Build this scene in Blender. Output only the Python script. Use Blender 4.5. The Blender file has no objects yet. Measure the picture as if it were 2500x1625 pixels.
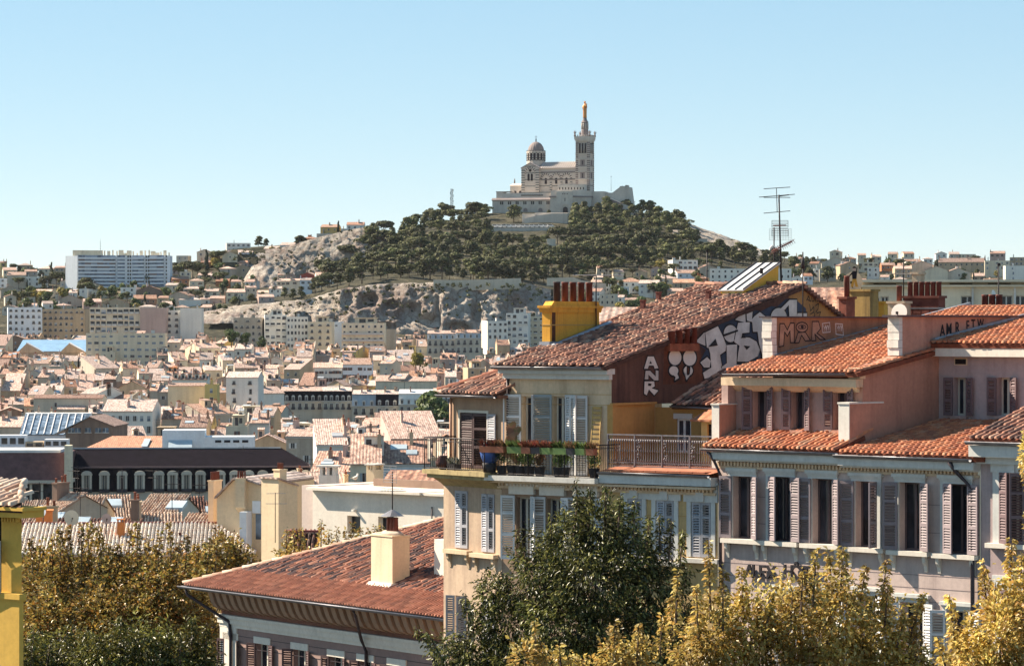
# Old-town roofs, a wooded hill with a striped basilica, town houses in front: built object by object.
import bpy,math,random
import numpy as np
from mathutils import Vector,Matrix,noise as mnoise

S=bpy.context.scene
COL=S.collection
R=math.radians
F,HZ=8000.0,800.0  # focal length and horizon of the 2500 px wide photograph

# ------------------------------------------------------------------ camera
cam=bpy.data.cameras.new("camera")
cam.sensor_fit='HORIZONTAL'
cam.sensor_width=36.0
cam.lens=36.0*F/2500.0
cam.shift_y=-12.5/2500.0
cam.clip_start=1.0
cam.clip_end=30000.0
camo=bpy.data.objects.new("camera",cam)
camo.rotation_euler=(R(90),0,0)
COL.objects.link(camo)
S.camera=camo

# ------------------------------------------------------------------ light
SUN_B,SUN_EL=23.0,40.0  # sun on the left, a little beyond the picture plane
sdir=Vector((-math.cos(R(SUN_B))*math.cos(R(SUN_EL)),math.sin(R(SUN_B))*math.cos(R(SUN_EL)),math.sin(R(SUN_EL))))
sun=bpy.data.lights.new("sun",'SUN')
sun.energy=5.0
sun.angle=R(0.5)
sun.color=(1.0,0.875,0.70)
suno=bpy.data.objects.new("sun",sun)
suno.rotation_euler=(-sdir).to_track_quat('-Z','Y').to_euler()
COL.objects.link(suno)

world=bpy.data.worlds.new("World")
S.world=world
world.use_nodes=True
wn=world.node_tree
wn.nodes.clear()
wout=wn.nodes.new('ShaderNodeOutputWorld')
wbg=wn.nodes.new('ShaderNodeBackground')
wsky=wn.nodes.new('ShaderNodeTexSky')
wsky.sky_type='NISHITA'
wsky.sun_disc=False
wsky.sun_elevation=R(SUN_EL)
wsky.sun_rotation=math.atan2(sdir.x,sdir.y)
wsky.altitude=50.0
wsky.air_density=0.6
wsky.dust_density=0.0
wsky.ozone_density=1.0
whs=wn.nodes.new('ShaderNodeHueSaturation')
whs.inputs['Hue'].default_value=0.487
whs.inputs['Saturation'].default_value=1.8
whs.inputs['Value'].default_value=1.0
wbg.inputs[1].default_value=0.156
wgm=wn.nodes.new('ShaderNodeGamma')  # soft air: a gentler rise of brightness towards the horizon
wgm.inputs['Gamma'].default_value=0.42
wn.links.new(wsky.outputs[0],wgm.inputs['Color'])
wn.links.new(wgm.outputs[0],whs.inputs['Color'])
wn.links.new(whs.outputs[0],wbg.inputs[0])
wn.links.new(wbg.outputs[0],wout.inputs[0])

S.view_settings.view_transform='Standard'
S.view_settings.look='None'
S.view_settings.exposure=1.42
S.view_settings.gamma=1.0
S.render.engine='CYCLES'
S.cycles.max_bounces=6
S.cycles.diffuse_bounces=3
S.cycles.glossy_bounces=2
S.cycles.transmission_bounces=4
S.cycles.volume_bounces=0
S.cycles.transparent_max_bounces=6
S.cycles.use_denoising=True

# ------------------------------------------------------------------ helpers
def P(px,py,D):
 """A point of the place seen at photo pixel (px, py), D metres away."""
 return Vector(((px-1250.0)/F*D,D,-(py-HZ)/F*D))

def tag(o,label=None,cat=None,group=None,kind=None):
 if label:o["label"]=label
 if cat:o["category"]=cat
 if group:o["group"]=group
 if kind:o["kind"]=kind
 return o

def empty(name,loc=(0,0,0),rz=0.0,parent=None):
 o=bpy.data.objects.new(name,None)
 o.location=loc
 o.rotation_euler=(0,0,rz)
 o.empty_display_size=0.2
 COL.objects.link(o)
 if parent:o.parent=parent
 return o

def link(name,me,parent=None,loc=None,rot=None,scale=None,mat=None):
 o=bpy.data.objects.new(name,me)
 if mat is not None:o.matrix_local=mat
 if loc is not None:o.location=loc
 if rot is not None:o.rotation_euler=rot
 if scale is not None:o.scale=scale
 COL.objects.link(o)
 if parent is not None:o.parent=parent
 return o

class MB:
 """Collects faces with a material index, then becomes one mesh."""
 def __init__(s):
  s.v,s.f,s.m,s.sm=[],[],[],[]
 def face(s,pts,m=0,smooth=False):
  n=len(s.v)
  s.v.extend([tuple(p) for p in pts])
  s.f.append(tuple(range(n,n+len(pts))))
  s.m.append(m);s.sm.append(smooth)
 def box(s,x0,y0,z0,x1,y1,z1,m=0,skip=''):
  a=[(x0,y0,z0),(x1,y0,z0),(x1,y1,z0),(x0,y1,z0),(x0,y0,z1),(x1,y0,z1),(x1,y1,z1),(x0,y1,z1)]
  n=len(s.v)
  s.v.extend(a)
  fs={'b':(0,3,2,1),'t':(4,5,6,7),'f':(0,1,5,4),'r':(1,2,6,5),'k':(2,3,7,6),'l':(3,0,4,7)}
  for k,q in fs.items():
   if k in skip:continue
   s.f.append(tuple(n+i for i in q));s.m.append(m);s.sm.append(False)
  return s
 def prism(s,poly,axis,c0,c1,m=0):
  """Extrude a 2-D polygon along axis ('x': poly is (y,z); 'y': poly is (x,z); 'z': poly is (x,y))."""
  def mk(p,c):
   return (c,p[0],p[1]) if axis=='x' else (p[0],c,p[1]) if axis=='y' else (p[0],p[1],c)
  n,k=len(s.v),len(poly)
  s.v.extend([mk(p,c0) for p in poly]+[mk(p,c1) for p in poly])
  s.f.append(tuple(range(n,n+k))[::-1]);s.m.append(m);s.sm.append(False)
  s.f.append(tuple(range(n+k,n+2*k)));s.m.append(m);s.sm.append(False)
  for i in range(k):
   j=(i+1)%k
   s.f.append((n+i,n+j,n+k+j,n+k+i));s.m.append(m);s.sm.append(False)
  return s
 def tube(s,pts,r,n=6,m=0,cap=True,r1=None):
  pts=[Vector(p) for p in pts]
  k=len(pts)
  base=len(s.v)
  for i,p in enumerate(pts):
   d=(pts[min(i+1,k-1)]-pts[max(i-1,0)])
   d=d.normalized() if d.length>1e-9 else Vector((0,0,1))
   ref=Vector((0,0,1)) if abs(d.z)<0.9 else Vector((1,0,0))
   u=d.cross(ref).normalized();w=d.cross(u)
   rr=r if r1 is None else r+(r1-r)*i/max(1,k-1)
   for j in range(n):
    t=2*math.pi*j/n
    s.v.append(tuple(p+u*(rr*math.cos(t))+w*(rr*math.sin(t))))
  for i in range(k-1):
   for j in range(n):
    a,b=base+i*n+j,base+i*n+(j+1)%n
    s.f.append((a,b,b+n,a+n));s.m.append(m);s.sm.append(n>4)
  if cap:
   s.f.append(tuple(base+j for j in range(n))[::-1]);s.m.append(m);s.sm.append(False)
   s.f.append(tuple(base+(k-1)*n+j for j in range(n)));s.m.append(m);s.sm.append(False)
  return s
 def lathe(s,prof,c=(0,0,0),n=16,m=0,sx=1.0,sy=1.0,smooth=True):
  base,k=len(s.v),len(prof)
  for r,z in prof:
   for j in range(n):
    t=2*math.pi*j/n
    s.v.append((c[0]+r*sx*math.cos(t),c[1]+r*sy*math.sin(t),c[2]+z))
  for i in range(k-1):
   for j in range(n):
    a,b=base+i*n+j,base+i*n+(j+1)%n
    s.f.append((a,b,b+n,a+n));s.m.append(m);s.sm.append(smooth)
  s.f.append(tuple(base+j for j in range(n))[::-1]);s.m.append(m);s.sm.append(False)
  s.f.append(tuple(base+(k-1)*n+j for j in range(n)));s.m.append(m);s.sm.append(False)
  return s
 def mesh(s,name,mats):
  me=bpy.data.meshes.new(name)
  me.from_pydata(s.v,[],s.f)
  for mt in (mats if isinstance(mats,(list,tuple)) else [mats]):me.materials.append(mt)
  me.polygons.foreach_set('material_index',s.m)
  me.polygons.foreach_set('use_smooth',s.sm)
  me.update()
  return me
 def obj(s,name,mats,parent=None,**kw):
  return link(name,s.mesh(name,mats),parent,**kw)

def np_mesh(name,verts,faces,mats,midx=None,smooth=False):
 """verts (N,3) and faces (M,k) arrays, all faces with k corners."""
 me=bpy.data.meshes.new(name)
 verts=np.asarray(verts,dtype=np.float32);faces=np.asarray(faces,dtype=np.int32)
 m,k=faces.shape
 me.vertices.add(len(verts));me.vertices.foreach_set('co',verts.ravel())
 me.loops.add(m*k);me.loops.foreach_set('vertex_index',faces.ravel())
 me.polygons.add(m)
 me.polygons.foreach_set('loop_start',np.arange(0,m*k,k,dtype=np.int32))
 me.polygons.foreach_set('loop_total',np.full(m,k,dtype=np.int32))
 for mt in (mats if isinstance(mats,(list,tuple)) else [mats]):me.materials.append(mt)
 if midx is not None:me.polygons.foreach_set('material_index',np.asarray(midx,dtype=np.int32))
 if smooth:me.polygons.foreach_set('use_smooth',np.ones(m,dtype=bool))
 me.update(calc_edges=True)
 return me

def scatter_mesh(name,tv,tf,mats_pos,mat):
 """Join copies of a small template (tv verts, tf faces); mats_pos is (N,4,4)."""
 tv=np.asarray(tv,dtype=np.float64);tf=np.asarray(tf,dtype=np.int64)
 M=np.asarray(mats_pos)
 n=len(M)
 V=np.einsum('nij,kj->nki',M[:,:3,:3],tv)+M[:,None,:3,3]
 Fc=tf[None,:,:]+(np.arange(n)*len(tv))[:,None,None]
 return np_mesh(name,V.reshape(-1,3),Fc.reshape(-1,tf.shape[1]),mat)

 # ------------------------------------------------------------------ materials
def _mat(name):
 m=bpy.data.materials.new(name)
 m.use_nodes=True
 nt=m.node_tree
 b=nt.nodes['Principled BSDF']
 b.inputs['Roughness'].default_value=0.85
 b.inputs['Specular IOR Level'].default_value=0.25
 return m,nt,b

def _n(nt,t,**kw):
 n=nt.nodes.new(t)
 for k,v in kw.items():
  if hasattr(n,k):setattr(n,k,v)
  else :n.inputs[k].default_value=v
 return n

def _mix(nt,fac,a,b,blend='MIX'):
 n=nt.nodes.new('ShaderNodeMix');n.data_type='RGBA';n.blend_type=blend
 for sock,val in ((n.inputs[0],fac),(n.inputs[6],a),(n.inputs[7],b)):
  if isinstance(val,(int,float)):sock.default_value=val
  elif isinstance(val,tuple):sock.default_value=(*val[:3],1.0)
  else :nt.links.new(val,sock)
 return n.outputs[2]

def _ramp(nt,src,stops,interp='LINEAR'):
 n=nt.nodes.new('ShaderNodeValToRGB');n.color_ramp.interpolation=interp
 e=n.color_ramp.elements
 while len(e)<len(stops):e.new(0.5)
 for el,(p,c) in zip(e,stops):
  el.position=p
  el.color=(*c,1.0) if isinstance(c,tuple) else (c,c,c,1.0)
 nt.links.new(src,n.inputs[0])
 return n.outputs[0]

def _noise(nt,vec,scale,detail=5.0,rough=0.6):
 n=nt.nodes.new('ShaderNodeTexNoise')
 n.inputs['Scale'].default_value=scale;n.inputs['Detail'].default_value=detail;n.inputs['Roughness'].default_value=rough
 if vec is not None:nt.links.new(vec,n.inputs['Vector'])
 return n.outputs[0]

def _map(nt,vec,sc):
 n=nt.nodes.new('ShaderNodeMapping');n.inputs['Scale'].default_value=sc
 nt.links.new(vec,n.inputs['Vector'])
 return n.outputs[0]

def _bump(nt,b,h,strength=0.3,dist=0.02):
 n=nt.nodes.new('ShaderNodeBump');n.inputs['Strength'].default_value=strength;n.inputs['Distance'].default_value=dist
 nt.links.new(h,n.inputs['Height']);nt.links.new(n.outputs[0],b.inputs['Normal'])

MC={}
def plaster(name,c,stain=(0.12,0.08,0.06),amt=0.35,blotch=0.35,scale=1.0,rough=0.9,joints=None,bump=0.25,vary=0.0):
 """Rendered wall: blotches, rain streaks with a shape of their own, fine grain."""
 if name in MC:return MC[name]
 m,nt,b=_mat(name)
 co=nt.nodes.new('ShaderNodeTexCoord').outputs['Object']
 big=_ramp(nt,_noise(nt,co,0.55*scale,6,0.65),[(0.35,0.0),(0.7,1.0)])
 c2=tuple(x*0.62 for x in c)
 col=_mix(nt,_math(nt,'MULTIPLY',big,blotch*1.6),c,c2)
 pt=_ramp(nt,_noise(nt,co,1.4*scale,7,0.75),[(0.47,0.0),(0.55,1.0)])
 col=_mix(nt,_math(nt,'MULTIPLY',pt,blotch*0.7),col,tuple(x*0.70 for x in c))
 st=_ramp(nt,_noise(nt,_map(nt,co,(2.2*scale,2.2*scale,0.16*scale)),1.0,6,0.7),[(0.47,0.0),(0.68,1.0)])
 col=_mix(nt,_math(nt,'MULTIPLY',st,amt),col,stain)
 fine=_noise(nt,co,9.0*scale,4,0.7)
 col=_mix(nt,0.22,col,_ramp(nt,fine,[(0.3,tuple(x*0.6 for x in c)),(0.7,tuple(min(1,x*1.25) for x in c))]))
 if vary:
  oi=nt.nodes.new('ShaderNodeObjectInfo').outputs['Random']
  col=_mix(nt,vary,col,_ramp(nt,oi,[(0.0,(0.42,0.33,0.27)),(0.3,(0.62,0.55,0.45)),(0.6,(0.5,0.47,0.45)),(1.0,(0.75,0.70,0.62))]))
 nt.links.new(col,b.inputs['Base Color'])
 b.inputs['Roughness'].default_value=rough
 _bump(nt,b,fine,bump,0.01)
 MC[name]=m
 return m

def _math(nt,op,a,b=None):
 n=nt.nodes.new('ShaderNodeMath');n.operation=op
 for i,v in enumerate((a,b)):
  if v is None:continue
  if isinstance(v,(int,float)):n.inputs[i].default_value=v
  else :nt.links.new(v,n.inputs[i])
 return n.outputs[0]

def flat(name,c,rough=0.7,metal=0.0,var=0.15,scale=3.0,spec=0.3):
 """Paint, metal, wood: even colour with slight wear."""
 if name in MC:return MC[name]
 m,nt,b=_mat(name)
 co=nt.nodes.new('ShaderNodeTexCoord').outputs['Object']
 nz=_noise(nt,co,scale,6,0.65)
 col=_ramp(nt,nz,[(0.25,tuple(x*(1-var*1.6) for x in c)),(0.75,tuple(min(1.0,x*(1+var)) for x in c))])
 hs=nt.nodes.new('ShaderNodeHueSaturation')  # each piece has faded a little differently
 nt.links.new(_math(nt,'ADD',_math(nt,'MULTIPLY',nt.nodes.new('ShaderNodeObjectInfo').outputs['Random'],0.34),0.80),hs.inputs['Value'])
 nt.links.new(col,hs.inputs['Color']);col=hs.outputs[0]
 nt.links.new(col,b.inputs['Base Color'])
 b.inputs['Roughness'].default_value=rough
 b.inputs['Metallic'].default_value=metal
 b.inputs['Specular IOR Level'].default_value=spec
 MC[name]=m
 return m

def tilemat(name,palette,dirt=0.35,rough=0.85):
 """Each tile takes its own firing colour from the palette; lichen and soot on top."""
 if name in MC:return MC[name]
 m,nt,b=_mat(name)
 gi=nt.nodes.new('ShaderNodeNewGeometry').outputs['Random Per Island']
 oi=nt.nodes.new('ShaderNodeObjectInfo').outputs['Random']
 rnd=_math(nt,'FRACT',_math(nt,'ADD',gi,oi))
 k=len(palette)
 col=_ramp(nt,rnd,[(i/k,c) for i,c in enumerate(palette)],'CONSTANT')
 geo=nt.nodes.new('ShaderNodeNewGeometry').outputs['Position']
 nz=_noise(nt,geo,5.0,6,0.7)
 col=_mix(nt,_math(nt,'MULTIPLY',_ramp(nt,nz,[(0.42,0.0),(0.68,1.0)]),dirt),col,(0.06,0.035,0.03))
 nz2=_noise(nt,geo,0.9,4,0.6)
 col=_mix(nt,_math(nt,'MULTIPLY',_ramp(nt,nz2,[(0.5,0.0),(0.72,1.0)]),dirt*0.7),col,(0.09,0.06,0.055))
 nt.links.new(col,b.inputs['Base Color'])
 b.inputs['Roughness'].default_value=rough
 MC[name]=m
 return m

def roofmat(name,c1,c2,c3,scale=1.0):
 """Far tile roofs: courses too small to pick apart, mottled firing colours and fine relief."""
 if name in MC:return MC[name]
 m,nt,b=_mat(name)
 co=nt.nodes.new('ShaderNodeTexCoord').outputs['Object']
 n1=_noise(nt,_map(nt,co,(2.4*scale,0.9*scale,0.9*scale)),1.0,6,0.8)
 col=_ramp(nt,n1,[(0.36,tuple(x*0.55 for x in c1)),(0.44,c1),(0.52,c2),(0.62,c3)])
 oi=nt.nodes.new('ShaderNodeObjectInfo').outputs['Random']
 hs=nt.nodes.new('ShaderNodeHueSaturation')
 hs.inputs['Hue'].default_value=0.5
 nt.links.new(_math(nt,'ADD',_math(nt,'MULTIPLY',oi,0.55),0.72),hs.inputs['Value'])
 nt.links.new(_math(nt,'ADD',_math(nt,'MULTIPLY',_math(nt,'FRACT',_math(nt,'MULTIPLY',oi,7.31)),0.5),0.7),hs.inputs['Saturation'])
 nt.links.new(col,hs.inputs['Color'])
 wv=nt.nodes.new('ShaderNodeTexWave');wv.wave_type='BANDS';wv.bands_direction='X'
 wv.inputs['Scale'].default_value=0.75*scale;wv.inputs['Distortion'].default_value=0.4
 nt.links.new(co,wv.inputs['Vector'])
 col2=_mix(nt,0.35,hs.outputs[0],_mix(nt,wv.outputs[1],(0.1,0.05,0.04),hs.outputs[0]))
 nt.links.new(col2,b.inputs['Base Color'])
 _bump(nt,b,wv.outputs[1],0.6,0.06)
 MC[name]=m
 return m

def glass(name='glass_dark',c=(0.02,0.022,0.03),rough=0.12):
 if name in MC:return MC[name]
 m,nt,b=_mat(name)
 co=nt.nodes.new('ShaderNodeNewGeometry').outputs['Position']
 col=_ramp(nt,_noise(nt,co,0.8,3,0.6),[(0.35,tuple(x*0.5 for x in c)),(0.7,tuple(x*2.2 for x in c))])
 nt.links.new(col,b.inputs['Base Color'])
 b.inputs['Roughness'].default_value=rough
 b.inputs['Specular IOR Level'].default_value=0.35
 MC[name]=m
 return m

def leafmat(name,palette,trans=0.3,rough=0.45,val=1.0,patch=0.9):
 if name in MC:return MC[name]
 m,nt,b=_mat(name)
 gi=nt.nodes.new('ShaderNodeNewGeometry').outputs['Random Per Island']
 oi=nt.nodes.new('ShaderNodeObjectInfo').outputs['Random']
 k=len(palette)
 col=_ramp(nt,gi,[(i/max(1,k-1),tuple(x*val for x in c)) for i,c in enumerate(palette)])
 hs=nt.nodes.new('ShaderNodeHueSaturation')
 cn=_noise(nt,nt.nodes.new('ShaderNodeNewGeometry').outputs['Position'],patch,3,0.6)  # sprays of leaves turn at different times
 nt.links.new(_math(nt,'MULTIPLY',_math(nt,'ADD',_math(nt,'MULTIPLY',oi,0.5),0.75),_ramp(nt,cn,[(0.36,0.55),(0.64,1.35)])),hs.inputs['Value'])
 nt.links.new(_math(nt,'ADD',_math(nt,'MULTIPLY',cn,0.05),0.475),hs.inputs['Hue'])
 nt.links.new(col,hs.inputs['Color'])
 nt.links.new(hs.outputs[0],b.inputs['Base Color'])
 b.inputs['Roughness'].default_value=rough
 b.inputs['Specular IOR Level'].default_value=0.3
 tr=nt.nodes.new('ShaderNodeBsdfTranslucent')
 nt.links.new(hs.outputs[0],tr.inputs['Color'])
 ms=nt.nodes.new('ShaderNodeMixShader');ms.inputs[0].default_value=trans
 nt.links.new(b.outputs[0],ms.inputs[1]);nt.links.new(tr.outputs[0],ms.inputs[2])
 nt.links.new(ms.outputs[0],nt.nodes['Material Output'].inputs['Surface'])
 MC[name]=m
 return m

class Frame:
 """A street front: x runs along it (left to right), y into the house, z up from the base."""
 def __init__(s,px,D,a,base=-26.0):
  s.a=R(a);s.base=base
  s.O=Vector(((px-1250.0)/F*D,D,0.0))
  s.ex=Vector((math.cos(s.a),-math.sin(s.a),0));s.ey=Vector((math.sin(s.a),math.cos(s.a),0))
 def ray(s,px,py):return Vector(((px-1250.0)/F,1.0,-(py-HZ)/F))
 def at(s,px,py,y=0.0):
  d=s.ray(px,py);t=(s.ey.dot(s.O)+y)/s.ey.dot(d);p=d*t
  return (s.ex.dot(p-s.O),p.z-s.base)
 def side(s,px,py,x):
  d=s.ray(px,py);t=(s.ex.dot(s.O)+x)/s.ex.dot(d);p=d*t
  return (s.ey.dot(p-s.O),p.z-s.base)
 def x(s,px,y=0.0):return s.at(px,900,y)[0]
 def z(s,px,py,y=0.0):return s.at(px,py,y)[1]
 def root(s,name):return empty(name,(s.O.x,s.O.y,s.base),-s.a)
 def world(s,p):return s.O+s.ex*p[0]+s.ey*p[1]+Vector((0,0,s.base+p[2]))

 # lettering outlines, taken from the built-in font while the scene is still empty
_TXT={}
for _kind,_chars,_size,_dep,_off in (('sign','ALEXH\u00d4T',0.55,0.03,0.012),('paint','AMRFTW',1.0,0.003,0.015)):
 for _ch in _chars:
  _cu=bpy.data.curves.new('lettering','FONT');_cu.body=_ch;_cu.size=_size;_cu.extrude=_dep;_cu.offset=_off
  _ob=bpy.data.objects.new('lettering',_cu);COL.objects.link(_ob)
  _TXT[(_kind,_ch)]=bpy.data.meshes.new_from_object(_ob.evaluated_get(bpy.context.evaluated_depsgraph_get()))
  bpy.data.objects.remove(_ob);bpy.data.curves.remove(_cu)
def text_mesh(ch,kind,mat):
 me=_TXT[(kind,ch)]
 me.materials.clear();me.materials.append(mat)
 return me
 # ------------------------------------------------------------------ terrain
GROWS=[
(0,-26.0),(90,-26.0),(300,-31.0),(500,-36.0),(700,-38.0),(900,-38.0),(1200,-34.0),(1500,-22.0),
(1650,[(0,842),(450,850),(800,858),(1300,850),(1450,800),(1700,775),(2000,770),(2500,770)]),
(1740,[(0,790),(450,790),(560,792),(700,802),(800,812),(1300,812),(1360,780),(1450,740),(1700,738),(2000,735),(2500,730)]),
(1757,[(0,778),(450,768),(560,750),(680,738),(740,728),(800,716),(850,704),(950,694),(1060,692),(1150,690),(1270,690),(1330,702),(1450,722),(1700,726),(2000,720),(2500,720)]),
(1900,[(0,722),(200,706),(450,692),(560,705),(640,706),(760,692),(850,668),(950,650),(1050,645),(1300,645),(1600,655),(1800,680),(2000,690),(2500,690)]),
(2000,[(0,690),(300,690),(400,672),(560,660),(640,688),(760,682),(880,640),(960,612),(1000,604),(1300,600),(1600,612),(1800,650),(2000,672),(2500,672)]),
(2022,[(0,672),(160,694),(420,655),(500,632),(560,608),(640,606),(700,600),(740,590),(780,578),(850,562),(890,556),(930,570),(1000,592),(1100,590),(1300,592),(1600,604),(1800,640),(2000,664),(2500,664)]),
(2180,[(0,660),(160,694),(420,656),(500,632),(560,610),(700,598),(850,575),(900,570),(960,572),(1000,560),(1060,542),(1150,530),(1200,522),(1300,517),(1530,517),(1600,524),(1650,536),(1700,555),(1760,578),(1820,600),(1900,628),(2000,648),(2500,656)]),
(2260,[(0,662),(160,696),(420,660),(900,580),(1000,565),(1200,524),(1530,520),(1600,527),(1700,556),(1820,602),(1900,630),(2000,650),(2500,658)]),
(2600,[(0,720),(2500,720)]),(3500,[(0,790),(2500,790)]),(20000,-60.0)]

_gd=np.array([r[0] for r in GROWS],dtype=float)
def ground(px,D):
 """Ground height at photo column px and distance D."""
 i=int(np.clip(np.searchsorted(_gd,D)-1,0,len(GROWS)-2))
 zz=[]
 for k in (i,i+1):
  d,v=GROWS[k]
  if isinstance(v,list):
   py=np.interp(px,[a for a,_ in v],[b for _,b in v])
   zz.append(-(py-HZ)/F*d)
  else :zz.append(v)
 t=(D-_gd[i])/(_gd[i+1]-_gd[i])
 return float(zz[0]+(zz[1]-zz[0])*min(1,max(0,t)))

def D_at(px,py,d0=1500,d1=2180):
 """Distance at which the ground is seen at pixel (px, py)."""
 for D in np.arange(d0,d1,4.0):
  if HZ-ground(px,D)/D*F<=py:return float(D)
 return float(d1)

def fbm(p,oct=5,lac=2.1,gain=0.5):
 s,a=0.0,1.0
 for _ in range(oct):
  s+=a*mnoise.noise(p);p=p*lac;a*=gain
 return s

def rockmat(name='limestone_and_scrub',tone=1.0,warm=0.0,thr=(0.98,1.14)):
 m,nt,b=_mat(name)
 T= lambda c:(c[0]*tone,c[1]*tone*(1-warm*0.06),c[2]*tone*(1-warm*0.14))
 geo=nt.nodes.new('ShaderNodeNewGeometry')
 pos=geo.outputs['Position']
 n1=_noise(nt,pos,0.06,8,0.7)
 rock=_ramp(nt,n1,[(0.3,T((0.36,0.27,0.21))),(0.45,T((0.58,0.52,0.45))),(0.62,T((0.72,0.68,0.62)))])
 stk=_ramp(nt,_noise(nt,_map(nt,pos,(0.22,0.22,0.035)),1.0,7,0.75),[(0.47,0.0),(0.60,1.0)])
 rock=_mix(nt,_math(nt,'MULTIPLY',stk,0.6),rock,(0.17,0.10,0.08))
 pat=_ramp(nt,_noise(nt,pos,0.028,6,0.65),[(0.50,0.0),(0.60,1.0)])
 rock=_mix(nt,_math(nt,'MULTIPLY',pat,0.72),rock,(0.19,0.105,0.085))
 sm=_ramp(nt,_noise(nt,pos,0.5,6,0.8),[(0.40,0.0),(0.62,1.0)])
 rock=_mix(nt,0.25,rock,_mix(nt,sm,(0.26,0.18,0.14),(0.80,0.77,0.72)))
 soil=_ramp(nt,_noise(nt,pos,0.12,6,0.7),[(0.40,(0.030,0.030,0.016)),(0.54,(0.075,0.066,0.038)),(0.70,(0.17,0.145,0.095))])
 vo=nt.nodes.new('ShaderNodeTexVoronoi');vo.feature='DISTANCE_TO_EDGE';vo.inputs['Scale'].default_value=0.16
 wrp=nt.nodes.new('ShaderNodeVectorMath');wrp.operation='ADD'
 nzc=nt.nodes.new('ShaderNodeTexNoise');nzc.inputs['Scale'].default_value=0.15;nzc.inputs['Detail'].default_value=5;nt.links.new(pos,nzc.inputs['Vector'])
 msc=nt.nodes.new('ShaderNodeVectorMath');msc.operation='SCALE';msc.inputs['Scale'].default_value=9.0;nt.links.new(nzc.outputs[1],msc.inputs[0])
 nt.links.new(pos,wrp.inputs[0]);nt.links.new(msc.outputs[0],wrp.inputs[1]);nt.links.new(wrp.outputs[0],vo.inputs['Vector'])
 crk=_ramp(nt,vo.outputs['Distance'],[(0.0,0.35),(0.035,1.0)])
 rock=_mix(nt,crk,(0.14,0.09,0.075),rock)
 sep=nt.nodes.new('ShaderNodeSeparateXYZ');nt.links.new(geo.outputs['Normal'],sep.inputs[0])
 stp=_math(nt,'ADD',sep.outputs[2],_math(nt,'MULTIPLY',_noise(nt,pos,0.10,5,0.7),0.5))
 f=_ramp(nt,stp,[(thr[0],0.0),(thr[1],1.0)])
 nt.links.new(_mix(nt,f,rock,soil),b.inputs['Base Color'])
 _bump(nt,b,_math(nt,'ADD',_math(nt,'MULTIPLY',crk,0.5),_noise(nt,pos,0.6,8,0.8)),1.0,1.8)
 b.inputs['Roughness'].default_value=0.95
 return m
M_ROCK=rockmat()
M_ROCK2=rockmat('bare_limestone',0.78,0.8,(1.18,1.38))
M_ROCK3=rockmat('grey_brown_rock',0.62,0.9,(1.10,1.30))

def build_terrain():
 pxs=np.arange(-1500,4001,25.0)
 Ds=np.unique(np.concatenate([np.arange(30,1500,60),np.arange(1500,1735,20),np.arange(1735,1761,4.4),np.arange(1765,1995,10),
 np.arange(1995,2026,4.5),np.arange(2030,2275,10),np.array([2300,2400,2600,3000,3500,6000,12000,20000])]))
 V=[]
 for D in Ds:
  for px in pxs:
   z=ground(px,D)
   x=(px-1250)/F*D
   if 1740<D<2300:
    z+=1.4*fbm(Vector((x*0.03,D*0.03,0.3)),4)
    if 1750<D<1765 and 690<px<1340:D2=D+6
    else :D2=D
   else :D2=D
   V.append((x,D2,z))
 nx,ny=len(pxs),len(Ds)
 Fc=[(j*nx+i,j*nx+i+1,(j+1)*nx+i+1,(j+1)*nx+i) for j in range(ny-1) for i in range(nx-1)]
 me=np_mesh('ground',V,Fc,M_ROCK)
 o=link('ground',me);tag(o,kind='structure')

def crag(name,px0,px1,step,foot,top,rows,amp,seed,caves=(),mat=None,fine=0.9):
 """A quarried rock face: a dense sheet from foot (px->py, D) to top with ledges, clefts and overhangs."""
 pxs=np.arange(px0,px1+0.1,step)
 V=[]
 for k in range(rows+1):
  t=k/rows
  for px in pxs:
   pf,df=foot(px);pt,dt=top(px)
   zf,zt=-(pf-HZ)/F*df,-(pt-HZ)/F*dt
   z=zf+(zt-zf)*t;D=df+(dt-df)*(t**1.3)
   x=(px-1250)/F*D
   q=Vector((x*0.045+seed,z*0.05,seed*2.3))
   n1=fbm(q,5)
   n2=0.8*fbm(Vector((x*0.16+seed,z*0.025,seed*1.1)),4)+0.7*fbm(Vector((x*0.03,z*0.22+seed,seed*0.7)),3)
   n3=fbm(Vector((x*0.4,z*0.4,seed)),3)+0.9-2.2*abs(mnoise.noise(Vector((x*0.13+seed,z*0.17,seed*3.1))))
   edge=min(1.0,6*t,8*(1-t)+0.15)
   d=(amp*n1+amp*0.4*n2+fine*n3)*edge
   py=HZ-z/D*F
   for (cx,cy,cw,ch,cd) in caves:
    e=((px-cx)/cw)**2+((py-cy)/ch)**2
    if e<4:d-=cd*math.exp(-e*e)
   fade=min(1,(px-px0)/40,(px1-px)/40)
   V.append((x,D-d*fade,z+0.8*fine*n3*(1 if 0<t<1 else 0.4)))
 nx=len(pxs)
 Fc=[(j*nx+i,j*nx+i+1,(j+1)*nx+i+1,(j+1)*nx+i) for j in range(rows) for i in range(nx-1)]
 o=link(name,np_mesh(name,V,Fc,mat or M_ROCK2));tag(o,kind='structure')
 return o

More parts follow.
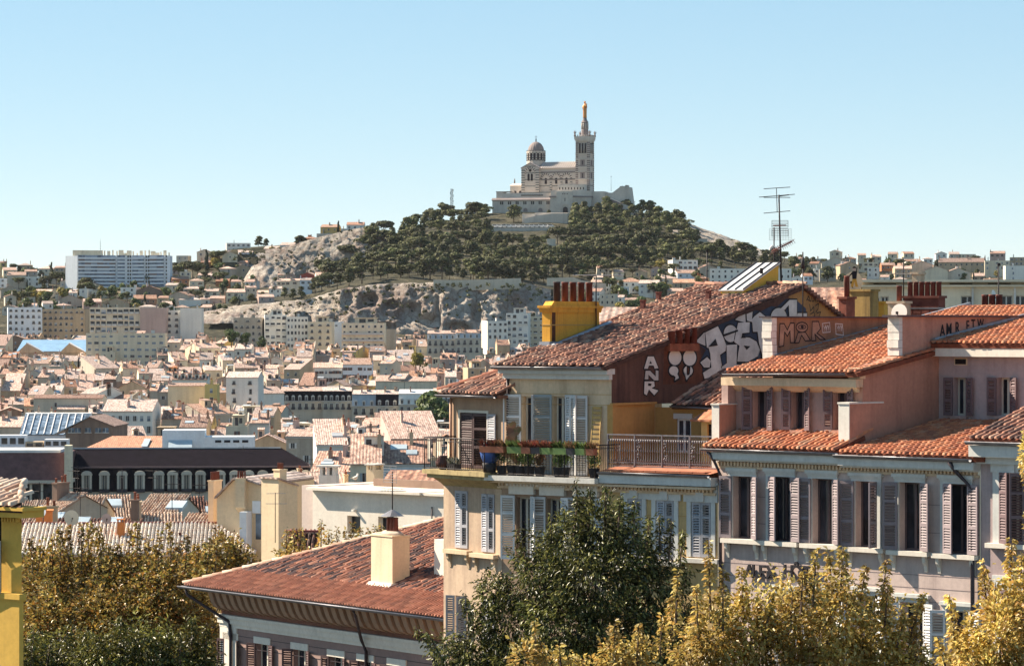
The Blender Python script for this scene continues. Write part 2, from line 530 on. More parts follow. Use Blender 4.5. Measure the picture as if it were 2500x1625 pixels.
build_terrain()
_ip= lambda pts:( lambda px:float(np.interp(px,[a for a,_ in pts],[b for _,b in pts])))
_t1=_ip([(690,742),(740,733),(800,716),(850,702),(950,692),(1060,690),(1270,688),(1340,705)])
crag('quarry_cliff',690,1345,5, lambda px:(818,1732), lambda px:(_t1(px),1757),40,4.2,3.7,
[(900,735,26,16,9),(1000,770,34,30,9),(1045,790,26,18,8),(955,745,20,10,6),(1068,775,8,40,10),(1165,770,12,30,8),(1255,760,30,34,7),(850,730,14,20,6),(930,800,40,10,6),(1120,800,30,8,5)])
_t2=_ip([(560,612),(640,610),(700,602),(740,590),(780,579),(850,562),(890,555),(930,566),(985,600)])
_f2=_ip([(560,690),(640,696),(760,688),(850,662),(900,636),(985,615)])
crag('upper_rock_face',648,985,5, lambda px:(_f2(px),1994), lambda px:(_t2(px),2012),28,2.0,9.1,mat=M_ROCK3,fine=0.7)
_t3=_ip([(600,665),(640,640),(680,632),(720,655),(750,682)])
crag('rock_outcrop',590,680,4, lambda px:(716,1920), lambda px:(_ip([(590,690),(615,650),(645,640),(680,662)])(px),1950),18,3.0,5.2)
_t4=_ip([(480,765),(560,748),(700,735)])
crag('low_quarry_cliff',490,720,5, lambda px:(790,1722), lambda px:(_t4(px),1750),14,2.5,1.4)
_t5=_ip([(1640,535),(1700,552),(1780,580),(1850,606),(1905,632)])
crag('bare_east_slope',1640,1905,6, lambda px:(_t5(px)+42-(px-1640)*0.10,2100), lambda px:(_t5(px),2172),16,1.8,7.7,mat=M_ROCK3)
# ------------------------------------------------------------------ basilica on the summit
def stripemat(name,light,dark,period=1.6,frac=0.5):
 m,nt,b=_mat(name)
 co=nt.nodes.new('ShaderNodeTexCoord').outputs['Object']
 sep=nt.nodes.new('ShaderNodeSeparateXYZ');nt.links.new(co,sep.inputs[0])
 fr=_math(nt,'FRACT',_math(nt,'DIVIDE',sep.outputs[2],period))
 band=_math(nt,'LESS_THAN',fr,frac)
 nz=_noise(nt,co,0.8,6,0.7)
 L=_ramp(nt,nz,[(0.3,tuple(x*0.8 for x in light)),(0.7,light)])
 Dk=_ramp(nt,nz,[(0.3,tuple(x*0.7 for x in dark)),(0.7,tuple(x*1.3 for x in dark))])
 nt.links.new(_mix(nt,band,L,Dk),b.inputs['Base Color'])
 return m
M_STR=stripemat('striped_stone',(0.56,0.48,0.41),(0.10,0.105,0.10),1.65,0.42)
M_STRT=stripemat('striped_tower_stone',(0.48,0.40,0.345),(0.15,0.11,0.105),1.3,0.5)
M_STRW=stripemat('pale_banded_stone',(0.56,0.48,0.41),(0.13,0.14,0.13),4.4,0.12)
M_PALE=plaster('pale_limestone',(0.64,0.56,0.48),(0.25,0.19,0.15),0.35,0.3,0.12)
M_FORT=plaster('fort_limestone',(0.62,0.55,0.47),(0.24,0.19,0.16),0.45,0.45,0.1)
M_DOME=plaster('dome_stone',(0.26,0.21,0.20),(0.12,0.09,0.08),0.4,0.3,0.15)
M_ZINC=flat('zinc_sheet',(0.34,0.29,0.28),0.6,0.1,0.25,0.4)
M_GOLD=flat('gilded_copper',(0.52,0.21,0.055),0.45,0.35,0.3,1.5)
M_VOID=flat('dark_opening',(0.03,0.022,0.025),0.9,0,0.2)

def arch_poly(x0,x1,z0,z1,n=6):
 r=(x1-x0)/2;cx=(x0+x1)/2
 return [(x0,z0),(x1,z0)]+[(cx+r*math.cos(math.pi*i/n),z1-r+r*math.sin(math.pi*i/n)) for i in range(n+1)]

def build_basilica():
 fr=Frame(1275,2195,21,base=P(1275,520,2195).z)
 C= lambda x,y:(1150+x/4.551,220+y/4.551)  # enlarged-photo coordinates to photo pixels
 X= lambda x,yy=0.0:fr.at(*C(x,900),yy)[0]
 Z= lambda y,x=900,yy=0.0:fr.at(*C(x,y),yy)[1]
 r=fr.root('basilica')
 tag(r,'striped stone basilica with a ribbed dome and square bell tower on the hilltop','church')
 zb=Z(1140)
 # nave body
 x0,x1=X(745),X(1180)
 zt=Z(868)
 mb=MB();mb.box(x0,0.6,zb-4,x1,16,zt);mb.obj('nave_wall',M_STRW,r)
 mb=MB();mb.box(x0+2,0.25,Z(915),x1,0.62,Z(905));mb.box(x0+2,0.25,Z(1000),x1,0.62,Z(994));mb.obj('string_course',M_DOME,r)
 mb=MB();mb.prism([(-0.4,zt),(17,zt),(9.5,Z(795)),(6,Z(795))],'x',x0+1,x1)
 rf=mb.obj('nave_roof',M_ZINC,r)
 for i in range(16):
  mb=MB();xx=x0+2.5+i*(x1-x0-3.5)/16
  mb.prism([(-0.42,zt+0.08),(6,Z(795)+0.08),(6,Z(795)+0.35),(-0.42,zt+0.4)],'x',xx,xx+0.35)
  mb.obj('roof_rib',M_PALE,rf)
  # three big blind arches with striped voussoirs and a window in each
 for cx in (828,943,1057):
  c=X(cx);zc=Z(985);ro,ri=4.0,2.6
  for k in range(15):
   a0,a1=math.pi*k/15,math.pi*(k+1)/15
   mb=MB()
   mb.prism([(c+ri*math.cos(a0),zc+ri*math.sin(a0)),(c+ro*math.cos(a0),zc+ro*math.sin(a0)),
   (c+ro*math.cos(a1),zc+ro*math.sin(a1)),(c+ri*math.cos(a1),zc+ri*math.sin(a1))],'y',0.3,0.62)
   mb.obj('voussoir',M_VOUS[k%2],r)
  mb=MB();mb.prism(arch_poly(c-0.8,c+0.8,Z(1042),Z(975)),'y',0.4,0.63);mb.obj('window',M_VOID,r)
 for cx in (885,1000,1110):
  mb=MB();c=X(cx);mb.box(c-0.7,0.1,zb-3,c+0.7,0.62,Z(1010));mb.obj('buttress',M_STR,r)
  # transept with gable, rose and twin windows
 a0,a1=X(572),X(762)
 c=(a0+a1)/2
 mb=MB();mb.prism([(a0,zb-4),(a1,zb-4),(a1,Z(862)),(c,Z(806)),(a0,Z(862))],'y',-1.6,17);mb.obj('transept_wall',M_STRW,r)
 for q0,q1 in ((a0-0.15,a0+2.2),(a1-2.2,a1+0.15)):
  mb=MB();mb.box(q0,-1.95,zb-4,q1,-1.2,Z(868));mb.obj('corner_pier',M_STR,r)
 mb=MB()
 for s in (-1,1):
  xe=c+s*(a1-a0)/2
  mb.prism([(xe+s*0.5,Z(868)),(c,Z(809)),(c,Z(800)),(xe+s*0.6,Z(858))],'y',-2.1,17)
 mb.obj('gable_coping',M_ZINC,r)
 zc=Z(925)
 for k in range(17):
  t0,t1=math.pi*k/17,math.pi*(k+1)/17
  mb=MB();ro,ri=4.6,3.1
  mb.prism([(c+ri*math.cos(t0),zc+ri*math.sin(t0)),(c+ro*math.cos(t0),zc+ro*math.sin(t0)),
  (c+ro*math.cos(t1),zc+ro*math.sin(t1)),(c+ri*math.cos(t1),zc+ri*math.sin(t1))],'y',-1.85,-1.55)
  mb.obj('voussoir',M_VOUS[k%2],r)
 mb=MB();mb.prism([(c+1.0*math.cos(t*math.pi/5),Z(890)+1.0*math.sin(t*math.pi/5)) for t in range(10)],'y',-1.75,-1.55);mb.obj('rose_window',M_VOID,r)
 for s in (-1,1):
  mb=MB();q=c+s*1.15;mb.prism(arch_poly(q-0.75,q+0.75,Z(1005),Z(925)),'y',-1.75,-1.55);mb.obj('window',M_VOID,r)
  # drum and dome
 dc=(X(722,8),8.0)
 rad=(X(825,8)-X(622,8))/2*0.96
 z0,z1,z2=Z(806,720,8),Z(690,720,8),Z(574,720,8)
 mb=MB();mb.lathe([(rad*1.0,z0-5),(rad*1.0,z0+1.0),(rad*0.93,z0+1.2),(rad*0.93,z1)],(dc[0],dc[1],0),16,smooth=False);mb.obj('drum',M_STRW,r)
 for k in range(16):
  t=2*math.pi*(k+0.5)/16
  mb=MB();mb.prism(arch_poly(-0.62,0.62,0,(z1-z0)*0.66),'y',-0.25,0.1)
  mb.obj('window',M_VOID,r,loc=(dc[0]+rad*0.93*math.cos(t),dc[1]+rad*0.93*math.sin(t),z0+1.8),rot=(0,0,t+math.pi/2))
  mb=MB();mb.prism([(-1.3,0),(1.3,0),(0,1.6)],'y',-0.35,0.2)
  mb.obj('drum_gable',M_PALE,r,loc=(dc[0]+rad*0.95*math.cos(t),dc[1]+rad*0.95*math.sin(t),z1-0.8),rot=(0,0,t+math.pi/2))
  t=2*math.pi*k/16
  mb=MB();mb.box(-0.35,-0.45,0,0.35,0.3,z1-z0)
  mb.obj('pilaster',M_STR,r,loc=(dc[0]+rad*0.95*math.cos(t),dc[1]+rad*0.95*math.sin(t),z0+1.0),rot=(0,0,t+math.pi/2))
 mb=MB()
 prof=[(rad*0.84,z1-0.3)]
 for i in range(1,11):
  t=i/10*math.pi/2
  prof.append((max(0.15,rad*0.84*math.cos(t)),z1+(z2-z1)*math.sin(t)))
 mb.lathe(prof,(dc[0],dc[1],0),48)
 n=48  # ribs: push alternate meridians out
 vs=[]
 for i,v in enumerate(mb.v):
  k=i%n
  f=1.05 if k%3==0 else 0.985
  vs.append((dc[0]+(v[0]-dc[0])*f,dc[1]+(v[1]-dc[1])*f,v[2]))
 mb.v=vs
 dm=mb.obj('dome',M_DOME,r)
 mb=MB();mb.lathe([(0.45,z2-0.4),(0.35,z2+1.2),(0.5,z2+1.5),(0.12,z2+2.2),(0.1,Z(502,720,8))],(dc[0],dc[1],0),8)
 mb.box(dc[0]-0.8,dc[1]-0.1,Z(525,720,8),dc[0]+0.8,dc[1]+0.1,Z(525,720,8)+0.25);mb.obj('finial_cross',M_IRON,dm)
 # bell tower
 tx0,tx1=X(1166),X(1312)
 w=tx1-tx0
 ty0,ty1=0.0,w*0.98
 tc=((tx0+tx1)/2,(ty0+ty1)/2)
 zA,zB,zC=Z(1135,1240),Z(712,1240),Z(572,1240)
 mb=MB();mb.box(tx0,ty0,zA-4,tx1,ty1,zB);mb.obj('tower_shaft',M_STRW,r)
 for qx in (tx0-0.2,tx1-1.5):
  for qy in (ty0-0.25,ty1-1.45):
   mb=MB();mb.box(qx,qy,zA-4,qx+1.7,qy+1.7,zC);mb.obj('corner_pier',M_STRT,r)
 for zz in (712,768,862,905,990):
  z=Z(zz,1240);mb=MB();mb.box(tx0-0.4,ty0-0.45,z-0.25,tx1+0.4,ty1+0.4,z+0.35);mb.obj('cornice',M_PALE,r)
 for (yy0,yy1) in ((830,785),(975,925)):
  for s in (0,1):
   mb=MB();mb.box(-0.35,-0.12,0,0.35,0.1,Z(yy1,1240)-Z(yy0,1240))
   mb.obj('window',M_VOID,r,loc=(tc[0],ty0,Z(yy0,1240)) if s==0 else (tx1,tc[1],Z(yy0,1240)),rot=(0,0,0 if s==0 else math.pi/2))
   mb=MB();mb.box(-1.6,-0.09,0,1.6,0.1,Z(yy1,1240)-Z(yy0,1240)+2.2)
   mb.obj('stone_panel',M_DOME,r,loc=(tc[0],ty0,Z(yy0,1240)-1.1) if s==0 else (tx1,tc[1],Z(yy0,1240)-1.1),rot=(0,0,0 if s==0 else math.pi/2))
   # belfry with three openings on each side
 mb=MB();mb.box(tx0+0.5,ty0+0.5,zB,tx1-0.5,ty1-0.5,zC);mb.obj('belfry_core',M_STRW,r)
 for s in (0,1):
  for k in (-1,0,1):
   mb=MB();mb.prism(arch_poly(-0.75,0.75,0,Z(590,1240)-Z(700,1240)),'y',-0.3,0.3)
   mb.obj('belfry_opening',M_VOID,r,loc=(tc[0]+k*2.0,ty0+0.5,Z(700,1240)) if s==0 else (tx1-0.5,tc[1]+k*2.0,Z(700,1240)),rot=(0,0,0 if s==0 else math.pi/2))
  for k in (-1,0,1,2):
   mb=MB();mb.tube([(0,0,0),(0,0,Z(600,1240)-Z(700,1240))],0.28,8)
   mb.obj('colonnette',M_PALE,r,loc=(tc[0]+(k-0.5)*2.0,ty0+0.1,Z(700,1240)) if s==0 else (tx1-0.1,tc[1]+(k-0.5)*2.0,Z(700,1240)))
   # crown with battlements and corner figures
 zD=Z(515,1240)
 mb=MB()
 for i,(g,za,zz) in enumerate(((0.3,zC,zC+0.8),(0.75,zC+0.8,zC+1.7),(0.95,zC+1.7,zD))):
  mb.box(tx0-g,ty0-g,za,tx1+g,ty1+g,zz)
 mb.obj('tower_crown',M_PALE,r)
 for k in range(7):
  q=tx0-0.9+(w+1.8)*(k+0.5)/7
  for s in (0,1):
   mb=MB();mb.box(-0.32,-0.3,0,0.32,0.3,1.1)
   mb.obj('merlon',M_PALE,r,loc=(q,ty0-0.6,zD) if s==0 else (tx1+0.6,ty0-0.9+(w+1.8)*(k+0.5)/7,zD))
 for qx in (tx0-0.6,tx1+0.6):
  for qy in (ty0-0.6,ty1+0.6):
   mb=MB();mb.lathe([(0.75,0),(0.7,1.1),(0.55,1.3),(0.6,2.2),(0.35,3.1),(0.42,3.5),(0.2,4.0)],(0,0,0),8)
   mb.face([(-0.2,0,2.4),(-1.0,0.3,3.6),(-0.9,0.2,2.2)]);mb.face([(0.2,0,2.4),(1.0,0.3,3.6),(0.9,0.2,2.2)])
   mb.obj('trumpet_angel',M_DOME,r,loc=(qx,qy,zD))
   # pedestal
 zz= lambda y:Z(y,1262,w/2)
 mb=MB();mb.lathe([(2.9,zD-1),(2.9,zz(505)),(2.5,zz(500)),(2.5,zz(450)),(2.2,zz(440)),(2.15,zz(365)),(2.55,zz(358)),(1.9,zz(345)),(1.3,zz(322)),(1.25,zz(310))],(tc[0],tc[1],0),12,smooth=False)
 mb.obj('pedestal',M_DOME,r)
 for k in range(12):
  t=2*math.pi*k/12
  mb=MB();mb.tube([(0,0,0),(0,0,zz(368)-zz(438))],0.2,6);mb.obj('colonnette',M_PALE,r,loc=(tc[0]+2.3*math.cos(t),tc[1]+2.3*math.sin(t),zz(438)))
  # statue: robed mother carrying a child, gilded
 st=link('gilded_statue',None,None)
 bpy.data.objects.remove(st)
 mb=MB();zs=0.0
 H=zz(122)-zz(312)
 mb.lathe([(1.25,0),(1.35,0.06*H),(1.25,0.2*H),(1.3,0.38*H),(1.35,0.55*H),(1.45,0.66*H),(1.3,0.74*H),(0.75,0.80*H),(0.42,0.825*H),(0.5,0.85*H),(0.62,0.885*H),(0.58,0.92*H),(0.62,0.93*H),(0.68,0.97*H),(0.2,0.975*H)],(0,0,0),14,sy=0.85)
 mb.tube([(-1.2,0,0.72*H),(-1.45,-0.3,0.6*H),(-0.9,-0.9,0.52*H)],0.36,8,r1=0.22)
 mb.tube([(1.1,0,0.72*H),(1.6,-0.4,0.62*H),(1.3,-0.9,0.6*H)],0.38,8,r1=0.25)
 mb.lathe([(0.5,0.6*H),(0.6,0.68*H),(0.5,0.76*H),(0.25,0.79*H),(0.36,0.82*H),(0.34,0.86*H),(0.05,0.88*H)],(1.15,-0.65,0),10)
 mb.tube([(1.5,-0.7,0.75*H),(1.95,-0.8,0.82*H)],0.16,6,r1=0.1)
 for k in range(8):
  t=2*math.pi*k/8
  mb.tube([(0.6*math.cos(t),0.5*math.sin(t),0.965*H),(0.72*math.cos(t),0.6*math.sin(t),1.0*H)],0.1,4,r1=0.02)
 o=mb.obj('gilded_statue',M_GOLD)
 o.location=fr.world((tc[0],tc[1],zz(312)));o.rotation_euler=(0,0,-fr.a)
 tag(o,'gilded statue of a robed mother and child on the bell tower','statue')
 # apse on the left with a small statue
 q0,q1=X(440,4),X(590,4)
 mb=MB();mb.box(q0,3,zb-4,q1,14,Z(1062,500,4));mb.prism([(3-0.4,Z(1062,500,4)),(14.4,Z(1062,500,4)),(8.5,Z(1036,500,4))],'x',q0-0.3,q1)
 mb.obj('apse',M_PALE,r)
 for cx in (490,548):
  mb=MB();q=X(cx,3);mb.prism(arch_poly(q-0.9,q+0.9,zb-1,Z(1118,cx,3)),'y',2.85,3.05);mb.obj('window',M_VOID,r)
 mb=MB();mb.lathe([(0.55,0),(0.5,1.8),(0.3,2.4),(0.35,2.9),(0.1,3.2)],(0,0,0),8);mb.obj('roof_figure',M_DOME,r,loc=(X(484,6),6,Z(1036,484,6)))

 # ---------------- fort below the church
 ff=Frame(1202,2180,12,base=P(1202,530,2180).z)
 X2= lambda x,yy=0.0:ff.at(*C(x,1250),yy)[0]
 Z2= lambda y,x=600,yy=0.0:ff.at(*C(x,y),yy)[1]
 r=ff.root('hilltop_fort');tag(r,'pale stone fort with arched gate carrying the striped basilica','fort')
 x0,x1=X2(236),X2(890)
 mb=MB();mb.box(x0,0,-6,x1,22,Z2(1225));mb.obj('curtain_wall',M_FORT,r)
 mb=MB();mb.prism([(-0.7,Z2(1226)),(-0.7,Z2(1218)),(1.5,Z2(1196)),(3,Z2(1196)),(3,Z2(1226))],'x',x0-0.4,x1);mb.obj('weathered_coping',M_DOME,r)
 mb=MB();mb.box(X2(300),3.2,0,x1,22,Z2(1140));mb.obj('terrace_wall',M_PALE,r)
 mb=MB();mb.box(X2(270),3.0,0,X2(345),14,Z2(1128));mb.box(X2(265),2.8,Z2(1128),X2(440),14,Z2(1120));mb.obj('guard_house',M_PALE,r)
 mb=MB();mb.box(X2(545),2.9,Z2(1172),X2(790),3.3,Z2(1162));mb.obj('slit_opening',M_VOID,r)
 for cx in (340,427,512,598,684,768,855):
  for s in (-1,1):
   mb=MB();q=X2(cx)+s*0.62;mb.box(q-0.42,-0.1,Z2(1270),q+0.42,0.1,Z2(1236));mb.obj('window',M_VOID,r)
 for cx in (605,772):
  q=X2(cx);mb=MB()
  mb.prism(arch_poly(q-1.4,q+1.4,Z2(1352),Z2(1312)),'y',-0.25,0.1);mb.obj('arched_opening',M_DOME,r)
  for k in range(9):
   t0,t1=math.pi*k/9,math.pi*(k+1)/9;zc=Z2(1330);mb=MB()
   mb.prism([(q+1.5*math.cos(t0),zc+1.5*math.sin(t0)),(q+2.4*math.cos(t0),zc+2.4*math.sin(t0)),(q+2.4*math.cos(t1),zc+2.4*math.sin(t1)),(q+1.5*math.cos(t1),zc+1.5*math.sin(t1))],'y',-0.3,0.1)
   mb.obj('voussoir',M_PALE,r)
   # gate bastion
 b0,b1,b2=X2(880,-3),X2(1132,-3),X2(1335,2)
 mb=MB();mb.prism([(b0,-3),(b1,-3),(b2,3),(b2,24),(b0,24)],'z',-6,Z2(1190,900,-3));mb.obj('bastion_wall',M_FORT,r)
 mb=MB();mb.prism([(b0-0.5,-3.5),(b1+0.2,-3.5),(b2+0.5,2.7),(b2+0.5,24),(b0-0.5,24)],'z',Z2(1192,900,-3),Z2(1176,900,-3));mb.obj('string_course',M_DOME,r)
 mb=MB();mb.prism([(b0+0.3,-2.7),(b1-0.2,-2.7),(b2-0.4,3.3),(b2-0.4,24),(b0+0.3,24)],'z',Z2(1178,900,-3),Z2(1118,900,-3));mb.obj('parapet',M_PALE,r)
 g0,g1=X2(950,-3),X2(1132,-3)
 mb=MB();mb.box(g0,-3.9,-6,g1,2,Z2(1124,1040,-4));mb.obj('gate_tower',M_FORT,r)
 q=X2(1048,-4);zc=Z2(1310,1040,-4)
 mb=MB();mb.prism(arch_poly(q-1.6,q+1.6,Z2(1362,1040,-4),Z2(1296,1040,-4)),'y',-4.15,-3.8);mb.obj('gate_opening',M_VOID,r)
 for k in range(13):
  t0,t1=math.pi*k/13,math.pi*(k+1)/13;mb=MB()
  mb.prism([(q+2.2*math.cos(t0),zc+2.2*math.sin(t0)),(q+3.6*math.cos(t0),zc+3.6*math.sin(t0)),(q+3.6*math.cos(t1),zc+3.6*math.sin(t1)),(q+2.2*math.cos(t1),zc+2.2*math.sin(t1))],'y',-4.3,-3.85)
  mb.obj('voussoir',M_PALE,r)
 for cx in (1020,1042,1068):
  mb=MB();q=X2(cx,-4);mb.box(q-0.3,-4.05,Z2(1158,1040,-4),q+0.3,-3.85,Z2(1148,1040,-4));mb.obj('loophole',M_VOID,r)
 mb=MB();q=X2(1043,-4);mb.box(q-0.2,-4.05,Z2(1235,1040,-4),q+0.2,-3.85,Z2(1198,1040,-4));mb.obj('loophole',M_VOID,r)
 mb=MB();mb.box(X2(965,2),1.5,0,X2(1260,2),16,Z2(1050,1100,2));mb.obj('upper_terrace',M_PALE,r)
 for k in range(9):
  q=X2(985+k*33,1.5);mb=MB();mb.box(q-0.3,1.35,Z2(1105,1100,2),q+0.3,1.6,Z2(1080,1100,2));mb.obj('window',M_VOID,r)
  # east walls and stair
 mb=MB();e0=X2(1340,6);mb.box(e0,6,-8,X2(1480,6),22,Z2(1125,1400,6));mb.obj('east_wall',M_PALE,r)
 mb=MB();mb.prism([(X2(1470,10),-8),(X2(1815,10),-8),(X2(1752,10),Z2(1075,1700,10)),(X2(1655,10),Z2(1075,1700,10)),(X2(1570,10),Z2(1140,1570,10)),(X2(1470,10),Z2(1140,1500,10))],'y',10,24);mb.obj('ruined_bastion',M_FORT,r)
 rng=random.Random(4)
 for k in range(9):
  q=X2(1660+k*10.5,10.4);mb=MB();mb.box(q-0.5,10.2,Z2(1078,1700,10),q+0.5,12,Z2(1078,1700,10)+rng.uniform(0.4,1.5));mb.obj('broken_merlon',M_FORT,r)
 mb=MB();mb.prism([(X2(1490,4),-8),(X2(1790,4),-8),(X2(1790,4),Z2(1300,1790,4)),(X2(1680,4),Z2(1260,1700,4)),(X2(1520,4),Z2(1190,1520,4)),(X2(1490,4),Z2(1190,1500,4))],'y',4,9.9);mb.obj('stair_flank',M_PALE,r)
 for k in range(14):
  mb=MB();t=k/14;q=X2(1530+150*t,3);mb.box(q,1.8,-8,q+0.75,4,Z2(1205+60*t,1600,3));mb.obj('step',M_DOME,r)
 mb=MB();mb.box(X2(1496,2),2,-8,X2(1524,2),5,Z2(1258,1500,2));mb.obj('gate_pier',M_PALE,r)
 # forecourt ramp wall in front
 fw=Frame(1280,2120,8,base=P(1280,545,2120).z)
 A= lambda x,y:fw.at(*C(x,y))
 mb=MB()
 mb.prism([(A(590,1480)[0],-4),(A(1070,1480)[0],-4),A(1070,1370),A(880,1372),A(700,1400),A(590,1432)],'y',0,8)
 o=mb.obj('ramp_wall',M_FORT);o.location=(fw.O.x,fw.O.y,fw.base);o.rotation_euler=(0,0,-fw.a)
 tag(o,'pale curving ramp wall in front of the fort below the arched gate','wall')
 mb=MB();mb.box(A(560,1400)[0],3,-4,A(700,1400)[0],9,A(600,1372)[1]);mb.box(A(690,1400)[0],8.2,-4,A(1065,1400)[0],12,A(600,1358)[1])
 o=mb.obj('forecourt_wall',M_PALE);o.location=(fw.O.x,fw.O.y,fw.base);o.rotation_euler=(0,0,-fw.a)
 tag(o,'white low parapet wall of the forecourt at the foot of the fort','wall')
 # terrace of parked coaches/white awnings lower left
 mb=MB();fw2=Frame(1200,2085,4,base=P(1200,560,2085).z)
 B= lambda x,y:fw2.at(*C(x,y))
 mb.box(B(210,1540)[0],0,-6,B(920,1540)[0],8,B(210,1528)[1])
 o=mb.obj('terrace_retaining_wall',M_FORT);o.location=(fw2.O.x,fw2.O.y,fw2.base);o.rotation_euler=(0,0,-fw2.a)
 tag(o,'retaining wall of the car park terrace among the pines','wall')
 rng=random.Random(12)
 for k in range(13):
  q=B(230,1500)[0]+k*(B(900,1500)[0]-B(230,1500)[0])/13
  e=empty('parked_van',fw2.world((q,2.0+rng.uniform(0,1.5),B(210,1528)[1])),-fw2.a+rng.uniform(-0.2,0.2))
  tag(e,['first','second','third','fourth','fifth','sixth','middle','eighth','ninth','tenth','eleventh','twelfth','last'][k]+' white van from the left parked on the terrace below the fort','van','white vans parked below the fort')
  mb=MB();mb.prism([(0,0.5),(4.2,0.5),(4.2,1.3),(3.4,1.5),(2.9,2.2),(0,2.2)],'y',0,1.8);mb.obj('body',M_WHITEP,e)
  mb=MB();mb.box(0.4,-0.03,1.45,2.8,0.02,1.95);mb.obj('side_window',M_VOID,e)
  for wx in (0.8,3.3):
   mb=MB();mb.lathe([(0.38,0),(0.38,0.25)],(0,0,0),10);mb.obj('wheel',M_VOID,e,loc=(wx,0.15,0.38),rot=(R(90),0,0))

M_VOUS=[flat('dark_voussoir',(0.12,0.09,0.09),0.9),flat('light_voussoir',(0.58,0.50,0.42),0.9)]
M_IRON=flat('dark_iron',(0.035,0.028,0.03),0.6,0.3,0.3)
M_WHITEP=flat('white_paint',(0.78,0.76,0.73),0.6,0,0.08)
build_basilica()
# ------------------------------------------------------------------ houses of the town
W={
'cream':plaster('wall_cream',(0.80,0.67,0.49),(0.25,0.19,0.14),0.35,0.3,0.25),
'white':plaster('wall_white',(0.84,0.78,0.69),(0.35,0.30,0.27),0.25,0.2,0.25),
'bluewhite':plaster('wall_bluish_white',(0.76,0.79,0.82),(0.30,0.30,0.32),0.2,0.2,0.2),
'grey':plaster('wall_grey_cement',(0.50,0.42,0.33),(0.14,0.11,0.09),0.45,0.4,0.25),
'tan':plaster('wall_tan',(0.56,0.42,0.28),(0.18,0.12,0.08),0.45,0.4,0.25),
'pink':plaster('wall_pink',(0.56,0.40,0.34),(0.22,0.14,0.11),0.35,0.3,0.25),
'ochre':plaster('wall_ochre',(0.62,0.42,0.16),(0.24,0.14,0.06),0.35,0.3,0.25),
'brown':plaster('wall_brown',(0.30,0.20,0.15),(0.10,0.06,0.05),0.5,0.4,0.25),
'stone':plaster('wall_grey_stone',(0.62,0.54,0.43),(0.20,0.17,0.14),0.35,0.3,0.25),
'red':plaster('wall_red',(0.42,0.07,0.05),(0.2,0.05,0.04),0.3,0.2,0.25),
'rust':plaster('wall_rust',(0.48,0.20,0.10),(0.2,0.08,0.05),0.3,0.3,0.25),
'yellow':plaster('wall_yellow',(0.70,0.52,0.20),(0.28,0.17,0.07),0.3,0.3,0.25),
}
RF={
'pink':roofmat('roof_pale_pink_tile',(0.37,0.245,0.20),(0.56,0.40,0.33),(0.72,0.57,0.485)),
'terra':roofmat('roof_terracotta_tile',(0.30,0.16,0.115),(0.47,0.29,0.21),(0.62,0.45,0.35)),
'brown':roofmat('roof_brown_tile',(0.22,0.11,0.08),(0.36,0.20,0.14),(0.48,0.31,0.23)),
'orange':roofmat('roof_orange_tile',(0.42,0.14,0.05),(0.55,0.21,0.08),(0.62,0.28,0.12)),
'white':flat('roof_white_sheet',(0.76,0.74,0.72),0.6,0,0.12,0.3),
'slate':flat('roof_dark_slate',(0.012,0.009,0.014),0.95,0,0.3,0.6,0.05),
'plum':flat('roof_red_brown_sheet',(0.15,0.07,0.065),0.65,0,0.3,0.8),
'zinc':flat('roof_zinc',(0.42,0.44,0.46),0.5,0.2,0.2,0.4),
'blue':flat('roof_blue_sheet',(0.20,0.33,0.47),0.5,0.1,0.15,0.3),
'flat':plaster('roof_flat_gravel',(0.52,0.47,0.42),(0.25,0.2,0.17),0.4,0.4,0.2),
}
M_GL=glass()
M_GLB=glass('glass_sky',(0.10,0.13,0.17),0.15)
M_FRAME=flat('window_frame_white',(0.62,0.58,0.53),0.7,0,0.1)
M_SHUTG=flat('shutter_grey_far',(0.40,0.40,0.40),0.7,0,0.15)
M_SHUTB=flat('shutter_brown_far',(0.17,0.08,0.06),0.7,0,0.2)
M_SHUTBL=flat('shutter_blue_far',(0.20,0.28,0.38),0.7,0,0.2)
M_POT=flat('chimney_pot_clay',(0.28,0.10,0.065),0.8,0,0.3,2.0)
M_RAIL=flat('balcony_rail_dark',(0.07,0.06,0.065),0.6,0.2,0.2)

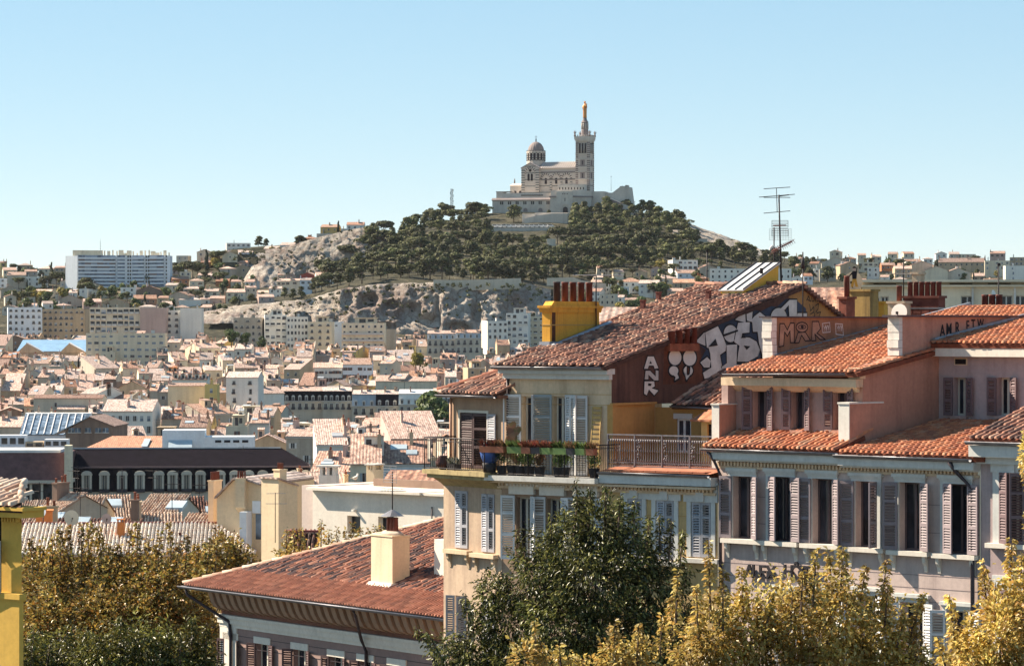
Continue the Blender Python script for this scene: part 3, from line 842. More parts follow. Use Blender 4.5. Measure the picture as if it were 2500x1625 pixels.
_wm={}
def far_window(style):
 """Shared window meshes, one unit wide and high, standing 6 cm proud or recessed in a frame."""
 if style in _wm:return _wm[style]
 mb=MB()
 if style=='plain':
  mb.box(-0.5,-0.03,0,0.5,0.05,1,0)
  mb.box(-0.58,-0.06,-0.06,-0.5,0.05,1.06,1);mb.box(0.5,-0.06,-0.06,0.58,0.05,1.06,1)
  mb.box(-0.66,-0.16,-0.09,0.66,0.05,-0.03,1);mb.box(-0.5,-0.06,1,0.5,0.05,1.06,1)
  mats=[M_GL,M_FRAME]
 elif style.startswith('shut'):
  mb.box(-0.5,-0.03,0,0.5,0.05,1,0)
  mb.box(-0.04,-0.05,0,0.04,-0.03,1,2)
  mb.box(-1.0,-0.10,0,-0.52,-0.03,1,1);mb.box(0.52,-0.10,0,1.0,-0.03,1,1)
  mb.box(-0.62,-0.16,-0.06,0.62,0.05,-0.01,2)
  mats=[M_GL,{'shutg':M_SHUTG,'shutb':M_SHUTB,'shutu':M_SHUTBL,'shutw':M_FRAME}[style],M_FRAME]
 elif style=='band':
  mb.box(-0.5,-0.03,0,0.5,0.05,1,0)
  for q in (-0.5,-0.25,0,0.25,0.5):mb.box(q-0.015,-0.06,0,q+0.015,-0.03,1,1)
  mb.box(-0.52,-0.07,-0.08,0.52,0.05,0,1)
  mats=[M_GLB,M_FRAME]
 elif style=='blind':
  mb.box(-0.5,-0.03,0,0.5,0.05,0.45,0);mb.box(-0.5,-0.045,0.45,0.5,0.05,1,1)
  mb.box(-0.62,-0.14,-0.06,0.62,0.05,0,1)
  mats=[M_GLB,M_SHUTG]
 elif style=='loggia':
  mb.box(-0.5,-0.02,0.0,0.5,0.05,1,0)
  mb.box(-0.5,-0.75,-0.03,0.5,-0.02,0.04,1);mb.box(-0.5,-0.75,0.04,0.5,-0.68,0.40,1)
  mats=[M_GL,M_FRAME]
 elif style=='balc':
  mb.box(-0.5,-0.03,0,0.5,0.05,1,0)
  mb.box(-0.04,-0.05,0,0.04,-0.03,1,1)
  mb.box(-0.62,-0.10,0,-0.5,0.05,1.1,1);mb.box(0.5,-0.10,0,0.62,0.05,1.1,1);mb.box(-0.62,-0.14,1.0,0.62,0.05,1.1,1)
  mb.box(-0.75,-0.5,-0.04,0.75,0.0,0.02,1)
  mb.box(-0.72,-0.48,0.02,0.72,-0.45,0.42,2)
  mats=[M_GL,M_FRAME,M_RAIL]
 _wm[style]=mb.mesh('window_'+style,mats)
 return _wm[style]

_pm={}
def pot_mesh():
 if 'p' not in _pm:
  mb=MB();mb.lathe([(0.13,0),(0.11,0.5),(0.14,0.52),(0.14,0.6)],(0,0,0),7);_pm['p']=mb.mesh('pot',[M_POT])
 return _pm['p']
def chimney_mesh(k,mat):
 key=('c',k,mat.name)
 if key not in _pm:
  mb=MB();w,d,h=[(0.9,0.45,1.5),(1.6,0.5,1.3),(0.55,0.5,1.9),(2.3,0.5,1.6)][k]
  mb.box(-w/2,-d/2,-2.5,w/2,d/2,h);mb.box(-w/2-0.07,-d/2-0.07,h,w/2+0.07,d/2+0.07,h+0.12)
  _pm[key]=(mb.mesh('chimney',[mat]),w,h+0.12)
 return _pm[key]
def add_chimney(parent,loc,k,mat,rng,along='y',pots=True):
 me,w,h=chimney_mesh(k,mat)
 rz=math.pi/2 if along=='y' else 0
 c=link('chimney',me,parent,loc=loc,rot=(0,0,rz))
 if pots:
  n=max(1,int(w/0.38))
  for i in range(n):
   if rng.random()<0.2:continue
   link('chimney_pot',pot_mesh(),c,loc=((i+0.5)/n*w-w/2,0,h),scale=(0.8,0.8,rng.uniform(0.5,1.1)))
 return c

def hlabel(base,**k):return base

def roof_geo(mb,kind,w,d,H,pitch,ov=0.35,th=0.14,m=0,rf=0.5):
 """Roof solids over a body w x d with eaves at height H. Returns ridge height."""
 t=math.tan(R(pitch))
 if kind=='front':  # ridge parallel to the front
  yr=d*rf;zr=H+yr*t
  zb=zr-(d-yr)*t
  if rf>0.9:
   mb.prism([(-ov,H-ov*t),(d,zr),(d,zr+th),(-ov,H-ov*t+th)],'x',-0.12,w+0.12,m)
  else :
   mb.prism([(-ov,H-ov*t),(yr,zr),(d+ov,zb-ov*t),(d+ov,zb-ov*t+th),(yr,zr+th*1.1),(-ov,H-ov*t+th)],'x',-0.12,w+0.12,m)
  return zr
 if kind=='side':  # gable towards the viewer
  zr=H+w/2*t
  mb.prism([(-ov,H-ov*t),(w/2,zr),(w+ov,H-ov*t),(w+ov,H-ov*t+th),(w/2,zr+th*1.1),(-ov,H-ov*t+th)],'y',-0.25,d+0.2,m)
  return zr
 if kind=='hip':
  q=min(w,d)/2;zr=H+q*t
  a=[(-ov,-ov,H),(w+ov,-ov,H),(w+ov,d+ov,H),(-ov,d+ov,H)]
  if w>=d:r0,r1=(q,d/2,zr),(w-q,d/2,zr)
  else :r0,r1=(w/2,q,zr),(w/2,d-q,zr)
  if w>=d:
   mb.face([a[0],a[1],r1,r0],m);mb.face([a[1],a[2],r1],m);mb.face([a[2],a[3],r0,r1],m);mb.face([a[3],a[0],r0],m)
  else :
   mb.face([a[0],a[1],r0],m);mb.face([a[1],a[2],r1,r0],m);mb.face([a[2],a[3],r1],m);mb.face([a[3],a[0],r0,r1],m)
  mb.face(a[::-1],m)
  return zr
 if kind=='flat':
  mb.box(0.2,0.2,H-0.6,w-0.2,d-0.2,H-0.5,m)
  return H

def body_geo(mb,kind,w,d,H,pitch,m=0,rf=0.5):
 t=math.tan(R(pitch))
 if kind=='front':
  yr=d*rf;zr=H+yr*t
  mb.prism([(0,0),(d,0),(d,zr-(d-yr)*t),(yr,zr),(0,H)] if rf<0.9 else [(0,0),(d,0),(d,zr),(0,H)],'x',0,w,m)
 elif kind=='side':
  mb.prism([(0,0),(w,0),(w,H),(w/2,H+w/2*t),(0,H)],'y',0,d,m)
 elif kind=='flat':
  mb.box(0,0,0,w,d,H-0.5,m)
  mb.box(0,0,H-0.5,w,0.2,H,m);mb.box(0,d-0.2,H-0.5,w,d,H,m);mb.box(0,0.2,H-0.5,0.2,d-0.2,H,m);mb.box(w-0.2,0.2,H-0.5,w,d-0.2,H,m)
 else :mb.box(0,0,0,w,d,H,m)

def house(px0,px1,py_eave,D,a=0.0,depth=9.0,roof='front',pitch=17,wall='cream',rmat='pink',win='shutg',rows=2,cols=None,chim=2,
label='',cat='house',group=None,name='town_house',seed=0,base=None,storey=3.0,wh=1.7,ww=0.85,first=1.0,rf=0.5,skylight=0,dormer=0,
balcony=False,topband=False,blank=0.0,terrace=False,sidewin=0):
 rng=random.Random(seed*7919+int(px0*13)+int(py_eave*7))
 fr=Frame(px0,D,a)
 pc=(px0+px1)/2
 if base is None:base=ground(pc,D)-1.0
 fr.base=base
 w=fr.x(px1);H=fr.z(px0,py_eave)
 if H<3.0:base-=3.0-H;fr.base=base;H=3.0
 r=fr.root(name)
 tag(r,label,cat,group)
 WM,RM=W[wall],RF[rmat]
 mb=MB();body_geo(mb,roof,w,depth,H,pitch,0,rf);mb.obj('wall',WM,r)
 mb=MB();zr=roof_geo(mb,roof,w,depth,H,pitch,rf=rf)
 ro=mb.obj('roof',RM,r)
 t=math.tan(R(pitch))
 yr=depth*rf
 ra= lambda y:H+min(y,yr)*t-max(0,y-yr)*t if roof=='front' else zr
 if topband:
  mb=MB();mb.box(-0.1,-0.28,H-0.38,w+0.1,0.0,H-0.12);mb.obj('cornice',M_FRAME,r)
  # windows of the front
 usable=w*(1-blank)
 if cols is None:cols=max(1,int(usable/rng.uniform(2.5,3.4)))
 if win and rows and cols:
  me=far_window(win)
  for k in range(rows):
   z=H-first-wh-k*storey
   if z<0.5:break
   for c in range(cols):
    if rng.random()<0.06:continue
    hh=wh*(0.75 if k==0 and storey>2.8 and win!='loggia' else 1)
    alt=rng.random()
    m_=far_window('blind') if alt<0.16 else far_window('plain') if alt<0.24 else me
    link('window',m_,r,loc=(usable*(c+0.5+rng.uniform(-0.05,0.05))/cols,0,z+(wh-hh)*0.4),scale=(ww*rng.choice([1,1,1,0.8,1.15]),1,hh*rng.choice([1,1,1,0.85])))
  if sidewin:
   for k in range(sidewin):
    link('window',me,r,loc=(0 if a<0 else w,depth*rng.uniform(0.25,0.75),H-first-wh-k*storey),rot=(0,0,R(90 if a>=0 else -90)),scale=(ww,1,wh))
  if balcony:
   for k in range(1,rows):
    mb=MB();z=H-first-wh-k*storey
    mb.box(0.1,-0.9,z-0.22,usable-0.1,0.0,z-0.06,0);mb.box(0.1,-0.9,z-0.06,usable-0.1,-0.84,z+0.8,1)
    mb.obj('balcony',[M_FRAME,M_RAIL if rng.random()<0.5 else M_FRAME],r)
 for k in range(dormer):
  xx=w*(k+0.5)/dormer;mb=MB();y0=0.8;z0=ra(y0) if roof=='front' else H
  mb.box(xx-0.7,y0,z0-0.3,xx+0.7,y0+2.2,z0+1.4,0);mb.box(xx-0.45,y0-0.05,z0+0.15,xx+0.45,y0,z0+1.2,1)
  mb.prism([(xx-0.9,z0+1.4),(xx+0.9,z0+1.4),(xx,z0+1.9)],'y',y0-0.2,y0+2.4,2)
  mb.obj('dormer',[WM,M_GL,RM],r)
 for k in range(skylight):
  if roof!='front':break
  y0=yr*rng.uniform(0.25,0.6);xx=w*rng.uniform(0.2,0.8);L=rng.uniform(0.9,1.6);q=rng.uniform(0.5,1.1)
  mb=MB();z0=ra(y0)
  mb.prism([(y0,z0+0.02),(y0+L,z0+L*t+0.02),(y0+L,z0+L*t+0.3),(y0,z0+0.3)],'x',xx-q,xx+q)
  mb.obj('skylight',M_GLSKY if rng.random()<0.6 else RF['zinc'],ro)
 for k in range(chim):
  if roof=='front':
   x=rng.choice([0.25,w-0.25,w*rng.uniform(0.3,0.7)]);y=depth*rng.uniform(0.2,0.75)
   add_chimney(r,(x,y,ra(y)),rng.choice([0,1,1,2,3]),rng.choice([WM,W['grey'],W['tan'],W['pink'],W['brown']]),rng,'y')
  else :
   x,y=w*rng.uniform(0.1,0.9),depth*rng.uniform(0.3,0.8)
   zz=H if roof=='flat' else (H+(w/2-abs(x-w/2))*t if roof=='side' else H+0.8)
   add_chimney(r,(x,y,zz),rng.choice([0,1,2]),rng.choice([WM,W['grey'],W['white']]),rng,rng.choice('xy'))
 if terrace:
  mb=MB();z0=H-0.6
  mb.box(w*0.3,depth*0.3,z0,w*0.8,depth*0.8,H+2.3,0);mb.box(w*0.27,depth*0.25,H+2.3,w*0.83,depth*0.85,H+2.5,0)
  mb.box(w*0.4,depth*0.3-0.05,H,w*0.55,depth*0.3,H+1.9,1);mb.box(w*0.6,depth*0.3-0.05,H+0.5,w*0.74,depth*0.3,H+1.8,1)
  mb.obj('penthouse',[WM,M_GL],r)
 return r,fr,w,H
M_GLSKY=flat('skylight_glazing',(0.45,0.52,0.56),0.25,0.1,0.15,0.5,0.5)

# --- white curved apartment block on the left ridge
def curved_block():
 D=1890.0;n=30
 base=P(300,705,D).z
 r=empty('curved_apartment_block',(P(300,705,D).x,D,base));tag(r,'long white concave apartment block of nine storeys on the left ridge','building')
 x0,x1=-(300-189)/F*D,(416-300)/F*D
 top=P(300,624,D).z-base
 cur= lambda t:6.0*(1-(2*t-1)**2)-2*t  # concave towards us
 def yy(x):return cur((x-x0)/(x1-x0))
 mb=MB();N=24
 for i in range(N):
  a,b=x0+(x1-x0)*i/N,x0+(x1-x0)*(i+1)/N
  mb.face([(a,yy(a),-8),(b,yy(b),-8),(b,yy(b),top),(a,yy(a),top)])
  mb.face([(a,yy(a),top),(b,yy(b),top),(b,yy(b)+13,top),(a,yy(a)+13,top)])
  mb.face([(a,yy(a)+13,top),(b,yy(b)+13,top),(b,yy(b)+13,-8),(a,yy(a)+13,-8)])
 mb.face([(x1,yy(x1),-8),(x1,yy(x1)+13,-8),(x1,yy(x1)+13,top),(x1,yy(x1),top)])
 mb.obj('wall',W['bluewhite'],r)
 xl=-(300-157)/F*D
 mb=MB();mb.prism([(x0,yy(x0)),(x0,yy(x0)+13),(xl,16),(xl,5)],'z',-8,top-0.05);mb.obj('end_wall',W['bluewhite'],r)
 fl=top/9.2
 rng=random.Random(5)
 for k in range(9):
  z=0.6+k*fl
  for (u0,u1) in ((0.01,0.40),(0.42,0.50),(0.58,0.71),(0.77,0.93)):
   a,b=x0+(x1-x0)*u0,x0+(x1-x0)*u1;m=max(1,int((b-a)/3.0))
   for i in range(m):
    p,q=a+(b-a)*i/m,a+(b-a)*(i+1)/m
    mb=MB()
    mb.face([(p,yy(p)-0.25,z+1.0),(q,yy(q)-0.25,z+1.0),(q,yy(q)-0.25,z+2.2),(p,yy(p)-0.25,z+2.2)],0)
    mb.obj('window',M_GLW[rng.choice([0,0,1,2])],r)
   mb=MB()
   for i in range(m):
    p,q=a+(b-a)*i/m,a+(b-a)*(i+1)/m
    mb.face([(p,yy(p)-0.9,z),(q,yy(q)-0.9,z),(q,yy(q)-0.9,z+1.0),(p,yy(p)-0.9,z+1.0)])
    mb.face([(p,yy(p)-0.9,z+1.0),(q,yy(q)-0.9,z+1.0),(q,yy(q)-0.1,z+1.0),(p,yy(p)-0.1,z+1.0)])
   mb.obj('balcony',W['bluewhite'],r)
  for u in (0.535,0.56,0.735,0.76,0.96):
   p=x0+(x1-x0)*u;mb=MB();mb.box(p-0.45,yy(p)-0.15,z+0.9,p+0.45,yy(p)+0.4,z+2.1);mb.obj('window',M_GL,r)
 for i in range(24):
  u=(i+0.5)/24;p=x0-3+(x1-x0+3)*u;h=rng.uniform(1.6,3.4) if i>6 else 3.2;ww=rng.choice([0.5,0.6,1.6,2.6]) if i>6 else 2.6
  mb=MB();mb.box(p-ww/2,max(yy(p),0)+3,top-0.3,p+ww/2,max(yy(p),0)+5,top+h);mb.obj('roof_vent',W['cream'],r)
 mb=MB();mb.tube([(-14,8,top),(-14,8,top+10)],0.12,5,r1=0.05)
 for k in range(7):mb.box(-14.4,7.9,top+2+k,-13.6,8.1,top+2.1+k)
 mb.obj('roof_mast',M_IRON,r)
M_GLW=[glass('glass_block_a',(0.10,0.13,0.18),0.25),flat('blind_grey',(0.32,0.36,0.42),0.7),flat('blind_brown',(0.22,0.17,0.16),0.7)]
curved_block()

# --- hillside houses, placed on the slope: enlarged-photo coordinates of two crops
rw=random.Random(77)
def hill(crop,x0,x1,ye,yb,wall,rmat,roof='front',a=None,label='',chim=1,rows=2,win='plain',cat='house',cols=None,pitch=20,depth=None,D=None,**kw):
 sx,ox,oy=crop
 p0,p1,e,bb=ox+x0/sx,ox+x1/sx,oy+ye/sx,oy+yb/sx
 if D is None:D=D_at((p0+p1)/2,bb+2,1560,2170)
 wm=(p1-p0)/F*D
 if depth is None:depth=min(14,max(5,wm*0.9))
 if a is None:a=rw.uniform(-12,18)
 nm={'house':'hillside_house','wall':'retaining_wall','building':'apartment_building','shed':'shed'}.get(cat,'hillside_house')
 return house(p0,p1,e,D,a,depth,roof,pitch,wall,rmat,win,rows,cols,chim,label,cat,None,nm,seed=int(x0+ye),base=ground((p0+p1)/2,D)-2.5,
 storey=2.9,wh=1.5,ww=0.9,first=0.7,**kw)
A_=(3.4,0,560);B_=(2.975,500,480);C_=(2.8,1100,480);E_=(3.967,1900,580)
HILL=[
(A_,1880,2080,112,155,'white','flat','flat','white flat-roofed villa on the skyline left of the rock face'),
(A_,1845,1970,207,292,'cream','terra','side','tall cream house with a red gable roof standing above the rust-red villa'),
(A_,1655,1790,272,335,'rust','brown','hip','rust-red villa among dark trees left of the tall cream gabled house'),
(A_,1640,1740,378,408,'cream','pink','front','low cream bungalow below the rust-red villa'),
(A_,1745,1805,382,415,'pink','pink','front','tiny pink-roofed cottage right of the low cream bungalow'),
(A_,1572,1692,425,512,'cream','pink','hip','two-storey cream house with three upper windows beside the orange house'),
(A_,1428,1568,412,472,'rust','terra','front','orange-walled house right below the end of the curved block'),
(A_,1482,1668,582,642,'white','pink','hip','white villa with a hipped roof and dark shutters above the white blank block'),
(A_,1668,1756,580,615,'white','pink','front','narrow white house attached to the right of the hipped white villa'),
(A_,1880,2035,520,600,'cream','pink','front','pale cream house at the left end of the cliff-top row'),
(A_,2036,2130,482,556,'stone','pink','front','grey-walled house second in the cliff-top row'),
(A_,2132,2230,522,560,'white','pink','front','low white lean-to house third in the cliff-top row'),
(A_,2232,2336,490,552,'white','pink','front','white house with three windows fourth in the cliff-top row'),
(A_,1952,2080,318,402,'tan','terra','side','beige house with its gable to the town above the pale boulder outcrop'),
(A_,1140,1340,505,560,'brown','brown','side','brown gabled shed below the right end of the curved block'),
(A_,1000,1130,480,560,'white','flat','flat','white cube house under the middle of the curved block'),
(A_,760,1000,510,562,'cream','flat','flat','wide cream terrace house left of the white cube house'),
(A_,655,800,455,510,'cream','pink','side','cream gabled house in front of the curved block foot'),
(A_,600,728,385,445,'white','pink','side','white gabled house at the left foot of the curved block'),
(A_,320,448,325,392,'cream','pink','hip','cream hip-roofed villa left of the curved block'),
(A_,452,536,318,385,'tan','brown','front','tan house squeezed against the end wall of the curved block'),
(A_,150,265,296,345,'tan','pink','hip','tan villa with a hipped roof on the far left ridge'),
(A_,0,58,275,340,'yellow','brown','front','yellowish house cut by the left edge on the ridge'),
(A_,60,215,378,485,'stone','pink','front','large grey-white house with a blank wall on the far left slope'),
(A_,216,400,392,480,'white','flat','flat','long white garden wall house with slit windows on the left slope'),
(A_,0,90,405,478,'bluewhite','flat','flat','bluish white cube house at the far left edge of the slope'),
(A_,5,172,500,570,'grey','pink','side','grey gabled house at the left edge below the bluish cube'),
(A_,285,420,520,575,'cream','pink','front','cream house behind the yellowing trees on the left slope'),
(A_,180,290,560,620,'stone','flat','flat','low grey stone house in front of the yellowing trees'),
(A_,462,690,585,650,'grey','brown','side','wide grey gable wall above the brown shaded block'),
(A_,690,842,600,660,'pink','terra','front','pink house with an orange roof right of the wide grey gable'),
(A_,850,1072,610,660,'tan','brown','side','dark brown gabled roof above the balcony block'),
(A_,1110,1300,575,630,'brown','terra','front','terracotta-roofed house with a dark wall above the balcony block end'),
(A_,1310,1412,568,632,'tan','terra','front','tan house left of the large grey hill gable'),
(A_,1400,1562,548,640,'grey','terra','side','large plain grey gable on the slope below the orange-walled house'),
(A_,1692,1812,512,552,'cream','pink','front','cream cottage right of the two-storey cream house'),
(A_,1790,1902,428,468,'rust','brown','front','small rust-coloured house on the shrubby slope'),
(A_,1970,2062,275,310,'pink','terra','front','pink-walled house under the skyline villas'),
(A_,2190,2312,162,205,'tan','pink','hip','tan hip-roofed house near the skyline trees'),
(A_,1980,2100,190,228,'bluewhite','pink','front','bluish low house just below the flat-roofed skyline villa'),
(A_,2180,2292,268,305,'cream','pink','front','cream house with a long roof above the pale boulder outcrop'),
(A_,1742,1862,572,606,'pink','pink','front','pink-tiled house between the white villa and the cliff-top row'),
(B_,840,962,222,292,'ochre','terra','front','orange house perched on the skyline above the rock face'),
(B_,812,930,268,322,'stone','flat','flat','pale retaining wall below the orange skyline house'),
(B_,1030,1156,205,255,'white','brown','front','white bungalow on the crest of the rock face'),
(B_,990,1060,232,270,'stone','flat','flat','stone terrace wall left of the white crest bungalow'),
(B_,700,808,305,345,'rust','brown','hip','red-brown roofed house left of the orange skyline house'),
(B_,545,660,352,430,'white','pink','front','white house with a sloping pale roof by the upper rock face'),
(B_,535,612,372,432,'bluewhite','flat','flat','rounded white annex beside the upper rock face'),
(B_,430,540,378,420,'tan','pink','front','tan villa above the pale boulder outcrop near the white annex'),
(B_,522,620,612,700,'cream','pink','front','first pale house of the terrace under the upper rock face'),
(B_,621,690,608,704,'stone','pink','front','second grey house of the terrace under the upper rock face'),
(B_,691,776,605,700,'bluewhite','pink','front','third bluish house of the terrace under the upper rock face'),
(B_,688,800,572,640,'red','red','side','bright red gabled house at the foot of the upper rock face'),
(B_,808,940,570,640,'white','pink','front','white house with blue windows right of the red gabled house'),
(B_,592,662,572,620,'pink','pink','side','pink roofed house behind the terrace under the rock face'),
(C_,1050,1222,615,680,'white','flat','flat','long white modern villa with a terrace right of the yellow chimney'),
(C_,1140,1312,582,650,'white','terra','hip','white villa with a red pyramid roof behind the modern villa'),
(C_,1286,1420,592,690,'white','pink','front','white two-storey house beside the bright green trees'),
(C_,1416,1552,558,605,'cream','pink','hip','cream hip-roofed bungalow below the pines on the right'),
(C_,1518,1690,432,540,'white','flat','flat','tall white apartment house with balconies at the edge of the pines'),
(C_,1550,1680,522,570,'bluewhite','terra','front','white house with blue windows and red roof before the tall white one'),
(C_,1700,1822,488,560,'grey','brown','side','grey gabled house between the tall white house and the white slab'),
(C_,1520,1672,588,645,'tan','terra','front','beige house with an orange roof below the blue-windowed house'),
(C_,1676,1762,556,600,'rust','terra','hip','little red-roofed house right of the beige orange-roofed house'),
(C_,1480,1592,645,700,'grey','terra','front','grey cottage with a red roof among the green trees on the right'),
(C_,1020,1122,665,790,'stone','flat','flat','plain grey box house close behind the yellow chimney'),
(C_,1190,1282,705,745,'pink','terra','front','small red-roofed hut in the bushes right of the grey box house'),
(E_,420,690,240,345,'stone','terra','side','grey house with a red gable on the right-hand skyline'),
(E_,600,780,268,400,'tan','brown','side','dark gabled house behind the antenna on the right'),
(E_,772,972,238,340,'cream','flat','flat','cream flat-topped house on the right skyline'),
(E_,862,972,288,400,'white','flat','flat','narrow white house with tall windows on the right'),
(E_,1000,1132,265,330,'rust','terra','front','red-roofed house under the right-hand television antenna'),
(E_,1292,1492,262,420,'grey','brown','side','tall blank grey gable on the right skyline'),
(E_,1420,1642,318,430,'cream','pink','side','cream gabled house right of the tall blank grey gable'),
(E_,1622,1862,338,430,'stone','terra','side','house with a bright red gable roof on the right'),
(E_,1550,2000,238,330,'tan','brown','front','long brown terrace with many chimneys on the right skyline'),
(E_,2000,2242,222,380,'cream','flat','flat','cream apartment block with a row of small windows on the right'),
(E_,2242,2420,190,300,'tan','flat','flat','tan block with chimney rows at the right edge skyline'),
(E_,2200,2480,272,440,'white','flat','flat','white slab with grey window bands at the right edge'),
(E_,250,470,205,260,'stone','flat','flat','long low flat building on the skyline right of the bare slope'),
(E_,350,400,300,420,'white','flat','flat','narrow white tower house behind the gable apex'),
(E_,400,560,305,430,'grey','flat','flat','blank grey wall house right of the narrow white tower'),
(E_,1130,1292,300,420,'tan','pink','front','tan house behind the right-hand chimney pots'),
]
for i,(c,x0,x1,ye,yb,wl,rm,rf_,lb) in enumerate(HILL):
 kw={}
 if 'many chimneys' in lb:kw=dict(chim=14,rows=1,win='plain')
 elif 'blank' in lb or 'wall' in lb.split()[1:3]:kw=dict(rows=0)
 elif rf_=='side':kw=dict(rows=1,cols=1)
 elif 'slab with grey window bands' in lb:kw=dict(win='band',rows=4,cols=2)
 if c is E_:kw['D']=D_at(1900+(x0+x1)/2/3.967,580+yb/3.967,1560,2170)
 hill(c,x0,x1,ye,yb,wl,'terra' if rm=='red' else rm,rf_,None,lb,**{**dict(chim=rw.choice([1,1,2]),win=rw.choice(['plain','plain','shutg','shutb'])),**kw})
 # white slab block on the right with many windows
hill(C_,1772,2330,492,640,'white','flat','flat',4,'long white slab block with small windows right of the pine wood',cat='building',rows=4,cols=13,win='plain',chim=5,depth=13)

# smaller houses tucked into the slopes
def slope_fill():
 rng=random.Random(55);taken=[(c[1]+x0/c[0],c[1]+x1/c[0],c[2]+yb/c[0]) for (c,x0,x1,ye,yb,*_r) in HILL]
 zones=[('on the left slope below the curved block',0,520,668,772,46),('under the upper rock face',430,700,640,745,14),('on the right slope below the pine wood',1440,1780,668,742,22),('on the far right slope',1930,2520,640,705,34)]
 for (ph,p0,p1,y0,y1,n) in zones:
  cnt={};done=0;tries=0
  while done<n and tries<900:
   tries+=1
   w=rng.uniform(18,40);px=rng.uniform(p0,p1-w);yb=rng.uniform(y0,y1);h=rng.uniform(14,26)
   if any(px<b+2 and px+w>a-2 and abs(yb-y)<17 for a,b,y in taken):continue
   if p0<700 and 560<px<700 and yb<690:continue
   taken.append((px,px+w,yb));done+=1
   D=D_at(px+w/2,yb,1560,2172);kind=rng.choices(['front','side','hip','flat'],[50,20,18,12])[0]
   wl=rng.choice(['cream','cream','white','white','stone','tan','pink','grey','bluewhite']);rm='flat' if kind=='flat' else rng.choice(['pink','pink','terra','brown'])
   key='%s house with %s'%({'bluewhite':'bluish','stone':'stone-grey'}.get(wl,wl),{'front':'long %s roof','side':'%s gable','hip':'hipped %s roof','flat':'%s roof'}[kind]%{'pink':'pale pink','terra':'terracotta','brown':'brown','flat':'flat'}[rm])
   cnt[key]=cnt.get(key,0)+1;lab=key+' '+ph if cnt[key]==1 else ['','','second','third','fourth','fifth','sixth','seventh'][min(7,cnt[key])]+' '+key+' '+ph
   house(px,px+w,yb-h,D,rng.uniform(-15,20),rng.uniform(6,9),kind,20,wl,rm,rng.choice(['plain','shutg','shutb','shutw']),rng.choice([1,1,2]),None,rng.choice([0,1,1]),lab,'house',None,'hillside_house',seed=tries,base=ground(px+w/2,D)-2.5,storey=2.8,wh=1.4,ww=0.85,first=0.7)
slope_fill()
# ------------------------------------------------------------------ tiles as pieces
def tile_template(w=0.22,L=0.46,segs=5):
 r0,r1=w*0.315,w*0.25
 v,f=[],[]
 for (r,y,dz) in ((r0,0.0,0.022),(r1,L,0.0)):
  for i in range(segs+1):
   t=math.pi*i/segs
   v.append((-r*math.cos(t),y,dz+r*1.2*math.sin(t)))
 n=segs+1
 for i in range(segs):f.append((i,i+1,n+i+1,n+i))
 f+=[(0,5,4,1),(1,4,3,2)]
 return np.array(v),np.array(f)
TV,TF=tile_template()
_tm={}
def tile_mesh(mat):
 if mat.name not in _tm:_tm[mat.name]=np_mesh('tile',TV,TF,mat)
 return _tm[mat.name]

def tile_roof(parent,O,U,V,umax,vmax,inside,mat,deck_mat,deck_poly,budget=300,w=0.215,l=0.36,seed=1,near=None,jit=1.0,scale=1.0,name='roof',skip=None,fat=1.0):
 """Canal tiles over the plane O + u U + v V. The nearest `budget` tiles are pieces of their own, the rest one joined part."""
 rng=random.Random(seed)
 O,U,V=Vector(O),Vector(U).normalized(),Vector(V).normalized()
 N=U.cross(V).normalized()
 mb=MB()
 top=[O+U*u+V*v-N*0.02 for u,v in deck_poly];bot=[p-N*0.13 for p in top]
 mb.face(top);mb.face(bot[::-1])
 for i in range(len(top)):
  j=(i+1)%len(top);mb.face([bot[i],bot[j],top[j],top[i]])
 ro=mb.obj(name,deck_mat,parent)
 w*=scale;l*=scale
 Ms=[]
 nu,nv=int(umax/w)+1,int(vmax/l)+1
 for i in range(nu):
  wob=rng.gauss(0,0.012)*jit
  for j in range(nv):
   u,v=(i+0.5)*w,j*l-0.04
   if not inside(u,v+l*0.5):continue
   if skip and skip(u,v+l*0.5):continue
   a=rng.gauss(0,0.035)*jit;b=rng.gauss(0,0.012)*jit;s=scale*rng.uniform(0.94,1.05)
   p=O+U*(u+wob+rng.gauss(0,0.008)*jit)+V*(v+rng.gauss(0,0.02)*jit)+N*(0.0+max(0,rng.gauss(0,0.008)*jit))
   u2=(U*math.cos(a)+V*math.sin(a));v2=(V*math.cos(a)-U*math.sin(a));n2=N
   v2=(v2+n2*b).normalized();n2=u2.cross(v2)
   f=s*fat;M=Matrix(((u2.x*f,v2.x*s,n2.x*f,p.x),(u2.y*f,v2.y*s,n2.y*f,p.y),(u2.z*f,v2.z*s,n2.z*f,p.z),(0,0,0,1)))
   Ms.append((near(u,v) if near else v,M))
 Ms.sort(key= lambda t:t[0])
 me=tile_mesh(mat)
 for d,M in Ms[:budget]:link('tile',me,ro,mat=M)
 rest=[np.array(M) for d,M in Ms[budget:]]
 if rest:
  o=link('roof_tiles',scatter_mesh('roof_tiles',TV,TF,np.array(rest),mat),ro);tag(o,kind='stuff')
 return ro,min(budget,len(Ms))

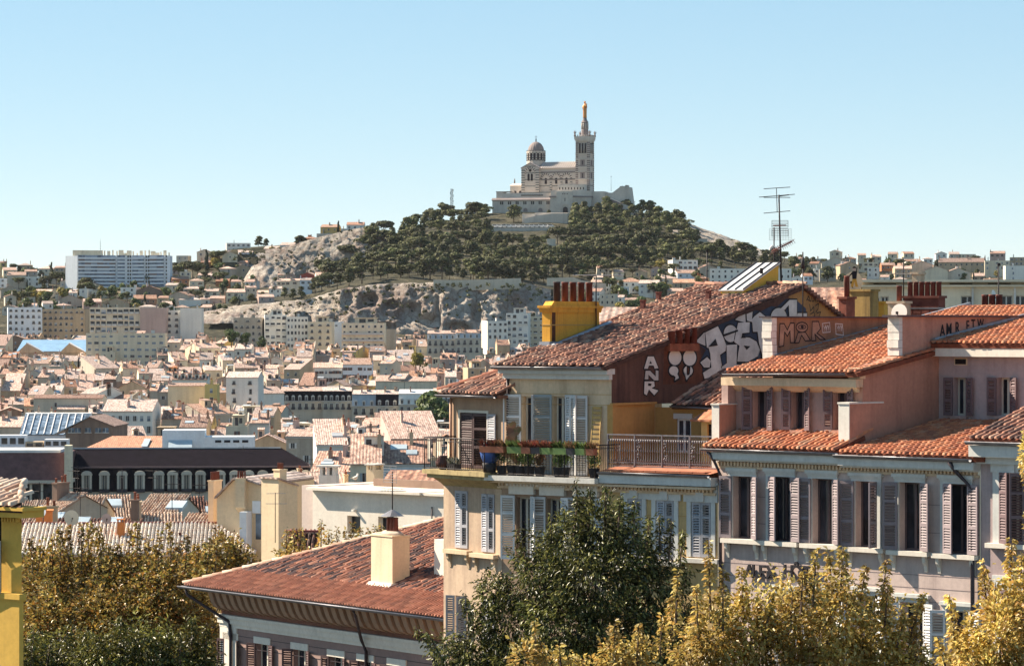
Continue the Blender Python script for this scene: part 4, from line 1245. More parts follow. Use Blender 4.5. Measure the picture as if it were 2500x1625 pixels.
TILE_OLD=tilemat('old_canal_tile',[(0.28,0.105,0.07),(0.36,0.15,0.095),(0.17,0.075,0.06),(0.42,0.20,0.135),(0.09,0.055,0.055),(0.32,0.13,0.085),(0.12,0.07,0.065),(0.07,0.05,0.055)],0.5)
TILE_ORG=tilemat('new_orange_tile',[(0.47,0.16,0.075),(0.41,0.135,0.065),(0.51,0.195,0.095),(0.35,0.12,0.065),(0.46,0.21,0.12)],0.4)
TILE_PALE=tilemat('pale_roman_tile',[(0.58,0.40,0.29),(0.66,0.48,0.36),(0.50,0.33,0.24),(0.70,0.54,0.42),(0.45,0.27,0.19)],0.3)
TILE_RED=tilemat('red_brown_tile',[(0.34,0.13,0.08),(0.40,0.17,0.10),(0.28,0.10,0.07),(0.44,0.20,0.12),(0.10,0.07,0.07),(0.30,0.12,0.08),(0.13,0.08,0.075)],0.35)
M_DECK=flat('tile_channel',(0.085,0.04,0.03),0.9,0,0.4,4.0)
M_DECKO=flat('tile_channel_orange',(0.22,0.065,0.035),0.9,0,0.3,4.0)
M_DECKP=flat('tile_channel_pale',(0.38,0.25,0.18),0.9,0,0.3,4.0)

# ------------------------------------------------------------------ landmark buildings of the town
def mansard(px0,px1,py_c,D,a,mh,ndorm,wall,slope_mat,top_mat,label,rows=2,cols=None,depth=11,seed=0,dorm_frame=None,balc=True,name='mansard_house',chim=3,dw=1.1,dh=1.8,slope=1.2,toppitch=14,spacing=None,base=None,group=None):
 fr=Frame(px0,D,a);fr.base=base if base is not None else ground((px0+px1)/2,D)-1
 w=fr.x(px1);H=fr.z(px0,py_c)
 rng=random.Random(seed)
 r=fr.root(name);tag(r,label,'building',group)
 mb=MB();mb.box(0,0,0,w,depth,H);mb.obj('wall',wall,r)
 mb=MB();mb.box(-0.1,-0.35,H,w+0.1,depth,H+0.3);mb.obj('cornice',M_FRAME,r)
 z0,z1=H+0.3,H+0.3+mh
 mb=MB();mb.prism([(0.05,z0),(depth,z0),(depth,z1),(slope,z1)],'x',0,w);mr=mb.obj('mansard_roof',slope_mat,r)
 t=math.tan(R(toppitch));zr=z1+(depth/2)*t
 mb=MB();mb.prism([(slope-0.3,z1-0.02),(depth/2+0.5,zr),(depth,z1),(depth,z1+0.15),(depth/2+0.5,zr+0.16),(slope-0.3,z1+0.14)],'x',-0.05,w+0.05);mb.obj('roof',top_mat,r)
 dorm_frame=dorm_frame or M_FRAME
 xs=spacing or [(k+0.5)/ndorm for k in range(ndorm)]
 for u in xs:
  x=u*w;mb=MB()
  mb.box(x-dw/2,0.12,z0,x+dw/2,slope*0.9,z0+dh*0.82,0)
  mb.prism(arch_poly(x-dw/2-0.1,x+dw/2+0.1,z0+dh*0.80,z0+dh*1.0+0.25),'y',0.0,slope*1.1,0)
  mb.box(x-dw*0.30,0.05,z0+0.1,x+dw*0.30,0.14,z0+dh*0.78,1)
  mb.box(x-0.03,0.03,z0+0.1,x+0.03,0.06,z0+dh*0.78,0)
  mb.obj('dormer',[dorm_frame,M_GL],r)
 if rows:
  me=far_window('balc' if balc else 'shutw');cols=cols or ndorm
  for k in range(rows):
   for c in range(cols):
    link('window',me,r,loc=(w*(c+0.5)/cols,0,H-2.9-k*3.5),scale=(0.95,1,2.2))
 for k in range(chim):
  add_chimney(r,(w*rng.uniform(0.02,0.98),depth*rng.uniform(0.25,0.6),z1+0.6),rng.choice([1,3]),rng.choice([W['pink'],W['tan'],W['grey']]),rng)
 return r,fr,w,z0,z1

def block(px0,px1,py,D,a,wall,label,rows,cols,win,depth=12,blank=0.0,chim=3,terrace=False,balcony=False,wh=1.5,ww=1.1,first=0.9,rmat='flat',**kw):
 return house(px0,px1,py,D,a,depth,'flat',10,wall,rmat,win,rows,cols,chim,label,'building',None,'apartment_building',seed=int(px0),wh=wh,ww=ww,first=first,blank=blank,terrace=terrace,balcony=balcony,**kw)

block(19,103,750,1640,-10,'bluewhite','bluish white apartment block with balcony columns at the left edge',6,6,'balc',chim=3)
block(104,207,754,1650,3,'tan','brown shaded apartment block with jumbled balconies on the left',6,8,'balc',chim=4)
block(219,342,750,1625,2,'cream','cream balcony slab with dark recessed loggias and roof water tanks',6,9,'loggia',chim=7,ww=2.2,wh=2.3)
block(342,404,751,1623,2,'pink','tall blank pinkish end wall beside the cream balcony slab',0,0,None,chim=1)
block(210,402,813,1490,0,'cream','long pale cream apartment block in front of the balcony slab',6,11,'band',chim=4,ww=1.7,wh=1.1)
block(405,440,757,1632,0,'white','narrow white house with balconies right of the blank pinkish wall',4,2,'balc',chim=1)
block(440,492,752,1630,0,'white','broad blank white wall right of the narrow balcony house',0,0,None,chim=1)
block(646,700,768,1570,-6,'white','stepped white block with a roof terrace below the low quarry cliff',5,4,'loggia',chim=2,terrace=True,ww=1.8)
block(570,640,775,1575,4,'grey','grey block with ladder-like balconies below the low quarry cliff',5,5,'balc',chim=2)
block(700,752,773,1560,-4,'white','white block with many small windows in the middle of the white cluster',6,6,'plain',chim=2,ww=0.9)
block(752,810,785,1555,3,'cream','blank-sided cream block at the right end of the white cluster',4,3,'balc',chim=2,blank=0.0,terrace=True)
block(834,938,788,1530,2,'cream','pale block with long balconies and a penthouse under the quarry cliff',5,7,'plain',chim=3,terrace=True,balcony=True)
block(808,836,785,1575,0,'bluewhite','small bluish modern house left of the penthouse block',1,1,'band',chim=0)
block(938,965,803,1560,0,'grey','plain grey stair tower right of the penthouse block',0,0,None,chim=0)
block(1190,1240,783,1570,-14,'white','white stepped block with a sloping stair roof under the quarry cliff',3,4,'plain',chim=1)
block(1236,1290,764,1575,6,'white','tall white terraced block left of the yellow chimney',5,4,'loggia',chim=2,terrace=True,ww=1.6)
block(1285,1345,772,1585,0,'cream','cream terraced block half hidden by the yellow chimney',5,4,'loggia',chim=1,ww=1.6)
mansard(1043,1112,828,1490,2,2.2,5,W['stone'],RF['zinc'],RF['terra'],'grey mansard house with white pediment left of the stepped white block',seed=3,chim=4)
mansard(1112,1172,826,1488,2,2.2,4,W['stone'],RF['zinc'],RF['terra'],'grey mansard house with a planted roof terrace under the stepped white block',seed=4,chim=4)

# blue sheet-roofed workshop
def workshop():
 fr=Frame(42,1510,0);fr.base=ground(120,1510)-1
 r=fr.root('workshop');tag(r,'low workshop with a blue metal roof below the left apartment blocks','workshop')
 w=fr.x(209);H=fr.z(42,858)
 mb=MB();mb.box(0,0,0,w,20,H);mb.obj('wall',W['grey'],r)
 mb=MB();mb.prism([(-0.4,H),(20,H+5.2),(20,H+5.4),(-0.4,H+0.2)],'x',-0.3,w+0.3);ro=mb.obj('roof',RF['blue'],r)
 for q in (0.0,0.62):
  mb=MB();x=q*w;mb.prism([(x,H-0.5),(x+12,H-0.5),(x+4.5,H+3.8)],'y',-1.2,4);mb.obj('gable',W['tan'],r)
  mb=MB();mb.prism([(x+4.3,H+3.9),(x+12.3,H-0.4),(x+12.3,H-0.15),(x+4.5,H+4.2)],'y',-1.5,4.2);mb.obj('gable_roof',RF['white'],r)
workshop()

# the row of grey mansard houses in the middle of the town
mansard(692,788,980,1180,-3,3.4,6,W['stone'],RF['slate'],RF['pink'],'first grey house of the mansard terrace, with six round dark dormers',rows=1,seed=1,chim=3)
mansard(788,859,980,1176,-3,3.4,5,W['stone'],RF['slate'],RF['pink'],'second grey house of the mansard terrace, with a long dark balcony',rows=1,seed=2,chim=2)
mansard(859,917,992,1172,3,4.0,3,W['stone'],RF['zinc'],RF['pink'],'third house of the mansard terrace, with three pale bulging dormers',rows=2,seed=5,chim=3)
mansard(917,973,992,1168,3,4.0,3,W['stone'],RF['slate'],RF['pink'],'fourth house of the mansard terrace, with a glazed skylight on its roof',rows=2,seed=6,chim=3)
mansard(973,1056,988,1164,2,3.6,5,W['stone'],W['white'],RF['white'],'fifth house of the mansard terrace, white with a glazed attic strip',rows=2,seed=7,chim=1)
mansard(1056,1100,985,1160,2,3.6,4,W['stone'],RF['slate'],RF['pink'],'last grey house of the mansard terrace beside the balcony corner',rows=2,seed=8,chim=2)
house(768,836,897,1270,0,10,'front',20,'white','pink','shutb',2,6,2,'white house with six brown-shuttered windows in a row','house',None,'town_house',wh=1.5)
house(837,908,889,1268,0,11,'front',22,'bluewhite','pink','shutb',3,6,2,'taller bluish white house with a planted terrace right of the brown-shuttered white one','house',None,'town_house',wh=1.5)
house(917,1066,930,1235,0,16,'front',14,'cream','pink',None,0,0,2,'long hall with one broad pale pink roof above the mansard terrace','hall',None,'hall',skylight=1)
house(552,630,921,1120,5,12,'front',17,'white','pink','balc',3,2,1,'white house with a tall slit and roof balcony left of the mansard terrace','house',None,'town_house')
house(628,694,960,1150,-30,12,'front',20,'white','pink',None,0,0,2,'house with a tall blank white side wall at the left end of the mansard terrace','house',None,'town_house')
house(250,372,1003,870,4,13,'front',20,'white','pink','shutw',2,7,3,'wide white house with seven upper windows and a pink roof','house',None,'town_house',wh=1.8,rf=0.6)
house(82,250,972,960,0,10,'front',10,'stone','brown','plain',1,1,1,'long blank greenish grey wall left of the wide white house','house',None,'town_house',blank=0.3)
house(410,500,942,1010,0,9,'front',10,'cream','terra',None,0,0,1,'broad blank cream wall with a brick flue in the middle of the town','house',None,'town_house')
house(500,530,938,1000,0,9,'flat',10,'yellow','flat','plain',2,1,1,'narrow yellow house right of the broad blank cream wall','house',None,'town_house')
house(420,506,926,1060,0,9,'front',18,'white','brown','shutw',1,6,3,'white house with a dark attic and five tall windows above the blank cream wall','house',None,'town_house',dormer=5)

# long black mansard with fifteen white dormers, and its red-brown neighbour
def black_mansard():
 D=600.0
 fr=Frame(174,D,-5.5);fr.base=ground(450,D)-1
 r=fr.root('black_mansard_building');tag(r,'long building with a steep black mansard roof and fifteen white dormers','building')
 w=fr.x(757);z0=fr.z(174,1200);zm=fr.z(170,1143);zt=fr.z(166,1099)
 mb=MB();mb.box(0,0.2,0,w,16,z0);mb.obj('wall',W['stone'],r)
 mb=MB();mb.prism([(0,z0),(16,z0),(15,zm),(0.9,zm)],'x',0,w);mb.obj('lower_slope',RF['slate'],r)
 mb=MB();mb.box(-0.1,0.6,zm,w+0.1,15.2,zm+0.28);mb.obj('band',flat('slate_edge_band',(0.16,0.11,0.11),0.7),r)
 d=w*0.075
 mb=MB()
 b4=[(0,0.95,zm+0.28),(w,0.95,zm+0.28),(w,15,zm+0.28),(0,15,zm+0.28)]
 t4=[(-0.0,7.0,zt),(w-w*0.115,7.0,zt),(w-w*0.115,9.0,zt),(-0.0,9.0,zt)]
 for i in range(4):
  j=(i+1)%4;mb.face([b4[i],b4[j],t4[j],t4[i]])
 mb.face(t4);mb.obj('upper_slope',RF['slate'],r)
 mb=MB();mb.box(0,6.9,zt,w*0.88,7.1,zt+0.25);mb.obj('ridge_capping',RF['zinc'],r)
 ks=[438,527,617,706,803,872,943,1013,1113,1186,1257,1328,1432,1488,1545]
 for k in ks:
  px=k/2.0696
  x=fr.x(px);zz=z0+0.35;mb=MB();h=(zm-z0)*0.62
  mb.box(x-0.92,-0.15,zz,x-0.48,1.0,zz+h,0);mb.box(x+0.48,-0.15,zz,x+0.92,1.0,zz+h,0)
  mb.prism([(x-1.0,zz+h),(x+1.0,zz+h),(x+1.0,zz+h+0.25)]+[(x+0.95*math.cos(math.pi*i/8),zz+h+0.25+0.55*math.sin(math.pi*i/8)) for i in range(9)]+[(x-1.0,zz+h+0.25)],'y',-0.25,1.2,0)
  mb.box(x-0.48,0.15,zz,x+0.48,0.25,zz+h,1)
  for q in (-0.3,0,0.3):mb.box(x+q-0.05,0.05,zz,x+q+0.05,0.16,zz+h,0)
  mb.box(x-0.95,-0.45,zz-0.5,x+0.95,-0.38,zz+0.15,2)
  mb.obj('dormer',[M_CREAMST,M_GL,M_RAIL],r)
 mb=MB();mb.tube([(w*0.72,6,zt-1.5),(w*0.72,6,zt+0.6)],0.05,5);mb.box(w*0.72-0.9,5.97,zt+0.2,w*0.72+0.9,6.03,zt+0.26);mb.obj('aerial',M_IRON,r)
 # roof huts of white sheet behind the ridge
 fr2=Frame(396,640,-3);fr2.base=ground(450,640)
 r2=fr2.root('roof_plant_room');tag(r2,'long white roof plant room behind the black mansard ridge','building')
 mb=MB();mb.box(0,0,0,fr2.x(500),8,fr2.z(396,1050));mb.box(fr2.x(500),0.5,0,fr2.x(620),8,fr2.z(396,1066));mb.obj('wall',W['bluewhite'],r2)
 mb=MB();xx=fr2.x(412);mb.prism([(-2.5,fr2.z(400,1092)),(-0.05,fr2.z(400,1074)),(-0.05,fr2.z(400,1092))],'x',xx,xx+4.6);mb.obj('slanted_skylight',M_GLSKY,r2)
 for q in range(4):
  mb=MB();x=fr2.x(525+q*22);mb.box(x,0.42,fr2.z(500,1080),x+1.2,0.52,fr2.z(500,1074));mb.obj('window',M_GL,r2)
 fr3=Frame(206,660,2);fr3.base=ground(300,660)
 r3=fr3.root('orange_roof_hall');tag(r3,'low hall with a bright orange tiled roof behind the black mansard','hall')
 w3=fr3.x(396);H3=fr3.z(206,1096)
 mb=MB();mb.box(0,0,0,w3,14,H3);mb.obj('wall',W['cream'],r3)
 mb=MB();zz3=H3+2.4;mb.face([(-0.3,-0.3,H3),(w3+0.3,-0.3,H3),(w3+0.3,9,zz3),(w3*0.27,9,zz3)]);mb.face([(-0.3,-0.3,H3),(w3*0.27,9,zz3),(-0.3,16,H3)]);ro=mb.obj('roof',RF['orange'],r3)
 mb=MB();mb.prism([(1.0,H3+0.45),(6,H3+1.80),(6,H3+1.95),(1.0,H3+0.6)],'x',w3*0.72,w3*0.80);mb.obj('roof_light',M_GLSKY,ro)
M_CREAMST=flat('cream_stone_trim',(0.64,0.56,0.45),0.85,0,0.12)
black_mansard()

def plum_mansard():
 D=590.0
 fr=Frame(-60,D,-2);fr.base=ground(60,D)-1
 r=fr.root('red_brown_mansard_building');tag(r,'building with a red-brown sheet mansard and four skylights at the left edge','building')
 w=fr.x(170);z0=fr.z(-60,1172);z1=fr.z(-60,1106)
 mb=MB();mb.box(0,1.2,0,w-0.5,15,z0-0.6);mb.obj('wall',W['brown'],r)
 mb=MB();mb.box(-0.2,-0.3,z0-0.6,w+0.1,15,z0);mb.obj('cornice',M_CREAMST,r)
 mb=MB();mb.prism([(0,z0),(15,z0),(15,z1),(2.6,z1)],'x',0,w-0.4);ro=mb.obj('mansard_roof',RF['plum'],r)
 mb=MB();mb.box(0,2.4,z1,w-2.0,15,z1+0.5);mb.obj('flat_roof',RF['white'],r)
 for px in (0,35,72,105):
  x=fr.x(px);t=0.42;y=2.6*t;z=z0+(z1-z0)*t
  mb=MB();mb.prism([(y-0.25,z-1.0),(y+0.4,z+0.7),(y+0.6,z+0.7),(y+0.3,z-1.0)],'x',x-0.6,x+0.6);mb.obj('skylight',M_GLB,ro)
 for k in range(9):
  x=w-1.0-k*2.0
  mb=MB();mb.box(x-0.2,0.2,z0-4,x+0.2,0.7,z0-0.6);mb.obj('pillar',M_CREAMST,r)
 mb=MB();mb.box(0,0.9,z0-3.6,w-1,1.21,z0-0.8);mb.obj('window_band',M_GL,r)
 mb=MB();mb.box(w-0.9,-0.5,z0-4,w+0.3,3,z1+1.4);mb.obj('party_wall',W['cream'],r)
 # plant on the flat roof
 for i,(px0,px1,y,y2,nm,mt,lb) in enumerate(((-20,62,1062,1078,'roof_plant',W['bluewhite'],'grey roof plant box above the red-brown mansard'),(62,105,1078,1085,'roof_plant',W['tan'],'low beige roof plant right of the grey plant box'),(108,165,1072,1100,'roof_plant',RF['white'],'white framed rooftop cabin with dark glazing'))):
  f4=Frame(px0,612,-2);f4.base=z1+fr.base
  q=f4.root(nm);tag(q,lb,'roof plant')
  ww=f4.x(px1);hh=max(1.2,f4.z(px0,y))
  mb=MB();mb.box(0,0,-3,ww,4,hh);mb.obj('housing',mt,q)
  mb=MB();n=max(2,int(ww/1.4))
  for k in range(n):mb.box(ww*(k+0.15)/n,-0.06,hh*0.35,ww*(k+0.85)/n,0.0,hh*0.8)
  mb.obj('louvre',M_GL,q)
plum_mansard()

def factory():
 D=740.0
 fr=Frame(160,D,2);fr.base=ground(210,D)-1
 r=fr.root('old_factory');tag(r,'old brown factory gable with small windows beside a glazed shed roof','factory')
 w=fr.x(275);H=fr.z(160,1050);zp=fr.z(216,1018)
 mb=MB();xp=fr.x(218);mb.prism([(0,0),(w,0),(w,H+1),(xp,zp),(0,H)],'y',0,22);mb.obj('wall',W['brown'],r)
 mb=MB();mb.prism([(-2.6,H-1.0),(xp,zp),(xp,zp+0.2),(-2.6,H-0.8)],'y',-0.6,22);mb.obj('sheet_roof',RF['zinc'],r)
 mb=MB();mb.prism([(xp,zp),(w+0.4,H+0.8),(w+0.4,H+1.0),(xp,zp+0.2)],'y',-0.4,22);mb.obj('tile_roof',RF['brown'],r)
 for px in (174,190,215,240,258):
  x=fr.x(px);mb=MB();z=fr.z(px,1055);mb.box(x-0.65,-0.1,z,x+0.65,0.1,z+1.0,0);mb.box(x-0.05,-0.14,z,x+0.05,-0.08,z+1.0,1);mb.box(x-0.8,-0.2,z-0.15,x+0.8,0,z,1);mb.obj('window',[M_GLB,M_FRAME],r)
 f2=Frame(48,760,-3);f2.base=ground(120,760)
 r=f2.root('glazed_shed');tag(r,'dark glazed workshop roof with white bars left of the brown factory','shed')
 w2=f2.x(200);zz=f2.z(48,1062)
 mb=MB();mb.box(0,0,0,w2,16,zz);mb.obj('wall',W['bluewhite'],r)
 mb=MB();mb.prism([(-0.2,zz),(13,zz+4.2),(13,zz+4.4),(-0.2,zz+0.2)],'x',0,w2);ro=mb.obj('glass_roof',M_GLB,r)
 for k in range(9):
  mb=MB();x=w2*(k+0.4)/9;mb.prism([(-0.25,zz+0.22),(13,zz+4.42),(13,zz+4.65),(-0.25,zz+0.45)],'x',x,x+0.22);mb.obj('roof_bar',RF['white'],ro)
 mb=MB();mb.box(0,13.2,zz,w2+1,18,zz+4.8);mb.obj('white_parapet',RF['white'],r)
factory()

# ------------------------------------------------------------------ rows of ordinary town houses
ORD=['first','second','third','fourth','fifth','sixth','seventh','eighth','ninth','tenth','eleventh','twelfth','thirteenth','fourteenth','fifteenth','sixteenth','seventeenth','eighteenth','nineteenth','twentieth',
'twenty-first','twenty-second','twenty-third','twenty-fourth','twenty-fifth','twenty-sixth','twenty-seventh','twenty-eighth','twenty-ninth','thirtieth','thirty-first','thirty-second','thirty-third','thirty-fourth']
WN={'cream':'cream','white':'white','bluewhite':'bluish white','grey':'grey','tan':'tan','pink':'pinkish','stone':'stone-grey','brown':'brown','ochre':'ochre','yellow':'yellow'}
RN={'pink':'pale pink','terra':'terracotta','brown':'brown','orange':'orange','flat':'flat','zinc':'zinc','white':'white sheet'}
ROWS=[
(836,1600,-60,1340,'at the foot of the quarry cliff',6),
(860,1500,-60,1340,'in the second row below the cliff',-4),
(884,1410,-60,1300,'in the third row below the cliff',3),
(906,1330,-60,1260,'in the fourth row below the cliff',-7),
(930,1250,-60,1180,'level with the brown-shuttered white houses',4),
(955,1190,-60,720,'level with the mansard terrace roofs',-5),
(980,1090,-60,640,'in front of the blank cream wall',5),
(1004,960,-60,1110,'behind the wide seven-windowed house',-6),
(1032,880,-60,1110,'below the mansard terrace',4),
(1060,790,270,1120,'behind the brown factory',6),
(1088,700,590,1120,'behind the black mansard ridge',-5),
(1116,610,760,1110,'right of the black mansard',-9),
(1142,530,760,1100,'second row right of the black mansard',7),
(1168,430,755,1090,'just above the white terrace wall',-6),
]
PROTECT=[(692,1100,1032,1160),(760,912,925,1268),(917,1066,940,1235),(552,694,990,1110),(240,376,1042,870),(82,250,1012,960),(410,530,990,1000),(420,506,944,1060),
(160,275,1078,740),(48,200,1062,760),(206,396,1096,660),(396,620,1092,640),(210,402,884,1490),(42,209,868,1510),(570,640,835,1575),(834,938,845,1530),(646,810,838,1555),(1043,1172,856,1488),(1190,1345,820,1570)]
AER=None
def aerial_mesh():
 global AER
 if AER is None:
  mb=MB();mb.tube([(0,0,-0.5),(0,0,2.6)],0.03,4);mb.tube([(-0.6,0,2.5),(0.8,0,2.5)],0.02,4)
  for k in range(6):mb.tube([(-0.5+k*0.24,-0.35,2.5),(-0.5+k*0.24,0.35,2.5)],0.015,3)
  mb.tube([(-0.5,0,1.9),(0.5,0,1.9)],0.02,4)
  AER=mb.mesh('aerial',[M_IRON])
 return AER
def fill_rows():
 used={}
 for ri,(py,D,p0,p1,phrase,ang) in enumerate(ROWS):
  rng=random.Random(100+ri)
  x=p0+rng.uniform(-20,20);cnt={}
  while x<p1:
   wm=rng.choice([4.0,4.6,5.2,5.8,6.4,7,8,9.5]);wp=wm*F/D
   kind=rng.choices(['front','side','flat','mono'],[70,12,8,10])[0]
   wall=rng.choices(['cream','white','bluewhite','grey','tan','pink','stone','brown','yellow'],[26,10,2,16,18,8,14,5,3])[0]
   rm=rng.choices(['pink','terra','brown','orange'],[56,20,23,1])[0] if kind!='flat' else 'flat'
   e=py+rng.gauss(0,1.5)*F/D
   rise=(2.4 if kind!='flat' else 2.6)*F/D
   for (q0,q1,yb,dd) in PROTECT:
    if D<dd and x<q1-3 and x+wp>q0+3:e=max(e,yb+rise)
   a=ang+rng.uniform(-9,9)
   if rng.random()<0.12:a+=rng.choice([-28,28])
   dp=rng.uniform(9,14);d2=D+rng.uniform(-18,18)
   win=rng.choice(['shutg','shutw','shutb','plain','plain','balc'])
   wn=WN[wall]+('-walled' if wall not in ('white','bluewhite') else '')
   rn={'front':RN[rm]+' roof','side':RN[rm]+' gable','flat':'flat roof terrace','mono':RN[rm]+' lean-to roof'}[kind]
   size='narrow' if wm<5.6 else 'wide' if wm>7.5 else 'middling'
   key='%s %s house with %s'%(size,wn,rn)
   cnt[key]=cnt.get(key,0)+1
   n=cnt[key]
   lab=key+' '+phrase if n==1 else ORD[n-1]+'-from-left '+key+' '+phrase
   if e-py>70:x+=wp;continue
   r,fr,w,H=house(x,x+wp,e,d2,a,dp,'front' if kind in ('front','mono') else kind,rng.uniform(17,26),wall,rm,win if rng.random()<0.85 else None,rng.choice([1,2,2,3]),None,
   rng.choice([1,2,3,3,4]),lab,'house','ordinary houses of the old town','town_house',seed=ri*50+int(x),rf=rng.choice([0.45,0.55,0.6]) if kind!='mono' else 0.95,wh=rng.uniform(1.4,1.9),
   skylight=rng.choice([0,0,1,2]),dormer=rng.choice([0,0,0,0,0,2]) if kind=='front' else 0,balcony=rng.random()<0.12,topband=rng.random()<0.4,terrace=(kind=='flat'))
   t_=math.tan(R(20));zr_=H+dp*0.5*t_
   if kind=='front' and rng.random()<0.55:
    xx=rng.choice([-0.05,w-0.3]);up=rng.uniform(0.35,1.1)
    mb=MB();mb.prism([(0.2,H-1),(dp*0.95,H-1),(dp*0.95,H+up),(dp*0.5,zr_+up),(0.2,H+up*0.8)],'x',xx,xx+0.35);mb.obj('party_wall',W[rng.choice(['grey','tan','cream','brown','stone','pink'])],r)
   if rng.random()<0.35:
    x_,y_,ww_=w*rng.uniform(0.05,0.6),dp*rng.uniform(0.35,0.6),rng.uniform(1.2,2.6);z_=zr_+rng.uniform(0.2,1.5)
    mb=MB();mb.box(x_,y_,H-0.8,x_+ww_,y_+2.2,z_,0);mb.prism([(y_-0.15,z_),(y_+2.3,z_+0.35),(y_+2.3,z_+0.45),(y_-0.15,z_+0.1)],'x',x_-0.1,x_+ww_+0.1,1);mb.box(x_+0.25,y_-0.04,z_-1.5,x_+0.95,y_+0.01,z_-0.35,2)
    mb.obj('roof_hut',[W[rng.choice(['cream','white','tan','grey'])],RF[rm if rm!='flat' else 'zinc'],M_GL],r)
   if D<800:
    for k in range(rng.choice([0,1,1,2])):
     link('aerial',aerial_mesh(),r,loc=(w*rng.uniform(0.1,0.9),dp*0.5,H+dp*0.45*0.36),rot=(0,0,rng.uniform(0,3)))
   x+=wp*rng.choice([1.0,1.0,1.0,1.02,1.15])
fill_rows()
# ------------------------------------------------------------------ pines and other trees of the hill
M_PINE=leafmat('pine_needles',[(0.022,0.024,0.010),(0.050,0.054,0.018),(0.095,0.098,0.030),(0.17,0.165,0.05)],0.12,0.7,patch=0.08)
M_CYP=leafmat('cypress_green',[(0.018,0.026,0.014),(0.035,0.045,0.022),(0.05,0.06,0.03)],0.1,0.7)
M_BROAD=leafmat('broad_green',[(0.05,0.07,0.02),(0.09,0.12,0.035),(0.15,0.18,0.06)],0.25,0.6)
M_YEL=leafmat('yellow_green',[(0.16,0.15,0.03),(0.28,0.22,0.05),(0.36,0.27,0.06)],0.25,0.6)
M_BARK=flat('bark',(0.11,0.075,0.055),0.95,0,0.4,2.0)

def tuft_crown(clumps,per,size,seed,mat,name='crown',flat_=0.7):
 """Leaf tufts: small bent faces spread through each clump, denser at its skin."""
 rng=np.random.default_rng(seed)
 V,Fc=[],[]
 n0=0
 for (cx,cy,cz,rx,ry,rz) in clumps:
  d=rng.normal(size=(per,3));d/=np.linalg.norm(d,axis=1)[:,None]
  d[:,2]=np.where(rng.random(per)<0.62,np.abs(d[:,2]),d[:,2])
  rad=rng.uniform(0.55,1.06,per)**0.6
  c=np.stack([cx+d[:,0]*rx*rad,cy+d[:,1]*ry*rad,cz+d[:,2]*rz*rad],1)
  nrm=d+rng.normal(size=(per,3))*0.42;nrm/=np.linalg.norm(nrm,axis=1)[:,None]
  t=np.cross(nrm,rng.normal(size=(per,3)));t/=np.linalg.norm(t,axis=1)[:,None]
  b=np.cross(nrm,t)
  s=size*rng.uniform(0.55,1.25,per)[:,None]
  q=np.stack([c-t*s-b*s*0.5,c+t*s*0.3-b*s*0.9,c+t*s+b*s*0.5,c-t*s*0.2+b*s*0.9],1)
  V.append(q.reshape(-1,3));Fc.append(np.arange(per*4).reshape(per,4)+n0);n0+=per*4
 return np_mesh(name,np.concatenate(V),np.concatenate(Fc),mat)

def pine_kind(seed):
 rng=random.Random(seed)
 H=10.0;cl=[]
 n=rng.randint(9,14)
 for k in range(n):
  t=2*math.pi*k/n*1.6+rng.uniform(-0.4,0.4);rr=rng.uniform(0.6,3.0)
  z=H*rng.uniform(0.40,0.90)-rr*0.30
  s=rng.uniform(1.2,2.5);fl=0.72
  if seed%3==1:z=H*rng.uniform(0.70,0.92)-rr*0.12;rr*=1.25;fl=0.5
  elif seed%3==2:z=H*rng.uniform(0.22,0.95);rr=(1.05-z/H)*rng.uniform(1.5,3.4);s*=0.85
  cl.append((rr*math.cos(t),rr*math.sin(t),z,s*1.15,s*1.15,s*fl))
 cl.append((0,0,H*0.86,1.9,1.9,1.4))
 crown=tuft_crown(cl,120,0.42,seed,M_PINE)
 mb=MB();lean=rng.uniform(-0.8,0.8)
 mb.tube([(0,0,-1.5),(lean*0.3,0.1,H*0.35),(lean,0,H*0.8)],0.30,6,r1=0.10)
 for c in cl[:8]:mb.tube([(lean*0.5,0,H*0.45),(c[0]*0.5,c[1]*0.5,(H*0.45+c[2])/2),(c[0],c[1],c[2])],0.11,4,r1=0.04)
 return crown,mb.mesh('trunk',[M_BARK])
PK=[pine_kind(s) for s in range(9)]

def cyp_kind(seed):
 rng=random.Random(seed);cl=[]
 for k in range(9):
  t=k/8;r=1.25*(1-t)**0.6*min(1,0.5+3*t)+0.15
  cl.append((rng.uniform(-0.2,0.2),rng.uniform(-0.2,0.2),1.0+8.6*t,r,r,1.2))
 mb=MB();mb.tube([(0,0,-1),(0,0,8)],0.2,5,r1=0.05)
 return tuft_crown(cl,40,0.45,seed,M_CYP),mb.mesh('trunk',[M_BARK])
CK=[cyp_kind(s) for s in (21,22)]
def bush_kind(seed,mat):
 rng=random.Random(seed);cl=[]
 for k in range(10):
  t=rng.uniform(0,6.28);rr=rng.uniform(0,2.3);s=rng.uniform(1.1,1.9)
  cl.append((rr*math.cos(t),rr*math.sin(t),rng.uniform(2.2,5.6)-rr*0.4,s,s,s*0.85))
 mb=MB();mb.tube([(0,0,-1),(0.1,0,3.5)],0.22,5,r1=0.1)
 for c in cl[:6]:mb.tube([(0,0,1.5),(c[0],c[1],c[2])],0.09,4,r1=0.04)
 return tuft_crown(cl,60,0.5,seed,mat),mb.mesh('trunk',[M_BARK])
BK=[bush_kind(s,M_BROAD) for s in (31,32,33)];YK=[bush_kind(s,M_YEL) for s in (41,42)]

